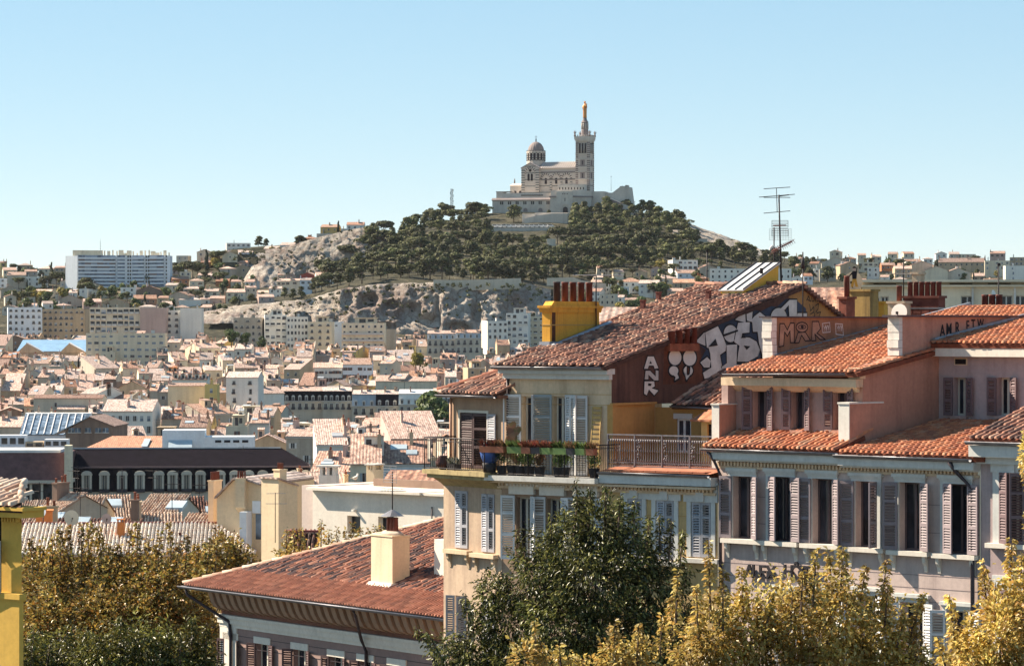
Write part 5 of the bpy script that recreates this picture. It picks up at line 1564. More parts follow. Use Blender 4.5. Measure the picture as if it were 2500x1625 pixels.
def tree(kind,px,D,h,label,group=None,cat='tree',name='pine_tree',rng=random,sink=0.3,H0=10.0,z=None):
 z=ground(px,D)-sink if z is None else z
 r=empty(name,((px-1250)/F*D,D,z),rng.uniform(0,6.28));s=h/H0
 r.scale=(s*rng.uniform(0.9,1.2),s*rng.uniform(0.9,1.2),s)
 tag(r,label,cat,group)
 link('crown',kind[0],r);link('trunk',kind[1],r)
 return r

def wood():
 rng=random.Random(8)
 top=_ip([(780,672),(830,650),(880,620),(930,580),(975,566),(1020,548),(1060,520),(1110,510),(1180,520),(1215,545),(1250,556),(1370,548),(1400,520),(1450,512),(1560,514),(1620,528),(1680,570),(1720,600),(1790,618),(1900,640)])
 bot=_ip([(780,690),(830,706),(880,692),(960,676),(1060,680),(1280,690),(1330,690),(1420,668),(1560,650),(1650,640),(1700,642),(1800,645),(1900,650)])
 pts=[];tries=0
 grid={}
 while tries<40000 and len(pts)<800:
  tries+=1
  px=rng.uniform(780,1895);py=rng.uniform(top(px)+9,bot(px)+6)
  if 1318<px<1370 and 605<py<640:continue  # the lawn clearing
  if 1058<px<1100 and 576<py<600:continue
  if 1190<px<1392 and 526<py<598:continue
  if 1000<px<1300 and 668<py<690 and rng.random()<0.72:continue
  key=(int(px/24),int(py/12));ok=True
  for i in (-1,0,1):
   for j in (-1,0,1):
    for (qx,qy) in grid.get((key[0]+i,key[1]+j),[]):
     if abs(qx-px)<17 and abs(qy-py)<8.5:ok=False
  if not ok:continue
  grid.setdefault(key,[]).append((px,py));pts.append((px,py))
 trees=sorted([(D_at(px,py,1757,2176),px,py) for px,py in pts])
 rest_v,rest_f,n0=[],[],0
 data=[]
 for k in PK:
  me=k[0];v=np.zeros(len(me.vertices)*3);me.vertices.foreach_get('co',v);f=np.zeros(len(me.polygons)*4,dtype=np.int64);me.polygons.foreach_get('vertices',f)
  data.append((v.reshape(-1,3),f.reshape(-1,4)))
 for i,(D,px,py) in enumerate(trees):
  h=rng.choice([rng.uniform(5.5,8),rng.uniform(8,11),rng.uniform(10,13.5)])
  if i<300:
   size='low' if h<7.5 else 'tall' if h>10.5 else 'middling';f_=(py-top(px))/max(1,bot(px)-top(px))
   col_=['at the far left end of the wood','on the left flank of the wood','above the left half of the quarry cliff','above the middle of the quarry cliff','above the right end of the quarry cliff','right of the lawn clearing','below the ruined bastion','on the right flank beside the bare slope','at the far right foot of the hill'][sum(px>q for q in (880,990,1080,1180,1280,1400,1530,1680))]
   zone=size+' pine '+('high up ' if f_<0.34 else 'halfway up ' if f_<0.67 else 'low down ')+col_
   tree(rng.choice(PK),px,D,h,zone,'pines of the wooded hill',name='pine_tree',rng=rng)
  else :
   v,f=rng.choice(data);s=h/10;t=rng.uniform(0,6.28);c,q=math.cos(t),math.sin(t)
   vv=v*s;vv=np.stack([vv[:,0]*c-vv[:,1]*q,vv[:,0]*q+vv[:,1]*c,vv[:,2]],1)+np.array([(px-1250)/F*D,D,ground(px,D)-0.3])
   rest_v.append(vv);rest_f.append(f+n0);n0+=len(v)
 o=link('pine_wood',np_mesh('pine_wood',np.concatenate(rest_v),np.concatenate(rest_f),M_PINE));tag(o,'dense dark pine wood on the upper slopes under the fort','wood',kind='stuff')
wood()
rt=random.Random(31)
# single trees one can pick out
for (px,py,h,lab) in [(1255,541,11.5,'large round pine in front of the fort wall'),(1163,512,9,'pine left of the fort against the sky'),(1185,508,8,'tall dark tree touching the left end of the fort'),(1590,522,7,'lone dark tree on the skyline right of the fort'),
(1665,540,7,'leaning pine on the right skyline shoulder'),(1640,533,5,'small pine on the right skyline shoulder'),(955,572,9,'pine on the saddle right of the rock face'),(985,572,8,'rounded pine on the saddle below the mast'),(910,566,6,'small pine just right of the rock face crest'),
(1340,524,4,'bush beside the ramp wall below the gate'),(1400,526,6,'pine below the gate bastion'),(1430,524,6.5,'pine below the right bastion corner'),(1470,520,6,'pine under the east stair'),(1520,522,6,'pine under the ruined bastion'),(1550,523,5.5,'last pine right under the ruined bastion')]:
 tree(rt.choice(PK),px,D_at(px,py+2,1757,2176),h,lab,name='pine_tree',rng=rt)
A2= lambda x,y:(x/3.4,560+y/3.4)
for (x,y,h,kd,lab) in [(425,440,12,CK,'tall dark cypress left of the curved block'),(1715,350,13,CK,'dark cypress beside the rust-red villa'),(225,490,6,CK,'small cypress on the far left slope'),(470,480,10,PK,'dark pine beside the tall cypress'),(515,470,9,PK,'rounded pine right of the tall cypress'),
(390,490,8,PK,'low pine left of the tall cypress'),(350,480,7,PK,'pine at the foot of the white garden wall'),(1450,400,8,PK,'first skyline tree right of the curved block'),(1500,395,9,PK,'second skyline tree right of the curved block'),(1550,390,10,PK,'third skyline tree right of the curved block'),(1600,395,9,PK,'fourth skyline tree right of the curved block'),
(1640,380,8,PK,'fifth skyline tree right of the curved block'),(1780,270,7,PK,'skyline tree left of the tall cream gabled house'),(1815,300,9,PK,'dark tree against the tall cream gabled house'),(2150,145,8,PK,'broad pine on the skyline behind the villas'),(2210,140,6,PK,'smaller pine right of the broad skyline pine'),(120,270,7,PK,'tree on the far left ridge'),(160,270,6,PK,'second tree on the far left ridge'),
(270,310,7,PK,'tree behind the tan ridge villa'),(300,315,7,PK,'darker tree right of the tan ridge villa'),(340,310,6,PK,'ridge tree left of the cream hip-roofed villa'),(190,600,8,YK,'yellowing tree at the left of the slope'),(265,600,9,YK,'second yellowing tree on the left slope'),(340,605,9,YK,'third yellowing tree on the left slope'),(510,590,9,YK,'yellow tree above the brown shaded block'),
(660,560,8,PK,'dark tree in front of the wide cream terrace house'),(720,560,9,PK,'dark broad tree below the cream gabled house'),(120,610,8,PK,'dark tree on the left edge of the slope'),(800,460,7,PK,'dark tree right of the cream gabled house'),(2270,440,7,PK,'dark tree beside the pale boulder outcrop'),(2300,470,6,PK,'bush at the foot of the pale boulder outcrop'),(1900,380,5,PK,'shrub on the slope below the tall cream house'),
(1850,400,5,BK,'green shrub on the slope above the small rust house'),(2270,260,6,YK,'yellowish shrub beside the tan skyline house'),(30,985,8,PK,'dark tree at the left edge by the blue workshop'),(800,640,6,YK,'small yellow tree above the cream balcony slab')]:
 px,py=A2(x,y);tree(rt.choice(kd),px,D_at(px,py+2,1480,2170),h,lab,name='cypress_tree' if kd is CK else 'pine_tree' if kd is PK else 'garden_tree',rng=rt,H0=7.0 if kd in (BK,YK) else 10.0)
B2= lambda x,y:(500+x/2.975,480+y/2.975)
for (x,y,h,kd,lab) in [(690,385,9,PK,'dark bushy tree on the left edge of the rock face'),(970,285,7,CK,'small cypress between the orange and white crest houses'),(720,400,7,PK,'second bushy tree on the left edge of the rock face'),(800,700,9,PK,'pine at the left end of the quarry cliff top'),(850,690,10,PK,'pine above the left part of the quarry cliff'),(890,660,9,PK,'pine right of the white blue-windowed house'),
(500,720,6,PK,'hedge tree below the cliff-top row left'),(580,730,6,PK,'hedge tree below the cliff-top row middle'),(640,740,6,PK,'hedge tree below the terrace houses'),(700,740,7,PK,'hedge tree right below the terrace houses'),(420,760,6,PK,'hedge tree on the low quarry cliff'),(340,775,6,PK,'second hedge tree on the low quarry cliff'),(500,560,7,PK,'dark tree in the cleft beside the boulder outcrop'),(490,440,5,YK,'yellow shrub left of the rounded white annex')]:
 px,py=B2(x,y);tree(rt.choice(kd),px,D_at(px,py+2,1730,2170),h,lab,name='cypress_tree' if kd is CK else 'pine_tree',rng=rt,H0=7.0 if kd is YK else 10.0)
C2= lambda x,y:(1100+x/2.8,480+y/2.8)
for (x,y,h,kd,lab) in [(1190,720,9,BK,'green tree below the long white modern villa'),(1380,690,9,BK,'dark green tree beside the white two-storey house'),(1440,700,10,BK,'bright green tree right of the white two-storey house'),(1150,800,8,YK,'yellow-green bush behind the yellow chimney'),(1230,790,8,BK,'green bush below the small red-roofed hut'),(1300,780,9,BK,'broad green bush above the tiled gable roof'),(1690,620,6,YK,'yellow shrub before the white slab block'),(1450,560,7,BK,'green tree above the cream hip-roofed bungalow'),
(1860,400,9,PK,'umbrella pine above the white slab block'),(1930,420,8,PK,'second pine above the white slab block'),(2000,420,8,PK,'third pine above the white slab block'),(2080,430,7,PK,'pine behind the tall antenna mast'),(2160,440,8,PK,'pine right of the tall antenna mast'),(2260,450,7,PK,'pine at the foot of the bare slope'),(1760,400,9,PK,'pine left of the umbrella pine'),(1640,420,8,PK,'pine behind the tall white apartment house')]:
 px,py=C2(x,y);tree(rt.choice(kd),px,D_at(px,py+2,1560,2170),h,lab,name='pine_tree' if kd is PK else 'garden_tree',rng=rt,H0=7.0 if kd in (BK,YK) else 10.0)
E2= lambda x,y:(1900+x/3.967,580+y/3.967)
for (x,y,h,kd,lab) in [(160,330,10,PK,'large dark tree left of the thin roof mast'),(250,400,11,PK,'large dark tree behind the gable apex'),(300,430,9,PK,'dark tree right behind the gable apex'),(480,430,10,PK,'dark tree against the blank grey wall house'),(340,280,7,PK,'tree under the long low skyline building'),(60,230,7,PK,'pine at the right foot of the hill'),(620,430,6,BK,'bush below the dark gabled house'),(1045,250,7,CK,'cypress on the right skyline'),(1265,330,7,PK,'dark tree right of the antenna pole'),
(1920,300,9,PK,'umbrella pine before the brown terrace'),(1090,420,6,BK,'bush behind the right-hand chimney pots'),(1800,420,6,BK,'bush below the bright red gable roof')]:
 px,py=E2(x,y);tree(rt.choice(kd),px,D_at(px,py+2,1560,2170),h,lab,name='cypress_tree' if kd is CK else 'pine_tree' if kd is PK else 'garden_tree',rng=rt,H0=7.0 if kd is BK else 10.0)
 # trees in the town
for (px,py,D,h,kd,lab) in [(1050,1035,1080,12,BK,'green tree at the right end of the mansard terrace'),(1075,1040,1070,11,BK,'second green tree beside the balcony corner'),(1030,1045,1060,9,BK,'low green tree below the mansard terrace'),(1025,900,1300,8,YK,'small yellow tree among the roofs above the hall'),(565,842,1480,8,BK,'roof garden tree below the grey ladder balconies'),(600,846,1480,7,BK,'second roof garden tree below the grey ladder balconies'),(640,850,1475,6,BK,'dark shrub below the stepped white block')]:
 tree(rt.choice(kd),px,D,h,lab,name='town_tree',rng=rt,H0=7.0,z=-(py-HZ)/F*D)
 # scrub on the cliffs and clearing: too many to count
def scrub():
 rng=np.random.default_rng(3);rr=random.Random(3)
 V,Fc,n0=[],[],0
 src=PK[0][0]
 for k in range(340):
  u=rr.random()
  if u<0.55:
   px=rr.uniform(700,1335);t=rr.random()**2.2;py=_t1(px)+4+t*95;D=1752-14*t-4
  elif u<0.8:
   px=rr.uniform(570,960);t=rr.random();py=_t2(px)+t*(_f2(px)-_t2(px));D=2008-20*t
  elif u<0.9:
   px=rr.uniform(1650,1890);t=rr.random();py=_t5(px)+2+t*38;D=2168-60*t-3
  else :
   px=rr.uniform(500,720);t=rr.random();py=_t4(px)+t*30;D=1746-16*t
  c=np.array(P(px,py,D));m=26;s=rr.uniform(0.5,1.5)
  d=rng.normal(size=(m,3));d/=np.linalg.norm(d,axis=1)[:,None];cc=c+d*s*rng.uniform(0.4,1,(m,1))*np.array([1.2,1,0.8])
  nrm=d+rng.normal(size=(m,3))*0.6;nrm/=np.linalg.norm(nrm,axis=1)[:,None]
  t_=np.cross(nrm,rng.normal(size=(m,3)));t_/=np.linalg.norm(t_,axis=1)[:,None];b_=np.cross(nrm,t_);q=0.38
  V.append(np.stack([cc-t_*q-b_*q*.5,cc+t_*q*.3-b_*q,cc+t_*q+b_*q*.5,cc-t_*q*.2+b_*q],1).reshape(-1,3));Fc.append(np.arange(m*4).reshape(m,4)+n0);n0+=m*4
 o=link('cliff_scrub',np_mesh('cliff_scrub',np.concatenate(V),np.concatenate(Fc),M_PINE));tag(o,'dark scrub clinging to the quarry cliffs','scrub',kind='stuff')
scrub()

def slope_bushes():
 rng=random.Random(91);n=0
 zones=[(0,640,655,775,120,'garden tree between the houses of the left slope','garden trees of the left slope'),(1420,1800,650,745,60,'garden tree between the houses of the right slope','garden trees of the right slope'),(1930,2500,640,705,46,'garden tree on the far right slope','garden trees of the far right slope')]
 for (p0,p1,y0,y1,k,lab,grp) in zones:
  for i in range(k):
   px,py=rng.uniform(p0,p1),rng.uniform(y0,y1);kd=rng.choices([PK,BK,YK,CK],[50,32,8,10])[0];hh=rng.uniform(4.0,8.5)
   what=('tall ' if hh>6.2 else 'small ')+('dark' if kd is PK else 'green' if kd is BK else 'yellowing' if kd is YK else 'pointed')
   where=', '+('upper' if py<y0+(y1-y0)*0.4 else 'lower')+' '+['left','middle','right'][min(2,int(3*(px-p0)/(p1-p0)))]+' part'
   tree(rng.choice(kd),px,D_at(px,py,1560,2172),hh,what+' '+lab+where,grp,name='garden_tree',rng=rng,H0=7.0 if kd in (BK,YK) else 10.0)
slope_bushes()

# retaining wall on the cliff edge, mast, small things on the hill
def hill_bits():
 pts=[(1058,690),(1120,691),(1200,689),(1272,686)]
 for i in range(3):
  (a,ya),(b,yb)=pts[i],pts[i+1]
  D=1751;p,q=P(a,ya,D),P(b,yb,D);mb=MB()
  mb.prism([(p.x,p.z-4),(q.x,q.z-4),(q.x,q.z+1.6),(p.x,p.z+1.6)],'y',D,D+1)
  o=mb.obj('cliff_top_wall',W['stone']);tag(o,['left','middle','right'][i]+' stretch of the pale retaining wall on the quarry cliff top','wall')
 pts=[(1335,684),(1400,682),(1420,690),(1480,698)]
 mb=MB();D=1752
 for i in range(3):
  p,q=P(*pts[i],D),P(*pts[i+1],D);mb.prism([(p.x,p.z-3),(q.x,q.z-3),(q.x,q.z+1.2),(p.x,p.z+1.2)],'y',D,D+0.8)
 o=mb.obj('road_parapet',W['stone']);tag(o,'pale road parapet behind the yellow chimney','wall')
 p=P(1103,522,2170);r=empty('radio_mast',p);tag(r,'thin lattice radio mast on the skyline left of the fort','mast')
 h=(522-461)/F*2170;mb=MB()
 for s in ((-0.6,-0.5),(0.6,-0.5),(0,0.6)):mb.tube([(s[0]*1.6,s[1]*1.6,-3),(s[0],s[1],h)],0.14,4)
 for k in range(16):
  z=h*k/16;mb.tube([(-0.8,-0.5,z),(0.8,-0.5,z+h/32)],0.08,3);mb.tube([(0.8,-0.5,z+h/32),(-0.8,-0.5,z+h/16)],0.08,3)
 mb.obj('lattice',M_IRON,r)
 for k in range(5):
  mb=MB();mb.box(-0.25,-0.9,0,0.25,-0.6,1.6);mb.obj('antenna_panel',W['white'],r,loc=((-1)**k*0.9,0,h*(0.45+0.11*k)))
 for (px,y0,y1,lb) in ((1492,460,432,'thin flag pole right of the bell tower'),(1550,512,493,'lamp post at the right foot of the fort')):
  p=P(px,y0,2185);mb=MB();hh=(y0-y1)/F*2185;mb.tube([(0,0,-2),(0,0,hh)],0.12,5,r1=0.06);mb.lathe([(0.25,hh),(0.3,hh+0.3),(0.05,hh+0.6)],(0,0,0),6)
  o=mb.obj('pole',M_IRON,None,loc=p);tag(o,lb,'pole')
  # small monument below the wood, lawn, chapel on the slope
 p=P(1345,600,1960);r=empty('stone_monument',(p.x,1960,ground(1345,1960)-1));tag(r,'small pale stone monument standing in the pine clearing','monument')
 z1=p.z-(ground(1345,1960)-1);mb=MB();mb.box(-3.5,0,-3,3.5,4,z1);mb.box(-4,-0.4,z1,4,4.4,z1+0.6);mb.obj('base',W['stone'],r);mb=MB();mb.box(-2.5,0.5,z1+0.6,2.8,3.5,z1+4.2);mb.obj('block',W['stone'],r)
 for (px,py,w,lb) in ((1345,608,11,'bright lawn in the pine clearing below the monument'),(1078,572,8,'sunlit grass patch high in the pines on the left')):
  D=D_at(px,py,1757,2170)-10;mb=MB();z=-(py-HZ)/F*D;n=14
  mb.lathe([(w,-3),(w,0),(w*0.6,1.0),(0.1,1.6)],(0,0,0),n,sy=1.4);o=mb.obj('lawn',M_LAWN,None,loc=((px-1250)/F*D,D,z));tag(o,lb,'lawn',kind='stuff')
 for (px,py,hh,lb) in ((1693,584,5.0,'tiny white chapel on the bare right-hand slope'),(1885,615,4.5,'small bell gable at the foot of the bare slope')):
  D=D_at(px,py,1760,2168)-4;z=-(py-HZ)/F*D;r=empty('wayside_chapel',((px-1250)/F*D,D,z));tag(r,lb,'chapel')
  mb=MB();mb.prism([(-1.6,-3),(1.6,-3),(1.6,hh*0.6),(0,hh),(-1.6,hh*0.6)],'y',-1,2.5);mb.obj('wall',W['white'],r);mb=MB();mb.prism(arch_poly(-0.5,0.5,0.6,hh*0.55),'y',-1.12,-0.95);mb.obj('niche',M_VOID,r)
  mb=MB();mb.box(-9,0.5,-3,9,1.2,0.4);mb.obj('terrace_wall',W['stone'],r)
M_LAWN=flat('lawn_grass',(0.22,0.26,0.08),0.95,0,0.3,1.0)
hill_bits()
# ------------------------------------------------------------------ town houses in front
def wall_holes(mb,x0,x1,z0,z1,holes,y=0.0,depth=0.28,m=0,mr=0):
 """A wall face with real openings and their reveals. holes: (xa, xb, za, zb)."""
 xs=sorted(set([x0,x1]+[h[i] for h in holes for i in (0,1) if x0<h[i]<x1]));zs=sorted(set([z0,z1]+[h[i] for h in holes for i in (2,3) if z0<h[i]<z1]))
 for i in range(len(xs)-1):
  for j in range(len(zs)-1):
   cx,cz=(xs[i]+xs[i+1])/2,(zs[j]+zs[j+1])/2
   if any(h[0]<cx<h[1] and h[2]<cz<h[3] for h in holes):continue
   mb.face([(xs[i],y,zs[j]),(xs[i+1],y,zs[j]),(xs[i+1],y,zs[j+1]),(xs[i],y,zs[j+1])],m)
 for (a,b,c,d) in holes:
  mb.face([(a,y,c),(a,y+depth,c),(a,y+depth,d),(a,y,d)],mr);mb.face([(b,y,c),(b,y,d),(b,y+depth,d),(b,y+depth,c)],mr)
  mb.face([(a,y,d),(a,y+depth,d),(b,y+depth,d),(b,y,d)],mr);mb.face([(a,y,c),(b,y,c),(b,y+depth,c),(a,y+depth,c)],mr)

M_WFR=flat('joinery_cream',(0.55,0.50,0.42),0.7,0,0.1)
M_INT=flat('dim_room',(0.018,0.013,0.014),0.9,0,0.4,1.0)
_sh={}
def leaf_meshes(w,h,mat,rails=(0.02,0.42,0.98),pitch=0.072):
 key=(round(w,2),round(h,2),mat.name)
 if key in _sh:return _sh[key]
 w,h=key[0],key[1];t=0.02;st=0.065
 mb=MB()
 mb.box(0.005,-t,0,st,t,h);mb.box(w-st,-t,0,w-0.005,t,h)
 rz=[(0.0,0.10),(h*0.36,h*0.36+0.09),(h*0.70,h*0.70+0.07),(h-0.09,h)]
 for a,b in rz:mb.box(st,-t*0.98,a,w-st,t*0.98,b)
 fm=mb.mesh('shutter',[mat])
 mb=MB()
 for (a,b) in zip([r[1] for r in rz[:-1]],[r[0] for r in rz[1:]]):
  n=max(1,int((b-a)/pitch))
  for k in range(n):
   z=a+(b-a)*(k+0.5)/n
   mb.face([(st,-0.022,z-0.026),(w-st,-0.022,z-0.026),(w-st,0.016,z+0.020),(st,0.016,z+0.020)])
   mb.face([(st,-0.022,z-0.036),(st,0.016,z+0.010),(w-st,0.016,z+0.010),(w-st,-0.022,z-0.036)])
   mb.face([(st,-0.022,z-0.036),(w-st,-0.022,z-0.036),(w-st,-0.022,z-0.026),(st,-0.022,z-0.026)])
 sm=mb.mesh('slats',[mat])
 _sh[key]=(fm,sm)
 return _sh[key]
def shutter(parent,x,y,z,w,h,open_deg,side,mat):
 fm,sm=leaf_meshes(w,h,mat)
 rz=-open_deg if side=='L' else 180+open_deg
 o=link('shutter',fm,parent,loc=(x,y,z),rot=(0,0,R(rz)))
 s=link('slats',sm,o);tag(s,kind='stuff')
 return o
def window(parent,a,b,c,d,y,mat=None,mull=True,deep=0.26):
 """Casement at the back of an opening: frame and two panes, or an open dark room."""
 mb=MB();f=0.06;yy=y+deep
 mb.box(a,yy-0.05,c,a+f,yy,d);mb.box(b-f,yy-0.05,c,b,yy,d);mb.box(a+f,yy-0.05,d-f,b-f,yy,d);mb.box(a+f,yy-0.05,c,b-f,yy,c+f)
 if mull:mb.box((a+b)/2-0.04,yy-0.06,c+f,(a+b)/2+0.04,yy-0.002,d-f)
 o=mb.obj('window',mat or M_WFR,parent)
 for q0,q1 in (((a+f,(a+b)/2-0.04),((a+b)/2+0.04,b-f)) if mull else ((a+f,b-f),)):
  m2=MB();m2.box(q0,yy-0.03,c+f,q1,yy-0.015,d-f);m2.obj('pane',M_GL,o)
 return o

def gutter(parent,p0,p1,r=0.085,mat=None,name='gutter'):
 mb=MB();n=6
 p0,p1=Vector(p0),Vector(p1);d=(p1-p0).normalized();out=Vector((0,-1,0)) if abs(d.x)>0.5 else Vector((1,0,0))
 for q in range(n):
  a0,a1=math.pi*q/n+math.pi,math.pi*(q+1)/n+math.pi
  f= lambda a,rr:out*(rr*math.cos(a))+Vector((0,0,rr*math.sin(a)))
  mb.face([p0+f(a0,r),p1+f(a0,r),p1+f(a1,r),p0+f(a1,r)]);mb.face([p0+f(a1,r*.88),p1+f(a1,r*.88),p1+f(a0,r*.88),p0+f(a0,r*.88)])
 for s in (1,-1):
  c0,c1=p0+out*(s*r),p1+out*(s*r);mb.tube([c0,c1],0.014,5)
 return mb.obj(name,mat or M_ZGUT,parent)
def pipe(parent,pts,r=0.05,mat=None):
 mb=MB();mb.tube(pts,r,8);return mb.obj('drainpipe',mat or M_PIPE,parent)
M_ZGUT=flat('zinc_gutter',(0.23,0.22,0.235),0.4,0.6,0.25,1.5)
M_PIPE=flat('drainpipe_dark',(0.06,0.045,0.05),0.55,0.3,0.3)
M_TRIM=plaster('painted_trim',(0.60,0.585,0.55),(0.25,0.24,0.24),0.3,0.2,1.0)
M_TRIMW=plaster('painted_trim_white',(0.72,0.65,0.56),(0.3,0.27,0.25),0.3,0.2,1.0)
M_SHW=flat('shutter_white',(0.60,0.585,0.575),0.6,0,0.08)
M_SHG=flat('shutter_grey',(0.37,0.36,0.385),0.65,0,0.12)
M_SHM=flat('shutter_mauve',(0.16,0.105,0.11),0.65,0,0.15)
M_SHBR=flat('shutter_dark_brown',(0.075,0.04,0.04),0.65,0,0.2)
M_SHDOOR=flat('door_louvre_brown',(0.085,0.05,0.05),0.65,0,0.25)
P_TAN=plaster('facade_tan',(0.44,0.30,0.205),(0.15,0.08,0.07),0.5,0.6,0.8)
P_TANL=plaster('facade_tan_stained',(0.56,0.41,0.29),(0.14,0.08,0.075),0.6,0.65,0.8)
P_CREAM=plaster('facade_cream',(0.68,0.505,0.34),(0.22,0.15,0.09),0.5,0.3,0.9)
P_YEL=plaster('facade_straw',(0.58,0.39,0.18),(0.20,0.12,0.06),0.5,0.3,0.9)
P_OCH=plaster('terrace_ochre',(0.50,0.28,0.095),(0.16,0.09,0.05),0.4,0.4,0.8)
P_MAUVE=plaster('facade_mauve',(0.57,0.445,0.40),(0.15,0.10,0.10),0.48,0.4,0.8)
P_PINK=plaster('party_wall_pink',(0.50,0.255,0.18),(0.14,0.065,0.055),0.5,0.5,0.8)
P_PINKG=plaster('storey_pinkish',(0.46,0.31,0.27),(0.15,0.085,0.075),0.45,0.4,0.8)
P_BROWN=plaster('gable_brown',(0.135,0.068,0.052),(0.03,0.018,0.02),0.85,0.9,0.7)
P_AWALL=plaster('facade_plum',(0.31,0.205,0.18),(0.14,0.09,0.08),0.3,0.3,0.8)
P_COVE=plaster('cove_red_brown',(0.27,0.115,0.075),(0.09,0.04,0.03),0.5,0.4,1.0)
P_CHIM=plaster('chimney_cream',(0.74,0.58,0.40),(0.32,0.17,0.10),0.3,0.3,1.2)
P_YCH=plaster('chimney_yellow',(0.74,0.37,0.055),(0.22,0.07,0.02),0.75,0.3,1.0)
P_WHST=plaster('white_stone',(0.68,0.64,0.58),(0.28,0.22,0.18),0.35,0.3,1.2)
M_LEAD=flat('lead_flashing',(0.30,0.31,0.34),0.5,0.4,0.3,2.0)
M_POTD=flat('flue_pot_red',(0.15,0.045,0.034),0.8,0,0.4,3.0)
M_POTB=flat('flue_pot_sooty',(0.05,0.03,0.03),0.85,0,0.4,3.0)
M_MORTAR=flat('mortar',(0.52,0.43,0.35),0.95,0,0.25,4.0)
M_TERR=flat('terrace_clay_floor',(0.40,0.15,0.085),0.85,0,0.3,2.0)

_potc={}
def pot(parent,loc,r=0.11,h=0.62,mat=None,taper=0.9,n=10):
 key=(r,h,taper,n,(mat or M_POTD).name)
 if key not in _potc:
  mb=MB();mb.lathe([(r,0),(r*taper,h*0.9),(r*taper*1.1,h*0.92),(r*taper*1.1,h),(r*taper*0.8,h),(r*taper*0.75,h*0.8)],(0,0,0),n);_potc[key]=mb.mesh('chimney_pot',[mat or M_POTD])
 return link('chimney_pot',_potc[key],parent,loc=loc)

def dentils(parent,x0,x1,y,z,mat,pitch=0.13,w=0.065,h=0.085,d=0.07):
 mb=MB();n=int((x1-x0)/pitch)
 for k in range(n):mb.box(x0+k*pitch,y-d,z,x0+k*pitch+w,y,z+h)
 o=mb.obj('dentils',mat,parent);tag(o,kind='stuff');return o

def ridge_tiles(parent,p0,p1,mat,n=None,s=1.15,name='ridge_tile'):
 p0,p1=Vector(p0),Vector(p1);L=(p1-p0).length;d=(p1-p0).normalized();n=n or int(L/0.38)
 u=d.cross(Vector((0,0,1))).normalized();N=u.cross(d);rng=random.Random(int(L*100))
 for k in range(n):
  p=p0+d*(k*L/n);ss=s*rng.uniform(0.95,1.05);a=rng.gauss(0,0.03)
  u2=u*math.cos(a)+d*math.sin(a);d2=d*math.cos(a)-u*math.sin(a)
  link(name,tile_mesh(mat),parent,mat=Matrix(((u2.x*ss,d2.x*ss,N.x*ss,p.x),(u2.y*ss,d2.y*ss,N.y*ss,p.y),(u2.z*ss,d2.z*ss,N.z*ss,p.z),(0,0,0,1))))

def surround(parent,a,b,c,d,y,t=0.13,mat=None,cap=True,ears=False,key=False):
 """Moulded window surround, a few cm proud."""
 mb=MB();w=0.15
 mb.box(a-w,y-0.05,c,a-0.01,y,d+w);mb.box(b+0.01,y-0.05,c,b+w,y,d+w);mb.box(a-0.01,y-0.05,d+0.005,b+0.01,y,d+w)
 if cap:mb.box(a-w-0.06,y-0.13,d+w,b+w+0.06,y,d+w+0.10);mb.box(a-w-0.02,y-0.085,d+w-0.06,b+w+0.02,y-0.051,d+w)
 if ears:mb.box(a-w-0.12,y-0.06,d-0.35,b+w+0.12,y-0.052,d+w+0.3);
 if key:mb.box((a+b)/2-0.11,y-0.12,d-0.02,(a+b)/2+0.11,y-0.062,d+w+0.42)
 return mb.obj('window_surround',mat or M_TRIM,parent)

def sill(parent,a,b,z,y,mat,consoles=True):
 mb=MB();mb.box(a,y-0.22,z-0.13,b,y,z);s=mb.obj('sill',mat,parent)
 if consoles:
  for x in (a+0.10,b-0.22):
   m2=MB();m2.prism([(y-0.17,z-0.13),(y,z-0.13),(y,z-0.58),(y-0.03,z-0.58),(y-0.07,z-0.40),(y-0.14,z-0.30)],'x',x,x+0.11);m2.obj('console',mat,s)

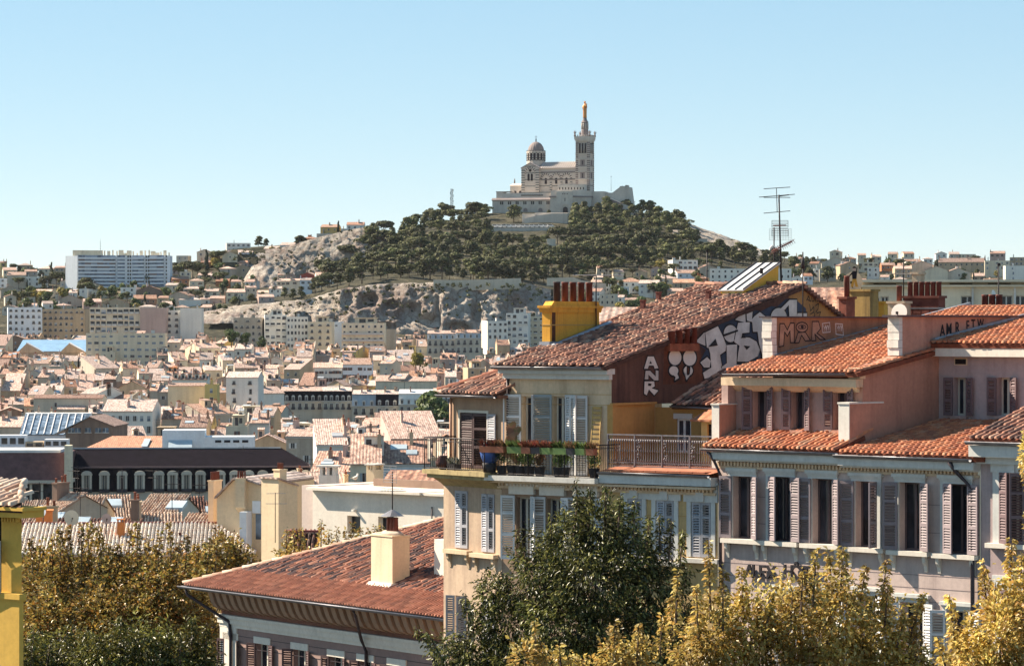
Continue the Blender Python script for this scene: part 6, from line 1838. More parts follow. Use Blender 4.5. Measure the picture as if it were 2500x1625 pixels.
   # ---------------------------------------------------------------- house with the deep cove cornice
def house_A():
 fr=Frame(1083,108.0,54)
 r=fr.root('cove_cornice_house');tag(r,'plum-walled house with a deep red-brown cove cornice and mottled tile roof','house')
 zg=fr.z(1083,1509);xl=fr.x(450);xr=1.12;yw=1.0
 p=math.atan(0.36);ze=zg+0.06
 O,U,V=(xl,-0.05,ze),(1,0,0),(0,math.cos(p),math.sin(p));L=xr-xl;run=8.3;vm=run/math.cos(p)
 cx0,cx1=0,0
 cp=math.cos(p)
 inside= lambda u,v:u>v*cp+0.06 and u<L
 poly=[(0,0),(L,0),(L,vm),(vm*cp,vm)]
 near= lambda u,v:-(u*0.81-v*0.55)
 cch=(fr.x(930,2.2),2.0)
 sk= lambda u,v:False
 ro,n=tile_roof(r,O,U,V,L,vm, lambda u,v:inside(u,v) and v>=1.62,TILE_OLD,M_DECK,poly,220,seed=5,near=near,w=0.205,scale=0.9,jit=1.4)
 O2=Vector(O)+Vector(V)*0.0
 # courses of newer tiles along the eave
 me=tile_mesh(TILE_RED2);rest=[];cand=[]
 rng=random.Random(3);Uv,Vv=Vector(U),Vector(V);N=Uv.cross(Vv)
 for i in range(int(L/0.175)):
  for j in range(5):
   u,v=(i+0.5)*0.175,j*0.34-0.06
   if not inside(u,v+0.25):continue
   s=0.80;q=Vector(O)+Uv*(u+rng.gauss(0,0.006))+Vv*v+N*0.01
   cand.append((near(u,v),Matrix(((Uv.x*s,Vv.x,N.x*s,q.x),(Uv.y*s,Vv.y,N.y*s,q.y),(Uv.z*s,Vv.z,N.z*s,q.z),(0,0,0,1)))))
 cand.sort(key= lambda t:t[0])
 for d,M in cand[:80]:link('tile',me,ro,mat=M)
 o=link('eave_tiles',scatter_mesh('eave_tiles',TV,TF,np.array([np.array(M) for d,M in cand[80:]]),TILE_RED2),ro);tag(o,kind='stuff')
 ridge_tiles(ro,(xl,-0.05,ze+0.03),(xl+run,run-0.05,ze+run*0.36+0.03),TILE_PALE)
 # left hip slope, hidden from the street
 mb=MB();mb.face([(xl,-0.05,ze-0.02),(xl+run,run,ze+run*0.36),(xl+run,run+8,ze+run*0.36),(xl,run+16,ze-0.02)]);mb.obj('back_roof',RF['brown'],r)
 gutter(r,(xl-0.15,-0.14,zg),(xr,-0.14,zg),0.085)
 # cove
 mb=MB();k=8;pr=[]
 for i in range(k+1):
  t=i/k*math.pi/2
  pr.append((yw-(yw-0.02)*(1-math.cos(t)),zg-1.0+0.98*math.sin(t)))
 for i in range(k):
  mb.face([(xl+pr[i][0],pr[i][0],pr[i][1]),(xr,pr[i][0],pr[i][1]),(xr,pr[i+1][0],pr[i+1][1]),(xl+pr[i+1][0],pr[i+1][0],pr[i+1][1])],0,True)
  mb.face([(xl+pr[i][0],12,pr[i][1]),(xl+pr[i][0],pr[i][0],pr[i][1]),(xl+pr[i+1][0],pr[i+1][0],pr[i+1][1]),(xl+pr[i+1][0],12,pr[i+1][1])],0,True)
 mb.obj('cove',P_COVE,r)
 mb=MB();mb.prism([(0.30,-0.08),(0.47,-0.52),(0.60,-0.72),(0.80,-0.82),(0.93,-0.86),(0.98,-0.60),(0.72,-0.36),(0.55,-0.08)],'x',0,0.27);cm=mb.mesh('corbel',[P_CORB])
 n=int((xr-xl-yw)/0.49)
 for i in range(n):link('corbel',cm,r,loc=(xl+yw+0.12+i*0.49,0,zg))
 mb=MB();mb.box(xl+yw-0.16,yw-0.18,zg-1.12,xr,yw,zg-1.0);mb.box(xl+yw-0.10,yw-0.12,zg-1.32,xr,yw,zg-1.12);mb.box(xl+yw-0.05,yw-0.06,zg-1.46,xr,yw,zg-1.32);mb.obj('moulding',M_TRIMW,r)
 # wall and windows
 X= lambda cx,yy=yw:fr.x(450+cx/3.64,yy);Z= lambda cx,cy,yy=yw:fr.z(450+cx/3.64,1200+cy/3.64,yy)
 W6=[(365,470,1310),(640,755,1350),(968,1090,1402),(1292,1415,1465),(1555,1675,1505),(1825,1960,1545)]
 holes=[]
 for a,b,t in W6:
  zt=Z((a+b)/2,t);holes.append((X(a),X(b),zt-1.9,zt))
 mb=MB();wall_holes(mb,xl+yw,xr,0,zg-1.4,holes,yw,0.3);mb.face([(xl+yw,12,0),(xl+yw,yw,0),(xl+yw,yw,zg-1.0),(xl+yw,12,zg-1.0)]);mb.obj('wall',P_AWALL,r)
 mb=MB();mb.box(xl+yw-0.03,yw-0.05,0,xl+yw+1.15,yw+0.4,zg-1.46);mb.obj('corner_pilaster',M_TRIMW,r)
 for q,dz in enumerate((1.75,2.15)):
  mb=MB();mb.box(xl+yw+1.16,yw-0.012,zg-dz,xr,yw-0.002,zg-dz+0.02);mb.obj('plaster_joint',M_PIPE,r)
 for i,(a,b,c,d) in enumerate(holes):
  window(r,a,b,c,d,yw,M_WFR)
  mb=MB();mb.box(a-0.12,yw-0.05,d,b+0.12,yw,d+0.24);mb.obj('lintel',M_TRIMW,r)
  w=(b-a)/2
  shutter(r,a,yw-0.03,c,w*0.95,d-c,[165,158,150,170,160,168][i],'L',M_SHBR);shutter(r,b,yw-0.03,c,w*0.95,d-c,[150,168,160,155,165,160][i],'R',M_SHBR)
 g= lambda px,py,yy:(fr.x(px,yy),yy,fr.z(px,py,yy))
 pipe(r,[(xl+0.3,-0.12,zg-0.08),(xl+0.3,-0.05,zg-0.3),(xl+yw+0.75,yw-0.12,zg-1.25),(xl+yw+0.85,yw-0.12,zg-1.7),(xl+yw+0.85,yw-0.12,0)],0.06)
 xq=X(1640);pipe(r,[(X(1530,0),-0.12,zg-0.08),(X(1530,0)+0.02,-0.05,zg-0.3),(xq-0.1,yw-0.25,zg-1.2),(xq,yw-0.12,zg-1.6),(xq,yw-0.12,0)],0.06)
 # big rendered chimney
 yb=1.55;x0=fr.x(906,yb);zb=ze+yb*0.36;zt=fr.z(906,1306,yb)
 c=empty('chimney',(x0,yb,zb),0,r)
 h=zt-zb;wx,wy=1.33,0.72
 mb=MB();mb.box(0,0,-0.3,wx,wy,h);mb.box(-0.03,-0.03,h,wx+0.03,wy+0.03,h+0.05);mb.obj('stack',P_CHIM,c)
 mb=MB();mb.box(-0.05,-0.08,-0.15,wx+0.06,wy+0.06,0.13);mb.face([(-0.1,-0.25,-0.07),(wx+0.1,-0.25,-0.07),(wx+0.06,-0.085,0.1),(-0.05,-0.085,0.1)]);mb.obj('flashing',M_TRIMW,c)
 mb=MB();mb.lathe([(0.42,h+0.05),(0.38,h+0.12),(0.26,h+0.18)],(wx*0.6,wy*0.5,0),10,sx=1.3,sy=0.8);mb.obj('mortar_bed',M_MORTAR,c)
 for k in range(3):pot(c,(wx*0.6+(k-1)*0.2,wy*0.5,h+0.14),0.10,0.52,M_POTD,0.85,6)
 mb=MB();mb.lathe([(0.42,h+0.70),(0.18,h+0.84),(0.03,h+0.92)],(wx*0.6,wy*0.5,0),8,smooth=False);mb.obj('cowl',M_ZGUT,c)
 mb=MB()
 for k in range(4):mb.tube([(wx*0.6+(k-1.5)*0.15,wy*0.5,h+0.62),(wx*0.6+(k-1.5)*0.15,wy*0.5,h+0.72)],0.012,4)
 mb.obj('cowl_struts',M_IRON,c)
 a=empty('tv_antenna',fr.world((x0+wx*0.6,yb+wy*0.5,zb+h+0.9)),-fr.a);tag(a,'rooftop antenna with grid reflector on the big cream chimney','antenna')
 aerial_parts(a,1.35,[(0.55,0,1.0),(0.5,0.5,0.95)],grid=True)
 # bit of white wall and vent right on the roof
 mb=MB();q=fr.x(1060,2.6);mb.box(q,2.6,ze+0.7,q+0.6,3.6,fr.z(1060,1315,2.6));mb.obj('roof_pier',M_TRIMW,r)

P_CORB=plaster('corbel_buff',(0.40,0.26,0.18),(0.12,0.07,0.05),0.3,0.3,1.0)
TILE_RED2=tilemat('eave_red_tile',[(0.32,0.12,0.075),(0.28,0.10,0.062),(0.37,0.15,0.095),(0.23,0.085,0.055)],0.4)

def aerial_parts(a,h,booms,grid=False,n=9,vert=False):
 mb=MB();mb.tube([(0,0,-0.3),(0,0,h)],0.022,5);mb.obj('mast',M_IRON,a)
 for i,(z,ang,L) in enumerate(booms):
  mb=MB();c,s=math.cos(ang),math.sin(ang)
  mb.tube([(-L*0.45*c,-L*0.45*s,h*z),(L*0.55*c,L*0.55*s,h*z)],0.014,4)
  for k in range(n):
   t=-0.42+0.94*k/(n-1);q=0.16+0.10*(1-k/n)
   x,y=t*L*c,t*L*s
   if vert:mb.tube([(x,y,h*z-q),(x,y,h*z+q)],0.009,3)
   else :mb.tube([(x-q*s,y+q*c,h*z),(x+q*s,y-q*c,h*z)],0.009,3)
  mb.obj('boom',M_ALU,a)
 if grid:
  mb=MB()
  for k in range(7):mb.tube([(-0.4,-0.1,h*0.72+k*0.07*h),(0.4,-0.1,h*0.72+k*0.07*h)],0.008,3)
  for x in (-0.4,0,0.4):mb.tube([(x,-0.1,h*0.70),(x,-0.1,h*1.16)],0.008,3)
  mb.obj('reflector',M_ALU,a)
M_ALU=flat('aerial_aluminium',(0.28,0.27,0.28),0.45,0.6,0.2)
house_A()

# ---------------------------------------------------------------- corner house with the brown louvred doors
def railing(parent,pts,h,mat,pitch=0.11,name='railing',second=True):
 """Plain iron railing: rails as one part, each bar joined (too thin to pick apart)."""
 mb=MB();pts=[Vector(p) for p in pts]
 up=Vector((0,0,1))
 mb.tube([p+up*h for p in pts],0.022,6)
 if second:mb.tube([p+up*(h*0.90) for p in pts],0.012,5)
 mb.tube([p+up*0.06 for p in pts],0.016,5)
 for p in pts:mb.tube([p,p+up*h],0.02,5)
 o=mb.obj(name,mat,parent)
 mb=MB()
 for i in range(len(pts)-1):
  L=(pts[i+1]-pts[i]).length;n=max(1,int(L/pitch))
  for k in range(1,n):
   q=pts[i].lerp(pts[i+1],k/n);mb.tube([q+up*0.06,q+up*h*0.97],0.009,4,cap=False)
 b=mb.obj('bars',mat,o);tag(b,kind='stuff')
 return o

def house_L():
 fr=Frame(1083,106.6,54)
 r=fr.root('corner_house');tag(r,'narrow stained corner house with closed louvred shutters and a roof balcony','house')
 xr=fr.x(1225)
 zs=fr.z(1083,1143)  # balcony slab top
 K= lambda cx,cy:(1050+cx/3.093,860+cy/3.093)
 holes=[]
 for (a,b,c,d) in ((192,287,1470,1048),(392,488,1500,1072)):
  p0,p1=K(a,c),K(b,d);holes.append((fr.x(p0[0]),fr.x(p1[0]),fr.z(*p0),fr.z(*p1)))
 lo=[]
 for (x0,x1,y) in ((1112,1140,1452),(1178,1208,1460)):lo.append((fr.x(x0),fr.x(x1),fr.z(x0,y)-2.0,fr.z(x0,y)))
 mb=MB();wall_holes(mb,0,xr,0,zs-0.25,holes+lo,0,0.2);mb.face([(0,9,0),(0,0,0),(0,0,zs-0.25),(0,9,zs-0.25)]);mb.obj('wall',P_TANL,r)
 for i,(a,b,c,d) in enumerate(holes):
  window(r,a,b,c,d,0,M_WFR,deep=0.19)
  w=(b-a)/2
  shutter(r,a,-0.01,c,w-0.005,d-c,2+i*3,'L',M_SHG);shutter(r,b,-0.01,c,w-0.005,d-c,3,'R',M_SHG)
  sill(r,a-0.42,b+0.22,c-0.06,0,P_CREAM)
 for i,(a,b,c,d) in enumerate(lo):
  window(r,a,b,c,d,0,M_WFR,deep=0.19);w=(b-a)/2
  shutter(r,a,-0.03,c,w,d-c,150 if i==0 else 3,'L',M_SHG);shutter(r,b,-0.03,c,w,d-c,60 if i==0 else 4,'R',M_SHG)
  # slab
 mb=MB();mb.box(-0.15,-0.75,zs-0.14,xr+0.1,1.2,zs);mb.box(-0.05,-0.62,zs-0.27,xr+0.05,0.6,zs-0.14);mb.prism([(-0.45,zs-0.27),(0,zs-0.27),(0,zs-0.55),(-0.12,zs-0.45)],'x',0,xr);mb.obj('balcony_slab',plaster('mossy_stone',(0.44,0.34,0.17),(0.08,0.06,0.04),0.7,0.5,1.2),r)
 railing(r,[(-0.10,1.0,zs),(-0.10,-0.68,zs),(xr*0.5,-0.68,zs),(xr+0.0,-0.68,zs)],1.03,M_IRON)
 # recessed upper storey
 yu=0.55
 Q= lambda cx,cy:(1050+cx/4.76,900+cy/4.76)
 x0,x1=fr.x(1101,yu),fr.x(1236,yu);zt=fr.z(1101,965,yu)
 da,db=fr.x(Q(350,0)[0],yu),fr.x(Q(665,0)[0],yu);dz=fr.z(*Q(350,505),yu)
 mb=MB();wall_holes(mb,x0,x1,zs,zt,[(da,db,zs+0.02,dz)],yu,0.15);mb.face([(x0,yu+5,zs),(x0,yu,zs),(x0,yu,zt),(x0,yu+5,zt)]);mb.obj('upper_wall',P_TAN,r)
 mb=MB();mb.box(da,yu+0.14,zs+0.02,db,yu+0.16,dz);mb.obj('doorway',M_INT,r)
 w=(db-da)/2;shutter(r,da,yu+0.03,zs+0.03,w-0.02,dz-zs-0.05,3,'L',M_SHDOOR);shutter(r,db,yu+0.03,zs+0.03,w-0.02,dz-zs-0.05,5,'R',M_SHDOOR)
 shutter(r,db+0.03,yu-0.02,zs+0.03,0.55,dz-zs-0.05,172,'R',M_SHG)
 mb=MB();mb.box(da-0.07,yu-0.03,zs,da,yu,dz+0.08);mb.box(db,yu-0.03,zs,db+0.07,yu,dz+0.08);mb.box(da,yu-0.03,dz,db,yu,dz+0.08);mb.obj('door_frame',M_WFR,r)
 pipe(r,[(x0+0.1,yu-0.08,zt-0.1),(x0+0.1,yu-0.08,zs)],0.045,flat('salmon_pipe',(0.55,0.30,0.20),0.6))
 gutter(r,(x0-0.22,yu-0.42,zt+0.02),(x1-0.05,yu-0.42,zt+0.02),0.07)
 mb=MB();mb.box(x0-0.12,yu-0.34,zt-0.04,x1,yu+0.2,zt+0.06);mb.obj('eaves_board',flat('eaves_wood',(0.20,0.09,0.06),0.8),r)
 p=math.atan(0.40);O=(x0-0.2,yu-0.4,zt+0.10);L=x1-x0+0.15;vm=4.4
 tile_roof(r,O,(1,0,0),(0,math.cos(p),math.sin(p)),L,vm, lambda u,v:u>v*math.cos(p)*0.8,TILE_TC,M_DECK,[(0,0),(L,0),(L,L/0.8/math.cos(p)),(L-0.02,L/0.8/math.cos(p))],300,seed=11,w=0.20,jit=1.4)
 rr=L/0.8
 ridge_tiles(r,(x0-0.2,yu-0.4,zt+0.15),(x0-0.2+L,yu-0.4+rr,zt+0.15+rr*0.40),TILE_RED2)
 mb=MB();zz=zt+0.05;mb.face([(x0-0.2,yu-0.4,zz),(x0+L,yu+rr,zz+rr*.4),(x0+L,yu+9,zz)]);mb.obj('back_roof',RF['brown'],r)
TILE_TC=tilemat('warm_canal_tile',[(0.33,0.15,0.10),(0.40,0.205,0.14),(0.25,0.115,0.085),(0.46,0.285,0.205),(0.18,0.09,0.07),(0.36,0.17,0.115),(0.13,0.078,0.066)],0.5)
house_L()
# ---------------------------------------------------------------- cream house with the flowered balcony and painted gable
def spray(parent,name,fr,x,pts,mat,off,as_hole=False,D_=None):
 """A flat painted shape on a side wall: outline given in photo pixels, laid `off` metres proud of the wall plane x."""
 mb=MB();v=[]
 for px,py in pts:
  y,z=fr.side(px,py,x);v.append((x+off,y,z))
 mb.face(v);return mb.obj(name,mat,parent)
def stroke(parent,name,fr,x,pts,w,mat,off,closed=True):
 """Painted line of width w along photo-pixel points."""
 q=[Vector((0,)+fr.side(px,py,x)) for px,py in pts];mb=MB();n=len(q)
 for i in range(n if closed else n-1):
  a,b=q[i],q[(i+1)%n];d=(b-a)
  if d.length<1e-6:continue
  d.normalize();s=Vector((0,-d.z,d.y))*w*0.5;e=d*w*0.45
  f=[a-s-e,b-s+e,b+s+e,a+s-e]
  mb.face([(x+off+0.0003*i,p.y,p.z) for p in f])
 return mb.obj(name,mat,parent)
G3= lambda pts:[(1600+a/5.525,700+b/5.525) for a,b in pts]
M_SILV=flat('silver_spray',(0.60,0.57,0.54),0.6,0.0,0.22,1.6)
M_BLK=flat('black_spray',(0.012,0.010,0.014),0.7,0,0.2)
M_BLUE=flat('blue_spray',(0.028,0.045,0.085),0.7,0,0.35,1.2)
M_WSPR=flat('white_spray',(0.66,0.62,0.58),0.7,0,0.12,1.5)

def circle(cx,cy,rx,ry,n=20,a0=0,a1=360):return [(cx+rx*math.cos(R(a0+(a1-a0)*i/n)),cy+ry*math.sin(R(a0+(a1-a0)*i/n))) for i in range(n+(0 if a1-a0==360 else 1))]

def house_C():
 fr=Frame(1225,104.0,36)
 r=fr.root('balcony_house');tag(r,'cream house with a flowered balcony, long tiled roof and graffiti-covered brown gable','house')
 xr=fr.x(1752)
 zs=fr.z(1225,1158)
 K= lambda cx,cy:(1050+cx/3.093,860+cy/3.093)
 def hole(a,b,c,d,yy=0):p0,p1=K(a,c),K(b,d);return (fr.x(p0[0],yy),fr.x(p1[0],yy),fr.z(*p0,yy),fr.z(*p1,yy))
 hs=[hole(650,760,1560,1095),hole(882,990,1560,1105),hole(1135,1240,1560,1112)]
 h2=[hole(1500,1600,1600,1105),hole(1712,1842,1560,1118),hole(1978,2122,1540,1132)]
 xm=fr.x(K(1330,0)[0])
 mb=MB();wall_holes(mb,0,xm,0,zs-0.2,hs,0,0.3);mb.obj('wall',P_TAN,r)
 mb=MB();wall_holes(mb,xm,xr,0,zs-0.2,h2,0,0.22);mb.obj('right_wall',P_YEL,r)
 for q in range(6):
  mb=MB();mb.box(xm+0.05,-0.006,zs-1.1-q*0.42,xr,-0.001,zs-1.1-q*0.42+0.02);mb.obj('plaster_joint',P_OCH,r)
 for i,(a,b,c,d) in enumerate(hs):
  window(r,a,b,c,d,0);mb=MB();mb.box(a-0.2,-0.14,d+0.10,b+0.2,0,d+0.36);mb.box(a-0.26,-0.2,d+0.36,b+0.26,0,d+0.43);mb.obj('lintel',M_TRIMW,r)
  w=0.5;shutter(r,a-0.02,-0.04,c,w,d-c+0.05,[168,160,165][i],'L',M_SHW);shutter(r,b+0.02,-0.04,c,w,d-c+0.05,[140,150,160][i],'R',M_SHW)
 for i,(a,b,c,d) in enumerate(h2):
  window(r,a,b,c,d,0,deep=0.2);w=(b-a)/2
  shutter(r,a,-0.01,c,w-0.005,d-c,2,'L',M_SHG);shutter(r,b,-0.01,c,w-0.005,d-c,4,'R',M_SHG)
  mb=MB();mb.box(a-0.17,-0.05,c,a-0.02,0,d);mb.box(b+0.02,-0.05,c,b+0.17,0,d);mb.box(a-0.27,-0.07,d+0.0,b+0.27,0,d+0.52);mb.box(a-0.32,-0.12,d+0.52,b+0.32,0,d+0.60);mb.box((a+b)/2-0.14,-0.13,d+0.02,(a+b)/2+0.14,-0.071,d+0.72);mb.obj('window_surround',M_TRIM,r)
  sill(r,a-0.35,b+0.35,c-0.04,0,M_TRIMW,False)
  # balcony slab, cornices
 xb=fr.x(1452,-0.6)
 mb=MB();mb.box(-0.25,-0.62,zs-0.16,xb,0.95,zs);mb.obj('balcony_slab',P_WHST,r)
 mb=MB();mb.box(-0.2,-0.38,zs-0.24,xr,0,zs-0.165);mb.box(-0.1,-0.12,zs-0.42,xr,0,zs-0.34);mb.obj('cornice',P_CREAM,r)
 dentils(r,0,xr,-0.0,zs-0.335,P_CREAM,d=0.2)
 railing(r,[(-0.2,-0.52,zs),(xb*0.35,-0.52,zs),(xb*0.7,-0.52,zs),(xb-0.05,-0.52,zs),(xb-0.05,0.85,zs)],1.02,M_IRON)
 mb=MB();zg=fr.z(1500,1152,-0.3);mb.box(xb+0.02,-0.42,zg-0.34,xr+0.02,0.0,zg-0.08);mb.obj('frieze',M_TRIM,r)
 gutter(r,(xb+0.02,-0.45,zg),(xr-0.05,-0.45,zg-0.02),0.075)
 mb=MB();mb.face([(xb+0.03,-0.40,zg+0.03),(xr-0.02,-0.40,zg+0.03),(xr-0.02,0.75,zg+0.16),(xb+0.03,0.75,zg+0.16)]);mb.box(xb+0.03,0.75,zg-0.3,xr+1.2,7.0,zg+0.16);mb.obj('terrace_floor',M_TERR,r)
 for q in range(8):
  mb=MB();x=xb+0.3+q*(xr-xb-0.5)/8;mb.box(x,-0.36,zg+0.045,x+0.42,0.55,zg+0.085,0);o=mb.obj('terrace_slab',M_TERR,r,rot=(R(6.4),0,R(random.Random(q).uniform(-3,3))),loc=(0,0,0));o.rotation_euler=(0,0,0)
  # recessed upper storey
 yu=0.9
 Q= lambda cx,cy:(1050+cx/4.76,900+cy/4.76)
 x0,x1=fr.x(1238,yu),fr.x(1493,yu);zt=fr.z(1360,908,yu)
 def h4(a,b):return (fr.x(Q(a,0)[0],yu),fr.x(Q(b,0)[0],yu),zs+0.02,fr.z(*Q((a+b)/2,318),yu))
 ds=[h4(1072,1215),h4(1428,1572)]
 mb=MB();wall_holes(mb,x0,x1,zs,zt,ds,yu,0.3);mb.obj('upper_wall',P_CREAM,r)
 mb=MB();mb.face([(x0,yu+9,zs),(x0,yu,zs),(x0,yu,zt),(x0,yu+9,zt+2)]);mb.obj('upper_side_wall',P_CREAM,r)
 for q in (0.45,0.78):
  mb=MB();mb.box(x0+0.1,yu-0.006,zt-q-0.25,x1,yu-0.001,zt-q-0.235);mb.obj('plaster_joint',P_OCH,r)
 for i,(a,b,c,d) in enumerate(ds):
  window(r,a,b,c,d,yu,M_WFR);
  shutter(r,a-0.02,yu-0.04,c,0.62,d-c+0.05,[166,150][i],'L',M_SHW if i==0 else M_SHGB);shutter(r,b+0.02,yu-0.04,c,0.60,d-c+0.05,[118,160][i],'R',M_SHW)
 xq=fr.x(Q(1750,0)[0],yu);shutter(r,xq+0.32,yu-0.08,zs+0.02,0.62,ds[0][3]-zs+0.02,14,'R',M_SHW)
 # leaning ladder-like trellis at the corner
 mb=MB();xl=fr.x(Q(1895,0)[0],yu-0.05)
 for s in (0,0.32):mb.tube([(xl+s,yu-0.25,zs),(xl+s,yu-0.06,zs+2.2)],0.02,5)
 for k in range(14):mb.box(xl+0.02,yu-0.24+k*0.013,zs+0.15+k*0.15,xl+0.31,yu-0.20+k*0.013,zs+0.24+k*0.15)
 o=mb.obj('trellis',flat('trellis_wood',(0.50,0.32,0.12),0.8));o.location=(fr.O.x,fr.O.y,fr.base);o.rotation_euler=(0,0,-fr.a);tag(o,'narrow wooden slatted trellis leaning at the right end of the balcony','trellis')
 pipe(r,[(x0+0.12,yu-0.12,zt-0.12),(x0+0.06,yu-0.10,zs)],0.055)
 # eaves
 ye=yu-0.48
 mb=MB();mb.box(x0-0.12,ye+0.14,zt-0.05,x1+0.06,yu+0.1,zt+0.12);mb.box(x0-0.05,ye+0.3,zt-0.22,x1+0.03,yu,zt-0.05);mb.obj('eaves_moulding',M_TRIM,r)
 gutter(r,(x0-0.25,ye,zt+0.16),(x1-0.02,ye,zt+0.16),0.08)
 # roof
 ya,za=fr.side(1955,697,x1);z_e=zt+0.22;p=math.atan2(za-z_e,ya-ye);L=x1-x0+0.32;vm=(ya-ye)/math.cos(p)
 O=(x0-0.2,ye,z_e)
 ro,n=tile_roof(r,O,(1,0,0),(0,math.cos(p),math.sin(p)),L,vm+0.1, lambda u,v:u<L and v<vm+0.1,TILE_TC,M_DECK,[(0,0),(L,0),(L,vm),(0,vm)],300,seed=21,w=0.205,scale=0.86,near= lambda u,v:v-u*0.4,jit=1.5)
 rz= lambda y:z_e+(y-ye)*math.tan(p)
 ridge_tiles(ro,(x0-0.2,ya,za+0.06),(x1+0.1,ya,za+0.06),TILE_TC)
 yb,zb=fr.side(2050,772,x1)
 mb=MB();mb.face([(x0-0.2,ya,za),(x1+0.12,ya,za),(x1+0.12,yb+1,zb-0.35),(x0-0.2,yb+1,zb-0.35)]);mb.obj('back_slope',RF['brown'],r)
 mb=MB()
 for k in range(13):
  t0=k/13;mb.box(x1-0.03,ya+(yb-ya)*t0,za+(zb-za)*t0-0.1,x1+0.16,ya+(yb-ya)*(t0+0.085),za+(zb-za)*t0+0.02)
 mb.obj('verge_tiles',TILE_TC,r)
 # painted gable wall, brown above, ochre where the terrace begins
 zo=fr.side(1640,984,x1)[1]
 y5,_=fr.side(1598,1050,x1)
 mb=MB();zt0=zg+0.1
 gp=[(yu,zo),(y5+6.5,zo),(yb+1.5,zb-0.6),(yb,zb),(ya,za-0.03),(yu,rz(yu)-0.05)]
 mb.face([(x1,a,b) for a,b in gp]);mb.obj('gable_wall',P_BROWN,r)
 mb=MB();mb.face([(x1+0.012,yu,zt0),(x1+0.012,y5,zt0),(x1+0.012,y5,zo),(x1+0.012,yu,zo)]);mb.box(x1-0.15,yu-0.02,zt0,x1+0.06,yu+0.3,zo+0.02);mb.box(x1-0.02,yu-0.06,zo,x1+0.10,y5,zo+0.07);mb.obj('terrace_side_wall',P_OCH,r)
 # lighter strip under the apex
 spray(r,'ochre_render_patch',fr,x1,[(1925,720),(1955,704),(2042,766),(2042,800),(1930,800),(1928,760)],plaster('gable_ochre_patch',(0.40,0.22,0.085),(0.09,0.05,0.035),0.6,0.5,1.0),0.004)
 # terrace back wall with window, small roof
 mb=MB();xa=x1+0.02;xe=xr+1.2;zr=fr.z(1700,995,y5)
 wa,wb=fr.x(1652,y5),fr.x(1687,y5);wt=fr.z(1665,1022,y5)
 mb2=MB();wall_holes(mb2,xa,xe,zt0,zr,[(wa,wb,zt0+0.4,wt)],y5,0.12);mb2.obj('terrace_back_wall',P_OCH,r)
 window(r,wa,wb,zt0+0.4,wt,y5-0.1,M_SHW,deep=0.2)
 mb=MB();mb.box(wa-0.08,y5-0.07,wt,wb+0.08,y5,wt+0.17);mb.obj('roller_box',M_SHW,r)
 gx0,gx1=fr.x(1638,y5-0.3),fr.x(1750,y5-0.3)
 gutter(r,(gx0,y5-0.34,zr+0.05),(gx1,y5-0.34,zr+0.0),0.05)
 pp=math.atan(0.34);tile_roof(r,(gx0,y5-0.3,zr+0.1),(1,0,0),(0,math.cos(pp),math.sin(pp)),gx1-gx0+0.4,3.0, lambda u,v:True,TILE_TC,M_DECK,[(0,0),(gx1-gx0+0.4,0),(gx1-gx0+0.4,3.0),(0,3.0)],0,seed=33,jit=1.8,name='terrace_roof')
 # closet with its own little roof
 ca,cb=fr.x(1712,y5-1.0),fr.x(1752,y5-1.0);cz=fr.z(1712,1022,y5-1.0)
 mb=MB();wall_holes(mb,ca,cb,zt0,cz,[(ca+0.22,ca+0.42,zt0+0.5,cz-0.16)],y5-1.0,0.12);mb.face([(ca,y5,zt0),(ca,y5-1,zt0),(ca,y5-1,cz),(ca,y5,cz)]);mb.obj('closet_wall',W['yellow'],r)
 mb=MB();mb.box(ca+0.22,y5-0.89,zt0+0.5,ca+0.42,y5-0.87,cz-0.16);mb.obj('closet_window',M_GL,r)
 mb=MB();mb.face([(ca-0.25,y5-1.25,cz-0.02),(cb+0.2,y5-1.25,cz-0.02),(cb+0.2,y5,cz+0.42),(ca-0.05,y5,cz+0.42)]);mb.face([(ca-0.25,y5-1.25,cz-0.08),(cb+0.2,y5-1.25,cz-0.08),(cb+0.2,y5-1.25,cz-0.02),(ca-0.25,y5-1.25,cz-0.02)]);mb.obj('closet_roof',RF['orange'],r)
 # ornate cast iron balustrade on the terrace
 e=empty('terrace_balustrade',(x1+0.1,0.55,zg+0.14),0,r)
 Lr=fr.x(1752,0.55)-x1-0.1;h=1.0
 mb=MB();mb.box(0,-0.025,h-0.03,Lr,0.025,h+0.01);mb.box(0,-0.015,h-0.16,Lr,0.015,h-0.14);mb.box(0,-0.015,0.12,Lr,0.015,0.15);mb.box(0,-0.015,0.0,Lr,0.015,0.03)
 for k in range(5):mb.box(Lr*k/4-0.018,-0.03,-0.1,Lr*k/4+0.018,0.03,h+0.01)
 mb.obj('rail_frame',M_CAST,e)
 mb=MB();mb.lathe([(0.012,0.15),(0.035,0.19),(0.014,0.24),(0.014,0.45),(0.03,0.5),(0.014,0.55),(0.014,0.76),(0.035,0.80),(0.02,0.85)],(0,0,0),6);bm_=mb.mesh('baluster',[M_CAST])
 n=int(Lr/0.085)
 for k in range(n):link('baluster',bm_,e,loc=((k+0.5)*Lr/n,0,0))
 mb=MB();rng=random.Random(2)
 for zc in (0.075,h-0.09):
  for k in range(int(Lr/0.07)):
   c=(k+0.5)*0.07
   for t in range(5):
    a0,a1=2*math.pi*t/5,2*math.pi*(t+1)/5;mb.face([(c+0.03*math.cos(a0),0,zc+0.04*math.sin(a0)),(c+0.03*math.cos(a1),0,zc+0.04*math.sin(a1)),(c+0.018*math.cos(a1),-0.01,zc+0.024*math.sin(a1)),(c+0.018*math.cos(a0),-0.01,zc+0.024*math.sin(a0))])
 o=mb.obj('scrollwork',M_CAST,e);tag(o,kind='stuff')
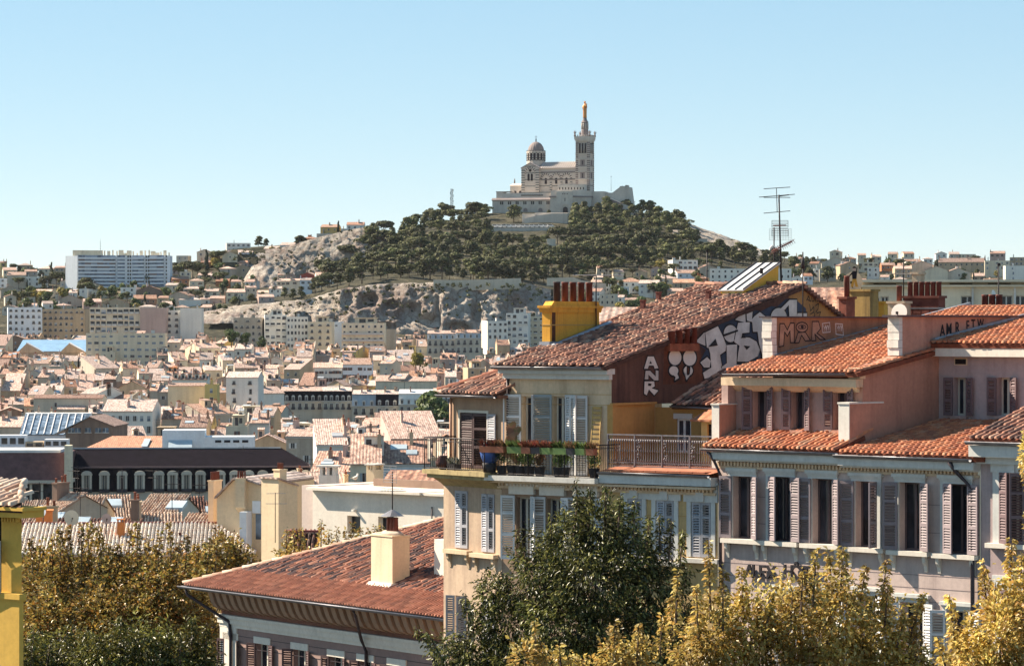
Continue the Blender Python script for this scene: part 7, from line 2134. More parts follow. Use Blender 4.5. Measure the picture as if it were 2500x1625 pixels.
 for k in range(1,4):
  mb=MB()
  for q in range(26):
   cx,cz_=Lr*k/4+0.13+rng.uniform(-0.06,0.06),rng.uniform(0.2,0.78);mb.lathe([(0.012,0),(0.03,0.02),(0.012,0.045)],(cx,rng.uniform(-0.02,0.02),cz_),5)
  mb.obj('cast_ornament',M_CAST,e)

  # yellow chimney stack on the left verge
 xc=x0-0.15;y1,_=fr.side(1343,856,xc+0.32);y2,_=fr.side(1463,800,xc+0.32);zc1=fr.side(1343,747,xc+0.32)[1]
 c=empty('chimney',(xc,y1,rz(y1)),0,r);zt_=zc1-rz(y1);Ly=y2-y1
 mb=MB();mb.box(0,0,-0.5,0.32,Ly,zt_-0.06);mb.box(-0.10,-0.13,zt_-0.06,0.42,Ly+0.1,zt_+0.02);mb.prism([(-0.05,zt_-0.2),(-0.12,zt_-0.06),(Ly+0.1,zt_-0.06),(Ly+0.05,zt_-0.2)],'x',-0.05,0.37);mb.prism([(0.05,zt_+0.02),(0.2,zt_+0.16),(Ly-0.1,zt_+0.16),(Ly+0.02,zt_+0.02)],'x',0.0,0.34);mb.obj('stack',P_YCH,c)
 mb=MB();zm=zt_*0.52;mb.box(-0.012,-0.012,zm,0.335,Ly+0.012,zm+0.035);mb.obj('iron_band',flat('band_ochre',(0.42,0.25,0.08),0.8),c)
 mb=MB();mb.box(0.32,0.10,-0.3,0.326,0.30,zt_-0.2);mb.obj('rust_streak',flat('rust_stain',(0.10,0.04,0.02),0.9,0,0.5,2.0),c)
 for k in range(5):pot(c,(0.17,Ly*(0.12+0.165*k)+0.25,zt_+0.14),0.135,0.66,M_POTB if k==0 else M_POTD,0.97,4)
 mb=MB();
 mb.tube([(0.45,-0.1,-0.05),(0.48,Ly*0.5,Ly*0.5*math.tan(p)+0.0),(0.5,Ly+0.4,(Ly+0.4)*math.tan(p)+0.02)],0.12,8);mb.box(-0.05,-0.1,-0.15,0.36,0.4,0.16);mb.obj('lead_flashing',M_LEAD,c)
 a=empty('tv_antenna',fr.world((xc+0.40,y2-0.3,rz(y2))),-fr.a);tag(a,'long comb-shaped antenna on a pole clamped to the yellow chimney','antenna')
 hm=fr.side(1458,672,xc+0.40)[1]-rz(y2);aerial_parts(a,hm,[(1.0,0.95,1.75)],n=19)
 # yellow box dormer with zinc roof
 y1,z1=fr.side(1818,733,x1-1.35);y1-=0.1
 x_r=x1-1.35;dw=0.9;dl=2.3
 c=empty('box_dormer',(x_r-dw,y1,rz(y1)),0,r);hz=0.16;tt=0.40
 mb=MB();mb.prism([(0,-0.3),(dl,dl*math.tan(p)-0.3),(dl,hz+dl*tt),(0,hz)],'x',0,dw);mb.obj('cheek',plaster('dormer_yellow',(0.74,0.42,0.07),(0.25,0.12,0.04),0.35,0.3,1.2),c)
 for q in range(4):
  for s in range(3):
   mb=MB();mb.box(0.02+s*0.29+(q%2)*0.05,-0.015,-0.14+q*0.07,0.28+s*0.29+(q%2)*0.03,0.0,-0.085+q*0.07);mb.obj('brick',flat('yellow_brick',(0.62,0.48,0.2),0.9),c)
 mb=MB();mb.prism([(-0.06,hz-0.005),(dl+0.05,hz+(dl+0.1)*tt),(dl+0.05,hz+(dl+0.1)*tt+0.04),(-0.06,hz+0.035)],'x',-0.05,dw+0.05);zo_=mb.obj('zinc_roof',flat('zinc_bright',(0.60,0.59,0.58),0.5,0.2,0.1),c)
 for s in range(4):
  mb=MB();xx=-0.04+s*(dw+0.06)/3;mb.prism([(-0.06,hz+0.036),(dl+0.05,hz+(dl+0.1)*tt+0.041),(dl+0.05,hz+(dl+0.1)*tt+0.08),(-0.06,hz+0.075)],'x',xx,xx+0.025);mb.obj('seam',M_PIPE,zo_)
 mb=MB();mb.box(dw-0.01,1.1,0.75,dw+0.01,1.28,0.95);mb.obj('vent',M_INT,c)
 # roof vents
 for (px,py) in ((1567,758),(1727,735),(1605,738)):
  for yy in np.arange(1,11,0.1):
   if fr.at(px,py,yy)[1]>=rz(yy):continue
   mb=MB();xx=fr.at(px,py,yy)[0];mb.box(xx-0.07,yy,rz(yy)-0.1,xx+0.07,yy+0.14,rz(yy)+0.32);mb.box(xx-0.09,yy-0.02,rz(yy)+0.32,xx+0.09,yy+0.16,rz(yy)+0.36);mb.obj('roof_vent',M_POTD,ro);break
   # tall antenna mast beside the dormer
 ym=y1+2.4;a=empty('antenna_mast',fr.world((x_r+0.06,ym,rz(ym))),-fr.a);tag(a,'tall antenna mast with several grids and aerials beside the yellow dormer','antenna')
 hm=fr.at(1888,476,ym)[1]-rz(ym)
 mb=MB();mb.tube([(0,0,-0.3),(-0.1,0,hm)],0.035,6,r1=0.025);mb.obj('mast',M_IRON,a)
 ca_,sa_=math.cos(fr.a),math.sin(fr.a)  # screen-parallel direction in local axes
 ux=Vector((ca_,sa_,0))
 for (zf,L_,tilt) in ((1.08,0.46,0.03),(0.99,0.62,0.05),(0.97,0.46,0.0),(0.80,0.46,0.04)):
  mb=MB();c0=Vector((-0.08-0.10,0,hm*zf));mb.tube([c0-ux*L_+Vector((0,0,-tilt)),c0+ux*L_+Vector((0,0,tilt))],0.012,4);mb.obj('dipole',M_IRON,a)
 mb=MB();mb.tube([(-0.2,0,hm*1.08),(-0.17,0,hm*0.8)],0.014,4);mb.tube([Vector((-0.1,0,hm*0.985)),Vector((-0.1,0,hm*1.0))+ux*0.35],0.02,4);mb.obj('dipole_arm',M_IRON,a)
 for zf in (0.70,0.60):
  mb=MB()
  for k in range(5):c0=Vector((-0.06,0,hm*zf-k*0.06));mb.tube([c0-ux*0.28,c0+ux*0.28],0.009,3)
  for s in (-0.28,0.28):mb.tube([Vector((-0.06,0,hm*zf))+ux*s,Vector((-0.06,0,hm*zf-0.24))+ux*s],0.009,3)
  mb.obj('grid_reflector',M_IRON,a)
 mb=MB();mb.box(-0.3,-0.06,hm*0.635,0.16,0.06,hm*0.65);mb.tube([Vector((-0.05,0,hm*0.34))-ux*0.30,Vector((-0.05,0,hm*0.46))+ux*0.42],0.022,5)
 for k in range(12):
  t=k/11;c0=(Vector((-0.05,0,hm*0.34))-ux*0.30).lerp(Vector((-0.05,0,hm*0.46))+ux*0.42,t);w_=0.13-0.06*t
  mb.tube([c0-Vector((0,0.1,w_)),c0+Vector((0.03,0.1,w_))],0.010,3);mb.tube([c0-Vector((0.05,-0.1,-w_)),c0+Vector((0.05,0.1,-w_))],0.010,3)
 mb.obj('yagi',flat('rusty_iron',(0.16,0.06,0.05),0.8),a)
 a2=empty('antenna_mast',fr.world((x_r-0.3,ym+0.1,rz(ym)+0.5)),-fr.a);tag(a2,'shorter thin mast with a wire grid left of the tall antenna','antenna')
 h2_=fr.at(1865,555,ym)[1]-rz(ym)-0.5;mb=MB();mb.tube([(0,0,-0.8),(0,0,h2_)],0.022,5);mb.obj('mast',M_IRON,a2)
 mb=MB()
 for k in range(7):mb.tube([Vector((0,0,h2_-0.05-k*0.065))-ux*0.16,Vector((0,0,h2_-0.05-k*0.065))+ux*0.6],0.005,3)
 for k in range(9):mb.tube([Vector((0,0,h2_-0.05))+ux*(-0.16+k*0.095),Vector((0,0,h2_-0.45))+ux*(-0.16+k*0.095)],0.005,3)
 mb.obj('wire_grid',M_ALU,a2)
 # flat brick flue with four pots, painted brown, on the gable wall
 yf,zf=fr.side(1624,850,x1);yf2,_=fr.side(1696,850,x1)
 c=empty('wall_flue',(x1,yf,0),0,r)
 mb=MB();ztf=fr.side(1660,838,x1+0.18)[1];zbf=fr.side(1640,940,x1)[1];mb.box(0.0,0,ztf-0.25,0.18,yf2-yf,ztf);mb.obj('flue_ledge',flat('flue_brown',(0.24,0.075,0.04),0.85,0,0.3),c)
 for k in range(4):pot(c,(0.09,(k+0.5)*(yf2-yf)/4,ztf-0.02+0.0),0.15,0.42+0.04*k,M_POTD,0.98,4)

 # -------- graffiti, each letter a painted shape
 g=empty('graffiti',(0,0,0),0,r)
 spray(g,'brown_field',fr,x1,[(1622,838),(1708,842),(1716,925),(1700,936),(1618,938)],flat('brown_spray',(0.18,0.06,0.032),0.8,0,0.4,1.5),0.005)
 spray(g,'blue_field',fr,x1,G3([(600,640),(860,500),(1000,440),(1180,370),(1300,300),(1420,330),(1560,260),(1640,270),(1760,160),(1900,180),(2030,290),(2030,420),(1880,430),(1880,700),(1500,900),(1400,960),(1100,1150),(900,1180),(660,1200),(600,1000),(680,850),(560,760)]),M_BLUE,0.008)
 letters=[
 ('letter_p',[(670,620),(835,535),(905,680),(945,790),(935,860),(860,915),(890,1080),(905,1170),(660,1235),(640,1160),(750,1090),(735,900),(715,820),(690,815)]),
 ('letter_p_arrow',[(545,735),(655,620),(665,790)]),('letter_p_tail',[(605,1020),(690,950),(735,1000),(720,1080),(650,1080)]),
 ('letter_i_dot',circle(1005,630,88,110)),('letter_i',[(955,790),(1090,780),(1085,950),(1080,1050),(1130,1060),(1000,1110),(920,1150),(895,1080),(960,1030)]),
 ('letter_s',[(1110,490),(1260,480),(1255,610),(1160,620),(1150,680),(1260,690),(1350,740),(1395,850),(1370,930),(1240,1005),(1100,1000),(1115,880),(1130,790),(1060,740),(1085,600)]),
 ('letter_s_arrow',[(1075,440),(1200,335),(1205,480)]),
 ('letter_t',[(1225,370),(1300,340),(1290,450),(1330,400),(1400,345),(1480,410),(1500,500),(1500,900),(1440,940),(1390,760),(1370,600),(1310,600),(1300,470),(1230,450)]),
 ('letter_o',circle(1655,420,105,130,14,180,360)),('letter_l',[(1690,290),(1800,180),(1895,180),(1895,420),(1800,420),(1790,240),(1730,310)]),
 ('letter_l_foot',[(1910,360),(2030,360),(2030,425),(1900,425)])]
 for i,(nm,pts) in enumerate(letters):
  q=G3(pts);o=0.012+i*0.0012
  stroke(g,nm+'_outline',fr,x1,q,0.12,M_BLK,o);spray(g,nm,fr,x1,q,M_SILV,o+0.006)
  stroke(g,nm+'_halo',fr,x1,[(a+(a-sum(p_[0] for p_ in q)/len(q))*0.02,b) for a,b in q],0.02,M_WSPR,o+0.0085)
 for nm,pts in (('p_counter',[(800,700),(830,790),(700,810)]),('s_counter',[(1180,620),(1210,690),(1140,690)]),('s_gap',[(1180,790),(1270,800),(1220,850)]),('p_leg_gap',[(870,930),(935,890),(945,1020),(900,1070)]),('i_band',[(905,640),(1100,575),(1105,600),(915,670)])):
  spray(g,nm,fr,x1,G3(pts),M_BLK if 'leg' not in nm else M_BLUE,0.036)
  # pale blobs with dark outline
 for nm,pts in (('left_blob',circle(258,950,85,105)),('right_blob',circle(455,955,88,108)),('left_comma',circle(240,1130,62,62,14,90,400)+[(310,1225),(255,1260),(265,1215)]),('right_comma',circle(435,1130,62,66,14,-60,250)+[(412,1255),(455,1185)])):
  q=G3(pts);stroke(g,nm+'_outline',fr,x1,q,0.13,M_BLK,0.016);spray(g,nm,fr,x1,q,M_WSPR,0.024)
  # A N R, one under the other
 def vert_letter(nm,polys,ho=0.03):
  for k,pl in enumerate(polys):
   q=[(1500+a/3.867,650+b/3.867) for a,b in pl];stroke(g,nm+'_outline',fr,x1,q,0.085,M_BLK,0.014);spray(g,nm,fr,x1,q,M_SILV,0.022)
 vert_letter('letter_a',[[(310,850),(365,850),(410,960),(375,965),(365,935),(320,935),(310,965),(275,965)]])
 vert_letter('letter_n',[[(290,985),(330,985),(385,1040),(385,980),(410,985),(410,1075),(370,1075),(315,1020),(315,1065),(280,1065)]])
 vert_letter('letter_r',[[(280,1085),(370,1085),(375,1130),(345,1150),(410,1170),(370,1215),(320,1160),(300,1215),(275,1200)]])
 spray(g,'a_counter',fr,x1,[(1500+a/3.867,650+b/3.867) for a,b in ((335,890),(348,918),(322,918))],M_BLK,0.030)
 spray(g,'r_counter',fr,x1,[(1500+a/3.867,650+b/3.867) for a,b in ((312,1102),(345,1106),(338,1128),(310,1126))],M_BLK,0.030)
 # small black tag under the apex
 for k,pts in enumerate(([(1812,320),(1830,280),(1850,330),(1820,312)],[(1860,290),(1862,330),(1880,330),(1885,292)],[(1895,330),(1895,295),(1915,330),(1918,292)],[(1840,360),(1850,420),(1880,380),(1880,420)],[(1895,370),(1925,350),(1920,400),(1900,430)],[(1850,450),(1880,430),(1890,470),(1860,480)],[(1910,440),(1945,430),(1930,470)])):
  stroke(g,'black_tag',fr,x1,[(1500+a/3.867,650+b/3.867) for a,b in pts],0.035,M_BLK,0.012,False)
 return fr,zs,x1,xb
M_SHGB=flat('shutter_blue_grey',(0.30,0.34,0.36),0.65,0,0.1)
M_CAST=flat('cast_iron_grey',(0.20,0.18,0.19),0.5,0.4,0.25)
FC,ZSC,X1C,XBC=house_C()

# things on the balcony, each its own
def planter(loc,rz,L,mat,label,plant,seed):
 r=empty('window_box',loc,rz);tag(r,label,'planter')
 mb=MB();mb.prism([(-0.09,0),(0.09,0),(0.12,0.2),(-0.12,0.2)],'x',-L/2,L/2);mb.obj('trough',mat,r)
 rng=np.random.default_rng(seed);n=130
 V,Fc=[],[]
 for k in range(n):
  b=np.array([rng.uniform(-L/2,L/2),rng.uniform(-0.08,0.08),0.18]);d=np.array([rng.normal()*0.35,rng.normal()*0.35,1.0]);d/=np.linalg.norm(d)
  Ln=rng.uniform(0.12,0.34);s=np.cross(d,rng.normal(size=3));s/=np.linalg.norm(s);s*=0.022
  t=b+d*Ln+np.array([0,-0.05,-0.03]);m=(b+t)/2+np.array([0,0,0.03]);i=len(V)*4
  V.append([b-s*0.5,m-s,t,m+s]);Fc.append([i,i+1,i+2,i+3])
 link('foliage',np_mesh('foliage',np.array(V).reshape(-1,3),np.array(Fc),plant),r)
 return r
M_LIME=flat('planter_lime',(0.19,0.27,0.09),0.6)
M_CLAY=flat('planter_clay',(0.32,0.12,0.07),0.8)
M_DPOT=flat('planter_dark',(0.05,0.045,0.05),0.7)
L_RED=leafmat('succulent_red',[(0.30,0.06,0.05),(0.22,0.10,0.05),(0.36,0.14,0.09)],0.2,0.5)
L_GRN=leafmat('pot_plant_green',[(0.05,0.08,0.025),(0.12,0.16,0.05),(0.2,0.25,0.08)],0.25,0.5)
L_BRN=leafmat('pot_plant_brown',[(0.16,0.07,0.04),(0.24,0.13,0.07),(0.12,0.11,0.04)],0.2,0.5)
def balcony_things():
 fr=FC;zs=ZSC;y=-0.58
 Qx= lambda cx:fr.x(1050+cx/4.76,y)
 at= lambda cx,dy,z:fr.world((Qx(cx),y+dy,z))
 items=[(690,0.62,M_CLAY,'clay window box with russet succulents at the left end of the balcony',L_RED),(800,0.5,M_CLAY,'clay window box with drooping reddish plants second on the balcony',L_BRN),(1000,0.55,M_LIME,'lime window box with a bushy green plant on the balcony',L_GRN),(1130,0.45,M_CLAY,'clay window box with spiky red plants mid balcony',L_RED),
 (1255,0.45,M_DPOT,'dark window box with spiky red plants beside the lime boxes',L_RED),(1375,0.5,M_LIME,'lime window box with red spikes below the blue-grey shutter',L_RED),(1510,0.62,M_LIME,'longest lime window box with green shoots',L_GRN),(1650,0.4,M_DPOT,'dark window box hanging between two lime ones',L_BRN),(1760,0.5,M_LIME,'lime window box nearest the right end of the balcony',L_GRN),(1870,0.35,M_CLAY,'clay window box at the right corner of the balcony',L_BRN)]
 for i,(cx,L,m,lb,pl) in enumerate(items):planter(at(cx,-0.02,zs+0.72),-fr.a,L,m,lb,pl,i)
 rng=np.random.default_rng(9)
 for i,(cx,h,lb,pl,sp) in enumerate(((880,1.55,'tall prickly pear cactus standing on the balcony',L_BRN,0.3),(980,0.9,'dark potted shrub behind the balcony railing left',L_GRN,0.28),(1080,0.85,'dark potted shrub under the green window box',L_GRN,0.3),(1200,0.8,'potted plant behind the railing before the first door',L_BRN,0.25),(1420,0.8,'hanging creeper behind the railing mid balcony',L_GRN,0.3),(1490,0.9,'bushy creeper behind the railing below the longest lime box',L_GRN,0.36),(1830,0.85,'tall potted plant at the right end of the balcony',L_GRN,0.3),(760,0.9,'big dark pot plant at the bend of the railing',L_GRN,0.35))):
  r=empty('potted_plant',at(cx,0.35,zs));tag(r,lb,'plant')
  mb=MB();mb.lathe([(0.13,0),(0.18,0.28),(0.20,0.3),(0.17,0.3)],(0,0,0),10);mb.obj('pot',M_DPOT,r)
  V,Fc=[],[]
  if 'cactus' in lb:
   for k in range(16):
    b=np.array([rng.normal()*0.12,rng.normal()*0.1,rng.uniform(0.5,h)]);t=rng.uniform(-0.9,0.9);u=np.array([math.cos(t)*0.0+math.sin(t),0.2,math.cos(t)]);w=np.array([math.cos(t),0.1,-math.sin(t)]);i0=len(V);L=0.15
    pts=[b+u*L*math.sin(a)*1.25+w*L*0.8*math.cos(a) for a in np.linspace(0,2*math.pi,9)[:-1]]
    for q in (0,2,4):
     i0=len(V);V+=[pts[q],pts[(q+1)%8],pts[(q+2)%8],b];Fc.append([i0,i0+1,i0+2,i0+3])
    i0=len(V);V+=[pts[6],pts[7],pts[0],b];Fc.append([i0,i0+1,i0+2,i0+3])
  else :
   for k in range(260):
    d=rng.normal(size=3);d/=np.linalg.norm(d);c=np.array([0,0,0.3+(h-0.3)*0.5])+d*np.array([sp,sp,(h-0.2)*0.5])*rng.uniform(0.3,1);s=np.cross(d,rng.normal(size=3));s/=np.linalg.norm(s);t=np.cross(d,s);i0=len(V);q=0.045
    V+=[c-s*q,c-t*q*0.6,c+s*q,c+t*q*0.6];Fc.append([i0,i0+1,i0+2,i0+3])
  link('foliage',np_mesh('foliage',np.array(V),np.array(Fc),pl),r)
  # blue covered bundle and a bicycle wheel on the left balcony
 fl=Frame(1083,106.6,54);p=fl.world((fl.x(1190,-0.5),-0.42,fl.z(1083,1143)));r=empty('covered_bundle',p,0.3);tag(r,'blue tarpaulin bundle tied at the bend of the balcony railing','bundle')
 mb=MB();rr=random.Random(5);prof=[(0.16,0.25),(0.26,0.4),(0.30,0.62),(0.24,0.82),(0.10,0.95)];mb.lathe(prof,(0,0,0),12)
 mb.v=[(x*rr.uniform(0.85,1.15),y*rr.uniform(0.85,1.15),z+rr.uniform(-0.03,0.03)) for x,y,z in mb.v];mb.obj('tarpaulin',flat('blue_tarp',(0.05,0.10,0.30),0.45,0,0.3),r)
 mb=MB();mb.lathe([(0.2,0),(0.24,0.3),(0.2,0.3)],(0,0,0),10);mb.obj('drum',M_DPOT,r)
 p=fl.world((fl.x(1078,-0.5),-0.45,fl.z(1083,1143)));r=empty('clay_jar',p);tag(r,'round clay jar on the left end of the balcony','jar')
 mb=MB();mb.lathe([(0.1,0),(0.22,0.12),(0.24,0.25),(0.15,0.4),(0.17,0.45),(0.12,0.45)],(0,0,0),12);mb.obj('body',flat('glazed_clay',(0.12,0.05,0.04),0.4),r)
 p=fl.world((fl.x(1102,-0.5),-0.4,fl.z(1083,1143)));planter(p,-fl.a,0.5,M_DPOT,'low trough with pale flowers on the left balcony floor',leafmat('pale_flowers',[(0.5,0.48,0.42),(0.1,0.12,0.05)],0.2),77)
balcony_things()
# ---------------------------------------------------------------- mauve hotel on the right
def house_H():
 fr=Frame(1757,99.2,44)
 r=fr.root('mauve_hotel');tag(r,'mauve hotel front with six tall shuttered windows, pink upper walls and orange tile roofs','hotel')
 C5= lambda cx,cy:(1700+cx/2.69,1050+cy/2.69)
 C4= lambda cx,cy:(1700+cx/2.975,750+cy/2.975)
 xr=fr.x(2392)
 zg=fr.z(1757,1096,-0.35)
 def hole(a,b,t,bt,yy=0):p0,p1=C5(a,bt),C5(b,t);return (fr.x(p0[0],yy),fr.x(p1[0],yy),fr.z((p0[0]+p1[0])/2,p0[1],yy),fr.z((p0[0]+p1[0])/2,p1[1],yy))
 HS=[hole(243,372,302,712),hole(488,628,305,728),hole(765,905,318,745),hole(1048,1192,335,768),hole(1335,1480,342,790),hole(1635,1790,352,812)]
 LO=[]
 for (a,b,t) in ((545,640,1070),(800,930,1075),(1065,1190,1085),(1345,1500,1130),(1650,1800,1185)):LO.append(hole(a,b,t,t+560))
 zt=zg-0.5
 mb=MB();wall_holes(mb,0,xr,0,zt,HS+LO,0,0.34);mb.obj('wall',P_MAUVE,r)
 for q in (HS[0][2]-0.75,HS[0][2]-1.12,HS[0][2]-1.5,HS[0][3]+0.5,HS[0][3]-0.6,HS[0][3]-1.4):
  segs=[0]+[v for h in HS for v in (h[0]-0.16,h[1]+0.16)]+[xr] if HS[0][2]<q<HS[0][3]+0.1 else [0,xr]
  for i in range(0,len(segs),2):
   if segs[i+1]-segs[i]<0.05:continue
   mb=MB();mb.box(segs[i],-0.006,q,segs[i+1],-0.001,q+0.018);mb.obj('plaster_joint',flat('joint_mauve',(0.22,0.17,0.17),0.9),r)
 AL=[172,26,172,168,158,22];AR=[150,165,150,100,158,165]
 for i,(a,b,c,d) in enumerate(HS):
  window(r,a,b,c,d,0,flat('hotel_casement',(0.10,0.07,0.07),0.6),deep=0.3)
  surround(r,a,b,c,d,0,mat=M_TRIM)
  w=(b-a)*0.56
  shutter(r,a-0.01,-0.09,c+0.02,w,d-c-0.02,AL[i],'L',M_SHGH);shutter(r,b+0.01,-0.09,c+0.02,w,d-c-0.02,AR[i],'R',M_SHGH)
  sill(r,a-0.34,b+0.34,c,0,M_TRIMW)
 for i,(a,b,c,d) in enumerate(LO):
  window(r,a,b,c,d,0,deep=0.3);surround(r,a,b,c,d,0,mat=M_TRIM);w=(b-a)*0.56
  shutter(r,a-0.01,-0.09,c,w,d-c,170-4*i,'L',M_SHW);shutter(r,b+0.01,-0.09,c,w,d-c,150+4*i,'R',M_SHW)
  # cornice, dentils, gutters (the front steps slightly where two roofs meet)
 xs=fr.x(2046,-0.35);zg2=zg-0.05
 mb=MB();mb.box(-0.05,-0.36,zg-0.30,xs,0,zg-0.09);mb.box(-0.03,-0.22,zg-0.36,xs,0,zg-0.30);mb.box(xs,-0.38,zg2-0.30,xr+0.05,0,zg2-0.09);mb.box(xs,-0.24,zg2-0.36,xr,0,zg2-0.30);mb.obj('cornice',M_TRIM,r)
 dentils(r,0,xr,0,zg-0.50,P_CREAM,d=0.12,h=0.12);mb=MB();mb.box(0,-0.06,zg-0.58,xr,0,zg-0.51);mb.obj('string_course',P_CREAM,r)
 gutter(r,(-0.35,-0.43,zg),(xs,-0.43,zg),0.08);gutter(r,(xs-0.05,-0.46,zg2),(xr,-0.46,zg2),0.08)
 pipe(r,[(-0.12,-0.43,zg-0.06),(0.03,-0.3,zg-0.35),(0.10,-0.08,zg-0.8),(0.10,-0.08,0)],0.05)
 pipe(r,[(xr-0.75,-0.46,zg2-0.06),(xr-0.62,-0.3,zg2-0.35),(xr-0.18,-0.1,zg2-0.85),(xr-0.16,-0.1,0)],0.06)
 # hotel lettering on the wall, standing off it
 for (word,cx,cy,wpx) in (('ALEX',332,965,185),('H\u00d4TEL',585,968,240)):
  p=C5(cx,cy);x0=fr.x(p[0]);z0=fr.z(*p);x1=fr.x(C5(cx+wpx,cy)[0]);g=empty('sign_lettering',(0,0,0),0,r)
  n=len(word)
  for k,ch in enumerate(word):
   me=text_mesh(ch,'sign',M_SIGN);link('letter',me,g,loc=(x0+(x1-x0)*k/n,-0.10,z0+0.02),rot=(R(90),0,0))
   # left upper storey
 yu=1.0;xw=fr.x(1790,yu);xp=fr.x(2060,0.05)  # xp: plane of the pink party wall
 zb=fr.z(1850,1062,yu);ze=fr.z(1900,926,yu)
 def hu(a,b):p0,p1=C4(a,890),C4(b,572);return (fr.x(p0[0],yu),fr.x(p1[0],yu),fr.z((p0[0]+p1[0])/2,p0[1],yu),fr.z((p0[0]+p1[0])/2,p1[1],yu))
 UP=[hu(412,520),hu(692,792),hu(996,1102)]
 mb=MB();wall_holes(mb,xw-0.3,xp-0.1,zg-0.2,ze,UP,yu,0.3);mb.obj('upper_wall',P_PINKG,r)
 for i,(a,b,c,d) in enumerate(UP):
  window(r,a,b,c,d,yu,flat('hotel_casement',(0.10,0.07,0.07),0.6),deep=0.28);w=(b-a)*0.58
  shutter(r,a,yu-0.04,c,w,d-c,160+4*i,'L',M_SHM);shutter(r,b,yu-0.04,c,w,d-c,158,'R',M_SHM)
  mb=MB();mb.box(a+0.02,yu-0.12,c-0.09,b-0.02,yu,c-0.01);mb.obj('sill',P_PINK,r)
 mb=MB();mb.box(xw-0.35,yu-0.06,zb-0.02,xp-0.12,yu,zb+0.06);mb.obj('skirting',M_PIPE,r)
 # tiled strip in front of it
 budget=300
 slope= lambda run,rise:math.atan2(rise,run)
 p1=slope(yu+0.35,zb-zg+0.02);L=xs-0.1
 cp=math.cos(p1);sp=math.sin(p1)
 ro,n=tile_roof(r,(-0.35,-0.36,zg+0.08),(1,0,0),(0,cp,sp),xs+0.30,1.5, lambda u,v:True,TILE_ORG2,M_DECKO,[(0,0),(xs+0.30,0),(xs+0.30,(yu+0.34)/cp),(0,(yu+0.34)/cp)],70,seed=41,w=0.19,jit=0.8,name='strip_roof')
 # right, deeper roof up to the set-back wall
 ym=fr.side(2292,1030,xp)[0]
 zm=fr.side(2292,1030,xp)[1]
 p2=slope(ym+0.4,zm-zg2);cp2,sp2=math.cos(p2),math.sin(p2);L2=xr-xs-0.15;v2=(ym+0.38)/cp2
 tile_roof(r,(xs+0.05,-0.38,zg2+0.08),(1,0,0),(0,cp2,sp2),L2+0.5,v2, lambda u,v:v<v2,TILE_ORG,M_DECKO,[(0,0),(L2+0.5,0),(L2+0.5,v2),(0,v2)],110,seed=43,w=0.195,near= lambda u,v:v-u*0.5,jit=0.6,name='lower_roof')
 # upper left roof with orange tiles
 xe0,xe1=fr.x(1770,yu-0.45),xp+0.05
 zr=fr.z(1900,908,yu-0.45)
 gutter(r,(xe0,yu-0.5,zr-0.08),(xp-0.25,yu-0.5,zr-0.02),0.075)
 mb=MB();mb.box(xw-0.2,yu-0.34,zr-0.42,xp-0.02,yu+0.1,zr-0.18);mb.prism([(yu-0.2,zr-0.42),(yu,zr-0.42),(yu,zr-0.6),(yu-0.08,zr-0.55)],'x',xw-0.1,xp-0.12);mb.obj('eaves_moulding',P_CREAM,r)
 ya,za=fr.side(1888,861,xe0+0.1);yb,zbk=fr.side(2179,797,xe0+0.1)
 p3=slope(yb-(yu-0.5),zbk-zr);cp3,sp3=math.cos(p3),math.sin(p3);v3=(yb-yu+0.5+3.5)/cp3
 ro3,n=tile_roof(r,(xe0+0.1,yu-0.5,zr+0.02),(1,0,0),(0,cp3,sp3),xe1-xe0,v3, lambda u,v:True,TILE_ORG,M_DECKO,[(0,0),(xe1-xe0,0),(xe1-xe0,v3),(0,v3)],120,seed=44,w=0.195,jit=0.6,name='upper_roof')
 # parapet wall with drawings on the left verge
 ztop=fr.side(2000,776,xe0+0.1)[1];yk=fr.side(2186,776,xe0+0.1)[0]+4;xm_=xe0+0.08
 rz3= lambda y:zr+(y-yu+0.5)*math.tan(p3)
 mb=MB();mb.box(xm_-0.3,ya,zr-0.5,xm_,yk,ztop);mb.obj('parapet_wall',P_PARA,r)
 mb=MB();mb.box(xm_-0.42,ya-0.18,ztop,xm_+0.10,yk,ztop+0.05);mb.obj('coping',M_PIPE,r)
 mb=MB();rng=random.Random(8)
 for k in range(6):
  z0_,z1_=rz3(ya)+(ztop-rz3(ya))*k/6,rz3(ya)+(ztop-rz3(ya))*(k+1)/6;mb=MB();mb.box(xm_-0.32,ya-0.10-rng.uniform(0,0.05),z0_+0.01,xm_+0.04+rng.uniform(0,0.04),ya+0.12,z1_);mb.obj('quoin',P_WHST,r)
 mb=MB();mb.prism([(ya-0.05,rz3(ya)-0.05),(yk,rz3(yk)-0.05),(yk,rz3(yk)+0.12),(ya-0.05,rz3(ya)+0.12)],'x',xm_+0.003,xm_+0.09);mb.obj('flashing',M_LEAD,r)
 C3= lambda pts:[(1500+a/3.867,650+b/3.867) for a,b in pts]
 g=empty('graffiti',(0,0,0),0,r)
 for nm,pts in (('letter_m',[(1560,540),(1600,540),(1630,600),(1660,535),(1695,535),(1695,720),(1660,720),(1655,610),(1630,660),(1605,620),(1595,750),(1550,760)]),
 ('letter_o',circle(1768,575,55,48,16)),('letter_a_legs',[(1730,625),(1800,620),(1850,700),(1800,705),(1765,650),(1740,720),(1700,725)]),('letter_r',[(1865,520),(1925,520),(1945,590),(1910,630),(1990,690),(1940,690),(1890,640),(1900,700),(1860,705)])):
  q=C3(pts);spray(g,nm,fr,xm_,q,M_PSPR,0.006);stroke(g,nm+'_outline',fr,xm_,q,0.035,M_BLK,0.010)
 stroke(g,'eye_outline',fr,xm_,C3(circle(1768,572,36,18,12)),0.025,M_BLK,0.016);spray(g,'pupil',fr,xm_,C3(circle(1770,572,14,14,10)),M_BLK,0.014)
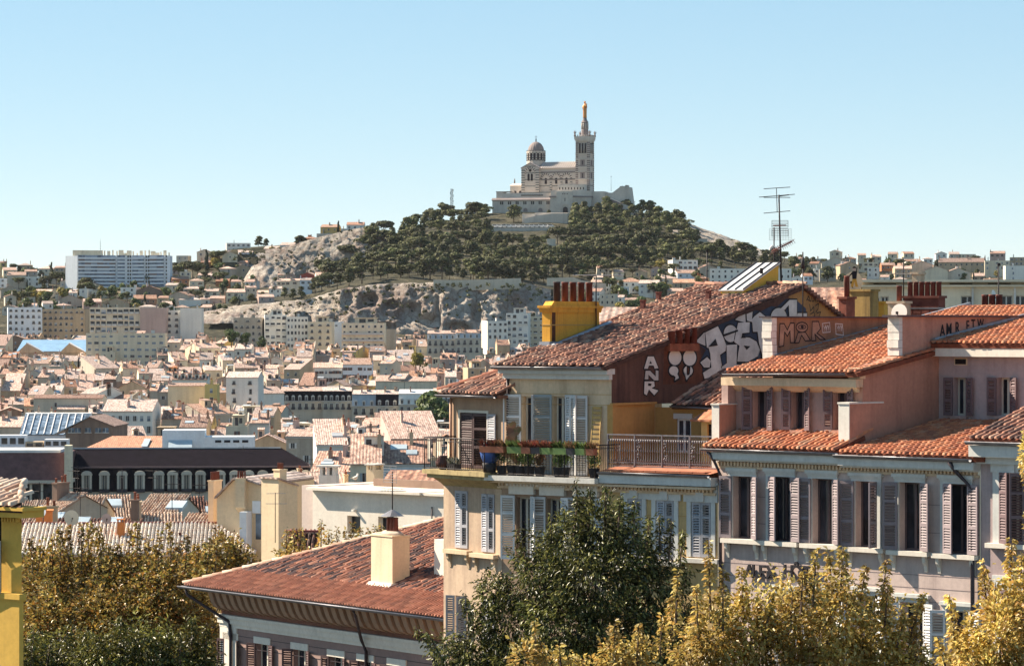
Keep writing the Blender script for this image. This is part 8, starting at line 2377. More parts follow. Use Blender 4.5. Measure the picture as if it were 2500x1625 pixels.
 for k,pts in enumerate(circle(0,0,1,1,1) and ([(1960,540),(2030,530),(2035,620),(1965,625)],[(2085,540),(2150,545),(2160,650),(2090,640)])):
  q=C3(pts);stroke(g,'white_tag_outline',fr,xm_,q,0.02,M_WSPR,0.010)
  for s in range(3):stroke(g,'white_tag',fr,xm_,[(q[0][0]+3+s*5,q[0][1]+4),(q[0][0]+5+s*5,q[0][1]+12),(q[0][0]+8+s*4,q[0][1]+5),(q[0][0]+6+s*4,q[0][1]+18)],0.018,M_WSPR,0.011,False)
  # pink party wall: stepped, its right side seen
 S= lambda cx,cy:fr.side(*C4(cx,cy),xp)
 prof=[S(1115,1000),S(1115,702),S(1205,702),S(1222,432),S(1482,352),S(1490,70)]
 yend=16.0;zc=prof[-1][1]
 pl=[(prof[0][0],zg-0.4)]+[prof[1],prof[2],prof[3],(prof[4][0],prof[4][1]),(prof[5][0],zc),(yend,zc),(yend,zg-0.4)]
 mb=MB();mb.prism(pl,'x',xp-0.36,xp);mb.obj('pink_party_wall',P_PINK,r)
 mb=MB();mb.box(xp-0.40,prof[0][0]-0.03,zg-0.1,xp+0.0,prof[0][0]-0.002,prof[1][1]+0.02);mb.obj('white_end',P_WHST,r)
 mb=MB();mb.box(xp-0.42,prof[1][0]-0.06,prof[1][1],xp+0.03,prof[2][0]+1.0,prof[1][1]+0.05);mb.obj('ledge',P_WHST,r)
 for k in range(5):
  z0_=prof[4][1]+(zc-prof[4][1])*k/5;z1_=prof[4][1]+(zc-prof[4][1])*(k+1)/5;mb=MB();mb.box(xp-0.40,prof[5][0]-0.14-rng.uniform(0,0.06),z0_+0.01,xp+0.02,prof[5][0]+0.02,z1_);mb.obj('quoin',P_WHST,r)
 mb=MB();mb.box(xp-0.46,prof[5][0]-0.35,zc,xp+0.12,yend,zc+0.06);mb.obj('wall_coping',M_PIPE,r)
 mb=MB();mb.box(xp-0.40,prof[3][0]-0.25,prof[3][1]-0.35,xp+0.02,prof[3][0]+0.02,prof[3][1]-0.02);mb.obj('verge_block',P_CHIM,r)
 g=empty('graffiti',(0,0,0),0,r)
 for (ch,cx,cy,sz) in (('A',1768,212,0.62),('M',1812,202,0.62),('R',1878,190,0.6),('F',1958,172,0.55),('T',1995,164,0.55),('W',2040,154,0.5)):
  y,z=S(cx,cy);me=text_mesh(ch,'paint',M_BLK);o=link('letter',me,g,loc=(xp+0.012,y,z),rot=(R(90),0,R(90)));o.scale=(0.62*sz,0.85*sz,1)
  # left small party wall with white end
 xq=fr.x(1748,0.05);S2= lambda px,py:fr.side(px,py,xq)
 mb=MB();a0=0.2;zt0=fr.z(1748,988,a0);mb.box(xq-0.25,a0,zg-0.6,xq,6.5,zt0);mb.obj('low_party_wall',P_PINK,r)
 mb=MB();mb.box(xq-0.28,a0-0.02,zg-0.6,xq+0.01,a0-0.002,zt0);mb.box(xq-0.3,a0-0.06,zt0,xq+0.05,2.0,zt0+0.04);mb.obj('white_end',P_WHST,r)
 mb=MB();yy=fr.side(1777,960,xq)[0];mb.box(xq-0.25,yy,zt0+0.0,xq+0.002,yy+5.0,fr.z(1777,941,yy));mb.obj('upper_pier',P_PINKG,r)
 # set-back storey of the right half
 ys=ym;x2=xr+6.0
 zu=fr.z(2400,868,ys);
 def hb(a,b):p0,p1=C4(a,785),C4(b,510);return (fr.x(p0[0],ys),fr.x(p1[0],ys),fr.z((p0[0]+p1[0])/2,p0[1],ys),fr.z((p0[0]+p1[0])/2,p1[1],ys))
 BW=[hb(1868,1965),hb(2185,2285)]
 mb=MB();wall_holes(mb,xp,x2,zg-0.5,zu,BW,ys,0.3);mb.obj('setback_wall',P_MAUVP,r)
 for i,(a,b,c,d) in enumerate(BW):
  window(r,a,b,c,d,ys,deep=0.28);w=(b-a)*0.62
  shutter(r,a,ys-0.04,c,w,d-c,168,'L',M_SHM);shutter(r,b,ys-0.04,c,w,d-c,162,'R',M_SHM)
  mb=MB();mb.box(a-0.04,ys-0.12,c-0.1,b+0.04,ys,c-0.02);mb.obj('sill',P_PINKG,r)
 p0=C4(1875,420);mb=MB();q=fr.x(p0[0],ys);z=fr.z(*p0,ys);mb.box(q,ys-0.02,z,q+0.48,ys+0.0,z+0.22,0);mb.box(q+0.04,ys-0.025,z+0.03,q+0.44,ys-0.018,z+0.19,1);mb.obj('vent_grille',[P_CREAM,M_INT],r)
 zf=fr.z(2400,846,ys-0.35)
 mb=MB();mb.box(xp+0.01,ys-0.38,zf-0.30,x2,ys,zf);mb.obj('fascia',M_TRIMW,r)
 y9,z9=fr.side(2500,787,xp);p4=slope(y9-ys+0.4,z9-zf);v4=(y9-ys+3.0)/math.cos(p4)
 tile_roof(r,(xp+0.01,ys-0.42,zf+0.10),(1,0,0),(0,math.cos(p4),math.sin(p4)),x2-xp,v4, lambda u,v:True,TILE_ORG,M_DECKO,[(0,0),(x2-xp,0),(x2-xp,v4),(0,v4)],0,seed=47,w=0.2,jit=0.6,name='setback_roof')
 mb=MB();mb.prism([(ys-0.3,zf+0.1),(y9+2,z9+0.45),(y9+2,z9+0.6),(ys-0.3,zf+0.25)],'x',xp+0.003,xp+0.08);mb.obj('flashing',M_LEAD,r)
 mb=MB();mb.tube([(xr-0.9,ys-0.1,zm+0.14),(xr+4,ys-0.1,zm+0.10)],0.09,8);mb.obj('roof_pipe',M_TRIMW,r)

 # ---- neighbour at the right edge
 f2=Frame(2393,92.4,44);r2=f2.root('right_edge_house');tag(r2,'pale house with white window surrounds cut by the right edge','house')
 z2=f2.z(2393,1078,-0.4);X2=5.0
 def h2(a,b,t,bt):p0,p1=C5(a,bt),C5(b,t);return (f2.x(p0[0]),f2.x(p1[0]),f2.z((p0[0]+p1[0])/2,p0[1]),f2.z((p0[0]+p1[0])/2,p1[1]))
 H2=[h2(2000,2165,278,745),h2(2010,2170,1050,1500)]
 mb=MB();wall_holes(mb,0.02,X2,0,z2-0.3,H2,0,0.3);mb.obj('wall',P_MAUVP,r2)
 for i,(a,b,c,d) in enumerate(H2):
  window(r2,a,b,c,d,0,deep=0.27);mb=MB();mb.box(a-0.24,-0.06,c,a-0.02,0,d);mb.box(b+0.02,-0.06,c,b+0.24,0,d);mb.box(a-0.30,-0.08,d,b+0.30,0,d+0.40);mb.box((a+b)/2-0.12,-0.14,d,(a+b)/2+0.12,-0.081,d+0.6);mb.obj('window_surround',M_TRIM,r2)
  w=(b-a)*0.5;shutter(r2,a,-0.07,c,w,d-c,25,'L',M_SHM);shutter(r2,b,-0.07,c,w,d-c,40,'R',M_SHM);sill(r2,a-0.4,b+0.4,c,0,M_TRIMW,False)
 mb=MB();mb.box(-0.1,-0.42,z2-0.42,X2,0,z2-0.1);mb.box(0.0,-0.2,z2-0.62,X2,0,z2-0.42);mb.obj('cornice',M_TRIM,r2)
 gutter(r2,(-0.12,-0.5,z2),(X2,-0.5,z2),0.085)
 pp=math.atan(0.30);tile_roof(r2,(-0.05,-0.45,z2+0.1),(1,0,0),(0,math.cos(pp),math.sin(pp)),X2,4.2, lambda u,v:True,TILE_TC,M_DECKO,[(0,0),(X2,0),(X2,4.2),(0,4.2)],120,seed=51,jit=1.0)
M_SHGH=flat('shutter_hotel_grey',(0.27,0.215,0.225),0.65,0,0.12)
M_SIGN=flat('sign_letter_dark',(0.03,0.025,0.03),0.5,0.3,0.1)
M_PSPR=flat('pink_spray',(0.36,0.21,0.14),0.8,0,0.25,3.0)
P_PARA=plaster('parapet_stained',(0.36,0.19,0.11),(0.05,0.03,0.03),0.7,0.6,1.0)
P_MAUVP=plaster('setback_mauve',(0.47,0.36,0.35),(0.16,0.10,0.10),0.45,0.4,0.8)
TILE_ORG2=tilemat('weathered_orange_tile',[(0.50,0.17,0.08),(0.44,0.15,0.075),(0.54,0.22,0.11),(0.36,0.14,0.08),(0.48,0.26,0.16)],0.4)
house_H()

# ---------------------------------------------------------------- roofs and chimneys behind on the right
def back_right():
# beige block with a row of windows
 fr=Frame(2105,190,6);fr.base=-28;r=fr.root('beige_block');tag(r,'beige flat-roofed block with tall windows behind the chimney pots','building')
 E= lambda cx,cy:(1900+cx/3.967,580+cy/3.967)
 w=fr.x(2760);zt=fr.z(2300,686);zt2=fr.z(2300,700)
 hs=[]
 for (a,b,c,d) in ((1770,1895,700,565),(2150,2270,700,560),(2290,2400,700,560),(2450,2560,700,560),(915,985,650,575),(995,1070,700,570)):
  p0,p1=E(a,c),E(b,d);hs.append((fr.x(p0[0]),fr.x(p1[0]),fr.z(*p0),fr.z(*p1)))
 mb=MB();wall_holes(mb,0,w,0,zt2,hs,0,0.25);mb.obj('wall',W['cream'],r)
 for (a,b,c,d) in hs:window(r,a,b,c,d,0,M_FRAME,deep=0.2)
 mb=MB();mb.box(-0.1,-0.35,zt2,w,14,zt2+0.1);mb.box(0,0.4,zt2+0.1,w,14,zt-0.06);mb.box(-0.2,-0.5,zt-0.06,w,14,zt+0.08);mb.obj('attic',W['cream'],r)
 for k in range(7):
  mb=MB();q=w*(k+0.3)/7;mb.box(q,0.34,zt2+0.16,q+w*0.085,0.42,zt-0.12);mb.obj('attic_opening',M_INT,r)
 for px in (2372,2475):
  mb=MB();q=fr.x(px);mb.box(q,-0.08,0,q+0.12,0,zt2);mb.obj('downpipe',M_FRAME,r)
  # ochre stack and brick flue beside the gable
 def stack(name,px0,px1,py_t,py_b,D,a,mat,label,npots,potm=None,pot_h=0.6,pot_r=0.12,band=False,depth=0.6,n=8):
  f=Frame(px0,D,a);f.base=f.O.z+P(px0,py_b,D).z-2.5;rr=f.root(name);tag(rr,label,'chimney')
  ww=f.x(px1);h=f.z(px0,py_t);mb=MB();mb.box(0,0,0,ww,depth,h-0.08);mb.box(-0.05,-0.05,h-0.08,ww+0.05,depth+0.05,h);mb.obj('stack',mat,rr)
  if band:
   mb=MB();mb.box(-0.02,-0.02,h-0.45,ww+0.02,depth+0.02,h-0.40);mb.obj('iron_band',M_ALU,rr)
   for k in range(4):
    for j in range(5):
     mb=MB();mb.box(0.03+k*ww/4,-0.012,h-1.0+j*0.13,(k+0.94)*ww/4,0.0,h-0.89+j*0.13);mb.obj('brick',M_BRICK,rr)
  for k in range(npots):pot(rr,(ww*(k+0.5)/npots,depth/2,h-0.02),pot_r,pot_h,potm or M_POTD,0.96,n)
  return rr,f,ww,h
 stack('brick_chimney',2048,2066,724,780,114,36,M_BRICK,'slim brick flue at the right foot of the graffiti gable',1,M_POTD,0.75,0.10)
 stack('rendered_chimney',2073,2124,706,785,116,36,P_YCHD,'stained ochre chimney block covered in black tags',0)
 rr,f,ww,h=stack('rendered_chimney',2120,2158,735,785,118,20,P_YCH,'small bright yellow rendered wall behind the ochre chimney',0)
 stack('brick_chimney',2207,2291,722,790,112,30,M_BRICK,'broad brick chimney with six tall clay pots',6,M_POTD,0.50,0.095,True)
 stack('rendered_chimney',2168,2206,735,790,111,30,P_CREAM,'cream chimney pier left of the six clay pots',1,M_POTD,0.55,0.10)
 stack('brick_chimney',2388,2440,762,800,111,30,M_BRICK,'row of three large red flue pots near the right edge',3,M_POTD,0.62,0.12)
 stack('vent_box',2336,2376,758,790,110,30,M_POTD,'low red vent box left of the three flue pots',0)
 stack('rendered_chimney',2226,2240,664,700,113,30,P_CREAM,'pale chimney cap behind the six clay pots',0)
 # satellite dishes
 def dish(px,py,D,r_,label,az=0.0,mat=None):
  p=P(px,py,D);e=empty('satellite_dish',p,az);tag(e,label,'satellite dish');n=14;mb=MB();prof=[(r_*k/5,0.25*r_*(k/5)**2) for k in range(1,6)]
  mb.lathe(prof,(0,0,0),n,sy=1.08);mb.obj('dish',mat or W['white'],e,rot=(R(78),0,0));mb=MB();mb.tube([(0,0,-1.2),(0,0.12,0)],0.03,5);mb.tube([(0,0,-r_*0.8),(0,-r_*0.9,0)],0.018,4);mb.box(-0.04,-r_*0.95,-0.04,0.04,-r_*0.85,0.05);mb.obj('arm',M_IRON,e)
 dish(2197,764,104,0.27,'white satellite dish in front of the cream chimney pier',-0.5)
 dish(2083,690,118,0.36,'large pale dish behind the tagged ochre chimney',-0.3,W['tan'])
 dish(2424,722,120,0.2,'small white dish above the three flue pots',1.0)
 dish(174,1264,200,0.45,'pale round dish above the pale tiled roof',0.3,W['cream']);dish(104,1250,205,0.28,'small bluish dish above the orange chimney',-0.4,W['bluewhite']);dish(260,1266,202,0.3,'pinkish dish low behind the pale tiled roof',0.2,W['pink'])
 # painted cut-out figure standing on the stack
 p=P(2086,700,116);e=empty('painted_figure',p,-0.3);e.scale=(0.66,0.66,0.66);tag(e,'small cut-out figure in dark shirt and yellow trousers on the ochre chimney','figure')
 mb=MB();mb.prism([(-0.20,0),(-0.06,0),(-0.01,0.28),(0.06,0),(0.20,0),(0.10,0.42),(-0.10,0.42)],'y',-0.02,0.02);mb.obj('trousers',flat('figure_yellow',(0.55,0.30,0.05),0.7),e)
 mb=MB();mb.prism([(-0.11,0.42),(0.11,0.42),(0.14,0.80),(0.05,0.84),(-0.05,0.84),(-0.14,0.80)],'y',-0.02,0.02);mb.prism([(-0.13,0.78),(-0.30,0.60),(-0.27,0.56),(-0.12,0.68)],'y',-0.019,0.019);mb.prism([(0.13,0.78),(0.17,1.02),(0.12,1.03),(0.09,0.8)],'y',-0.019,0.019);mb.obj('shirt',M_BLK,e)
 mb=MB();mb.prism([(0.09*math.cos(t*math.pi/6),0.95+0.11*math.sin(t*math.pi/6)) for t in range(12)],'y',-0.025,0.025);mb.obj('head',flat('figure_face',(0.45,0.33,0.26),0.8),e)
 mb=MB();mb.prism([(0.10*math.cos(t*math.pi/6),1.0+0.09*math.sin(t*math.pi/6)) for t in range(0,7)],'y',-0.03,0.03);mb.obj('hair',M_BLK,e)
 # thin masts and aerials against the sky
 for (px,py0,py1,D,lb,bl) in ((2206,712,632,113,'roof aerial with a slanting boom above the six pots',[(1.0,0.3,0.62),(0.55,-2.7,1.15)]),(1960,780,615,104,'thin dark mast rising before the gable apex',[]),(2438,775,642,111,'slim dark pole near the three flue pots',[]),(1726,730,610,150,'thin mast in front of the white slab block',[])):
  p=P(px,py0,D);e=empty('roof_aerial',p,0.0);tag(e,lb,'antenna');h=(py0-py1)/F*D
  if bl:aerial_parts(e,h,bl,n=9)
  else :
   mb=MB();mb.tube([(0,0,-0.6),(0,0,h)],0.022*D/105,5);mb.obj('mast',M_IRON,e)
   mb=MB();mb.lathe([(0.015,h*0.75),(0.07,h*0.77),(0.02,h*0.95)],(0,0,0),6) if px==1960 else mb.box(-0.04,-0.04,h-0.1,0.06,0.04,h);mb.obj('mast_head',M_IRON,e)
   # low roofs closing the gap behind the painted gable
 for i,(a,b,pe,D,wl,rm,lb) in enumerate(((1960,2060,738,150,'grey','brown','grey shed wall behind the gable apex'),(1700,1960,742,165,'cream','pink','pale roofed house behind the tiled gable ridge'),(1440,1700,770,210,'cream','terra','house with a red roof behind the left verge of the tiled gable'),(2030,2110,750,140,'tan','brown','low tan roof behind the slim brick flue'))):
  house(a,b,pe+22,D,5,8,'front',14,wl,rm,None,0,0,0,lb,'house',None,'town_house',seed=i,base=-30)
M_BRICK=flat('brick_red',(0.20,0.065,0.045),0.9,0,0.35,3.0)
P_YCHD=plaster('chimney_ochre_dirty',(0.42,0.28,0.10),(0.05,0.035,0.025),0.8,0.6,1.2)
back_right()
# ---------------------------------------------------------------- yellow house at the left edge
def house_Y():
 D=68.0;fr=Frame(53,D,38);fr.base=-24;r=fr.root('yellow_house');tag(r,'yellow house with a pilaster and grey shutter cut by the left edge','house')
 Y= lambda cx,cy:(cx/3.6375,1200+cy/3.6375)
 zt=fr.z(53,1262);x0=-3.0
 sx=-1.06  # the flank runs back at a slant along the lane
 xs=fr.x(Y(48,0)[0]);zw= lambda cy:fr.z(*Y(20,cy))
 mb=MB();wall_holes(mb,x0,0,0,zt,[(x0+0.6,xs-0.12,zw(890)-3.0,zw(195))],0,0.3);mb.face([(0,0,0),(sx*3,3,0),(sx*3,3,zt),(0,0,zt)]);mb.obj('wall',P_YELL,r)
 mb=MB();mb.box(x0+0.6,0.28,zw(890)-3.0,xs-0.12,0.3,zw(195));mb.obj('window_room',M_INT,r)
 shutter(r,xs+0.02,-0.16,zw(895),0.55,zw(430)-zw(895),5,'R',M_SHG)
 mb=MB();mb.box(xs-0.08,-0.10,0,0.03,0.02,zw(905));mb.box(xs-0.12,-0.15,zw(940),0.09,0.05,zw(890));mb.box(xs-0.10,-0.12,zw(958),0.06,0.04,zw(940));mb.obj('pilaster',P_YELL,r)
 mb=MB();mb.box(x0,-0.26,zt,0.30,0.35,zt+0.15);mb.box(x0,-0.34,zt+0.15,0.38,0.35,zt+0.22);mb.obj('cornice',P_YELL,r)
 dentils(r,xs,0.10,-0.02,zt-0.1,P_YELL,0.085,0.045,0.08,0.10)
 pp=math.atan(0.30);L=-x0+0.30
 tile_roof(r,(x0,-0.32,zt+0.25),(1,0,0),(0,math.cos(pp),math.sin(pp)),L,1.3, lambda u,v:u<L+0.05-v*1.0,TILE_PALE,M_DECK,[(0,0),(L,0),(L-1.3,1.3),(0,1.3)],300,seed=61,w=0.225)
 ridge_tiles(r,(0.28,-0.28,zt+0.30),(-1.0,1.0,zt+0.66),TILE_PALE)
P_YELL=plaster('facade_yellow',(0.70,0.42,0.085),(0.25,0.15,0.05),0.22,0.35,1.0)
house_Y()

# ---------------------------------------------------------------- pale tiled house behind the autumn tree
def house_P():
 D=200.0;fr=Frame(40,D,-3);fr.base=-31;r=fr.root('pale_tiled_house');tag(r,'long house with a bright pale tile roof behind the autumn tree','house')
 xr=fr.x(612);ze=fr.z(430,1352)
 y1,rise=4.9,0
 zr=fr.z(300,1277,y1);p=math.atan2(zr-ze,y1);vm=y1/math.cos(p);L=xr+0.3
 mb=MB();wall_holes(mb,0,xr-0.3,0,ze-0.05,[(fr.x(452),fr.x(470),ze-2.2,ze-0.6)],0.3,0.2);mb.face([(xr-0.3,0.3,0),(xr-0.3,9,0),(xr-0.3,9,ze),(xr-0.3,0.3,ze)]);mb.obj('wall',W['ochre'],r)
 window(r,fr.x(452),fr.x(470),ze-2.2,ze-0.6,0.3,deep=0.18)
 hipx=(L-fr.x(532,y1))/vm
 tile_roof(r,(0,0,ze),(1,0,0),(0,math.cos(p),math.sin(p)),L,vm, lambda u,v:u<L-v*hipx,TILE_PALE2,M_DECKB,[(0,0),(L,0),(L-vm*hipx,vm),(0,vm)],300,seed=62,w=0.235,l=0.40,jit=0.7,fat=1.5,near= lambda u,v:-u)
 mb=MB();mb.box(-0.1,y1-0.12,zr-0.05,L-vm*hipx,y1+0.12,zr+0.10);mb.obj('ridge_capping',flat('ridge_red',(0.24,0.07,0.06),0.8),r)
 mb=MB();mb.face([(L,0,ze),(L,9.8,ze),(L-vm*hipx,y1,zr)]);mb.face([(0,y1,zr-0.02),(L-vm*hipx,y1,zr-0.02),(L,9.8,ze),(0,9.8,ze)]);mb.obj('back_roof',RF['pink'],r)
 rng=random.Random(1)
 for (px,py0,py1,w,lb) in ((286,1302,1265,0.75,0),):
  yy=2.6;x=fr.x(px,yy);c=empty('chimney',(x,yy,ze+yy*math.tan(p)),0,r);mb=MB();mb.box(0,0,-0.3,0.45,0.45,0.95);mb.box(-0.04,-0.04,1.1,0.49,0.49,1.16)
  for q in (0,0.2,0.38):mb.box(q,0,0.95,q+0.07,0.45,1.1)
  mb.obj('stack',flat('orange_render',(0.56,0.20,0.06),0.85),c)
 for px,yy in ((318,1.9),(436,2.6)):
  mb=MB();x=fr.x(px,yy);z=ze+yy*math.tan(p);mb.box(x,yy,z-0.1,x+0.16,yy+0.16,z+0.3);mb.obj('roof_vent',M_POTD,r)
M_DECKB=flat('tile_channel_bleached',(0.55,0.42,0.33),0.9,0,0.2,4.0)
TILE_PALE2=tilemat('bleached_roman_tile',[(0.76,0.62,0.50),(0.80,0.68,0.57),(0.72,0.57,0.45),(0.82,0.72,0.62)],0.08)
house_P()

# ---------------------------------------------------------------- cream gables and the white terrace wall
def creams():
 J= lambda cx,cy:(480+cx/3.839,1080+cy/3.839)
 # gabled cream house with two stacks
 D=205.0;fr=Frame(530,D,18);fr.base=-31;r=fr.root('cream_gable_house');tag(r,'cream gabled house with two flat chimney stacks left of the tall cream block','house')
 A= lambda cx,cy,y=0:fr.at(*J(cx,cy),y)
 xw=A(605,400)[0]
 mb=MB();pl=[(A(190,800)[0],0),(xw,0),(xw,A(605,405)[1]),A(440,350),A(350,352),A(190,520)];mb.prism(pl,'y',0,9);mb.obj('wall',P_CHIMC,r)
 mb=MB();q=[A(180,525),A(350,345),A(445,342),A(607,398)]
 for i in range(3):a,b=q[i],q[i+1];mb.prism([a,b,(b[0],b[1]+0.12),(a[0],a[1]+0.12)],'y',-0.25,9)
 mb.obj('verge',RF['pink'],r)
 mb=MB();a,b=A(362,350,-0.5),A(438,350,-0.5);z0=A(400,660,-0.5)[1];mb.prism([(0,z0),(-0.5,z0+0.35),(-0.5,b[1]+0.1),(0,b[1]+0.1)],'x',a[0],a[0]+0.62);mb.obj('hanging_flue',P_CHIMC,r)
 rng=random.Random(2)
 for k in range(4):pot(r,(a[0]+0.1+k*0.15,-0.25,b[1]+0.1),0.06,0.45,M_POTD,0.9,6)
 mb=MB();x0,x1=A(455,800)[0],A(600,800)[0];mb.box(x0,-0.9,0,x0+0.45,0,A(455,640)[1]);mb.box(x0+0.5,-0.06,A(550,660)[1],x1,0,A(550,545)[1]);mb.obj('lean_to',W['bluewhite'],r)
 mb=MB();mb.box(A(555,800)[0],-0.02,A(560,905)[1],A(605,800)[0],0.0,A(560,665)[1]);mb.obj('door',M_GLB,r)
 pipe(r,[A(480,640)[:1]+(-0.06,A(480,640)[1]),A(480,640)[:1]+(-0.06,0)],0.04)
 # left tall stack
 f2=Frame(508,208,18);f2.base=-31;r2=f2.root('tall_chimney');tag(r2,'tall flat cream chimney at the right end of the pale tiled roof','chimney')
 w=f2.x(521);h=f2.z(508,1175);mb=MB();mb.box(0,0,0,w,1.35,h);mb.box(-0.05,-0.05,h,w+0.05,1.4,h+0.08);mb.obj('stack',P_CHIMC,r2)
 for k in range(4):pot(r2,(w/2,0.2+k*0.32,h+0.06),0.11,0.55,M_POTD,0.9,6)
 # tall cream block
 D=196.0;f3=Frame(638,D,44);f3.base=-31;r3=f3.root('tall_cream_block');tag(r3,'tall windowless cream block with a small chimney, lit on its left face','building')
 w=f3.x(680);h=f3.z(638,1168);yd=f3.side(726,1200,w)[0];hb=f3.side(726,1186,w)[1]
 mb=MB();mb.prism([(0,0),(yd,0),(yd,hb),(0.0,h)],'x',0,w);mb.obj('wall',P_CHIMC,r3)
 mb=MB();mb.prism([(-0.12,h+0.03),(yd,hb),(yd,hb+0.1),(-0.12,h+0.13)],'x',-0.12,w+0.12);mb.obj('roof',RF['terra'],r3)
 c=empty('chimney',(w*0.35,0.5,h),0,r3);mb=MB();mb.box(0,0,-0.3,0.55,0.55,0.5);mb.box(-0.05,-0.05,0.5,0.6,0.6,0.58);mb.obj('stack',P_CHIMC,c)
 for k in range(4):pot(c,(0.1+0.13*k,0.28,0.56),0.055,0.4,M_POTD,0.9,6)
 a=empty('tv_antenna',P(672,1310,170));tag(a,'small double aerial in front of the tall cream block','antenna');aerial_parts(a,2.3,[(0.98,0.3,1.0),(0.75,0.1,1.1)])
 # pinkish strip and white terrace building
 D=178.0;f4=Frame(724,D,42);f4.base=-31;r4=f4.root('white_terrace_house');tag(r4,'long white house wall with a roof terrace, two dark doors and a shadow band','house')
 B= lambda cx,cy,y=0:f4.at(*J(cx,cy),y)
 x1,x2,x3=B(1088,500)[0],B(2140,500)[0],B(2420,500)[0];zt=B(1088,440)[1];zt2=B(2140,475)[1]
 mb=MB();mb.box(0,0.4,0,x1-0.02,8,B(950,402)[1]);mb.obj('pink_return_wall',plaster('return_pink',(0.62,0.50,0.44),(0.3,0.2,0.16),0.3,0.3,0.6),r4)
 hs=[]
 for a,b,c,d in ((1412,1535,850,682),(1702,1800,850,692)):hs.append((B(a,c)[0],B(b,c)[0],B(a,c)[1],B(a,d)[1]))
 mb=MB();wall_holes(mb,x1,x3,0,zt,hs,0,0.35);mb.face([(x1,6,0),(x1,0,0),(x1,0,zt),(x1,6,zt)]);mb.obj('wall',P_WTER,r4)
 for h in hs:window(r4,*h,0,deep=0.33,mull=False)
 mb=MB();mb.box(x1-0.1,-0.42,zt,x2,8,zt+0.14);mb.box(x2,-0.25,zt-0.02,x3,8,zt+0.1);mb.obj('roof_slab',P_WTER,r4)
 mb=MB();mb.box(B(1290,400)[0],3,zt+0.14,x3,3.3,zt+0.55);mb.obj('roof_kerb',W['brown'],r4)
 mb=MB();mb.box(B(1480,640)[0],-0.25,B(1480,640)[1],B(1500,640)[0],0,B(1480,625)[1]);mb.obj('wall_lamp',W['white'],r4)
 pipe(r4,[(B(2215,600)[0],-0.08,B(2215,600)[1]),(B(2215,600)[0],-0.08,B(2215,900)[1])],0.035)
 # chimney on the terrace, hood, gull
 f5=Frame(894,186,30);f5.base=zt+f4.base;r5=f5.root('terrace_chimney');tag(r5,'square cream chimney with openings under its flat cap on the white terrace','chimney')
 w=f5.x(914);h=f5.z(894,1146);d=0.95;mb=MB();mb.box(0,0,-0.5,w,d,h-0.0);
 for (a,b) in ((0,0),(w-0.14,0),(0,d-0.14),(w-0.14,d-0.14)):mb.box(a,b,h,a+0.14,b+0.14,h+0.26)
 mb.box(w*0.45,0.02,h,w*0.6,d-0.02,h+0.25);mb.obj('stack',P_CHIMC,r5);mb=MB();mb.box(-0.08,-0.08,h+0.26,w+0.08,d+0.08,h+0.33);mb.obj('cap',P_WHST,r5)
 f6=Frame(778,188,10);f6.base=zt+f4.base;r6=f6.root('chimney_hood');tag(r6,'low white chimney hood with two openings on the white terrace','chimney')
 w=f6.x(820);mb=MB();mb.box(0,0,-0.5,w,0.8,0.3);
 for q in (0.05,w*0.45,w-0.22):mb.box(q,0.02,0.3,q+0.17,0.78,0.75)
 mb.box(-0.12,-0.1,0.75,w+0.12,0.9,0.85);mb.obj('hood',P_WHST,r6)
 p=f4.world((0,0,0));e=empty('seagull',P(868,1176,184),-0.5);tag(e,'white seagull standing on the white terrace between the chimneys','bird')
 mb=MB();mb.lathe([(0.02,-0.30),(0.07,-0.2),(0.105,-0.05),(0.10,0.08),(0.06,0.17),(0.045,0.2)],(0,0,0),10)
 body=[(x,z*1.0,0.22+y*0.95+max(0,z)*0.5) for x,y,z in mb.v];mb.v=body
 n0=len(mb.v);mb.lathe([(0.02,-0.055),(0.052,-0.02),(0.05,0.03),(0.015,0.06)],(0,0.22,0.42),8);mb.tube([(0,0.26,0.42),(0,0.35,0.40)],0.018,5,r1=0.006);mb.tube([(0,0.16,0.30),(0,0.21,0.40)],0.05,8);mb.obj('body',W['white'],e)
 mb=MB();mb.prism([(-0.42,0.22),(0.05,0.32),(0.1,0.24),(-0.1,0.17)],'x',0.07,0.1);mb.prism([(-0.42,0.22),(0.05,0.32),(0.1,0.24),(-0.1,0.17)],'x',-0.1,-0.07);mb.obj('wings',W['grey'],e)
 mb=MB();mb.tube([(0.04,0,0.15),(0.04,0.02,-0.02)],0.012,4);mb.tube([(-0.04,0,0.15),(-0.04,0.02,-0.02)],0.012,4);mb.obj('legs',M_POTD,e)
 f7=Frame(842,185,6);f7.base=f4.base;o=MB();ww=f7.x(886);zz=f7.z(842,1180);o.box(0,0,zt,ww,0.5,zz);rr=o.obj('terrace_bench',P_WHST);rr.location=(f7.O.x,f7.O.y,f7.base);rr.rotation_euler=(0,0,-f7.a);tag(rr,'low white parapet block under the seagull','wall')
 # steep tile slope between
 f8=Frame(692,165,4);f8.base=-31;r8=f8.root('tiled_lean_to');tag(r8,'small steep red-brown tiled lean-to beside the tall cream block','shed')
 w=f8.x(766);z0,z1=f8.z(692,1385),f8.z(692,1299,2.0);pp=math.atan2(z1-z0,2.0)
 mb=MB();mb.box(0,0.1,0,w,2.2,z0);mb.obj('wall',P_CHIMC,r8)
 tile_roof(r8,(0,0,z0),(1,0,0),(0,math.cos(pp),math.sin(pp)),w,2.0/math.cos(pp), lambda u,v:True,TILE_TC,M_DECK,[(0,0),(w,0),(w,2.0/math.cos(pp)),(0,2.0/math.cos(pp))],200,seed=71,w=0.24,l=0.3,jit=0.6)
 mb=MB();mb.box(-0.1,1.9,z1,w,2.3,z1+0.12);mb.obj('ridge_capping',flat('ridge_red',(0.24,0.07,0.06),0.8),r8)
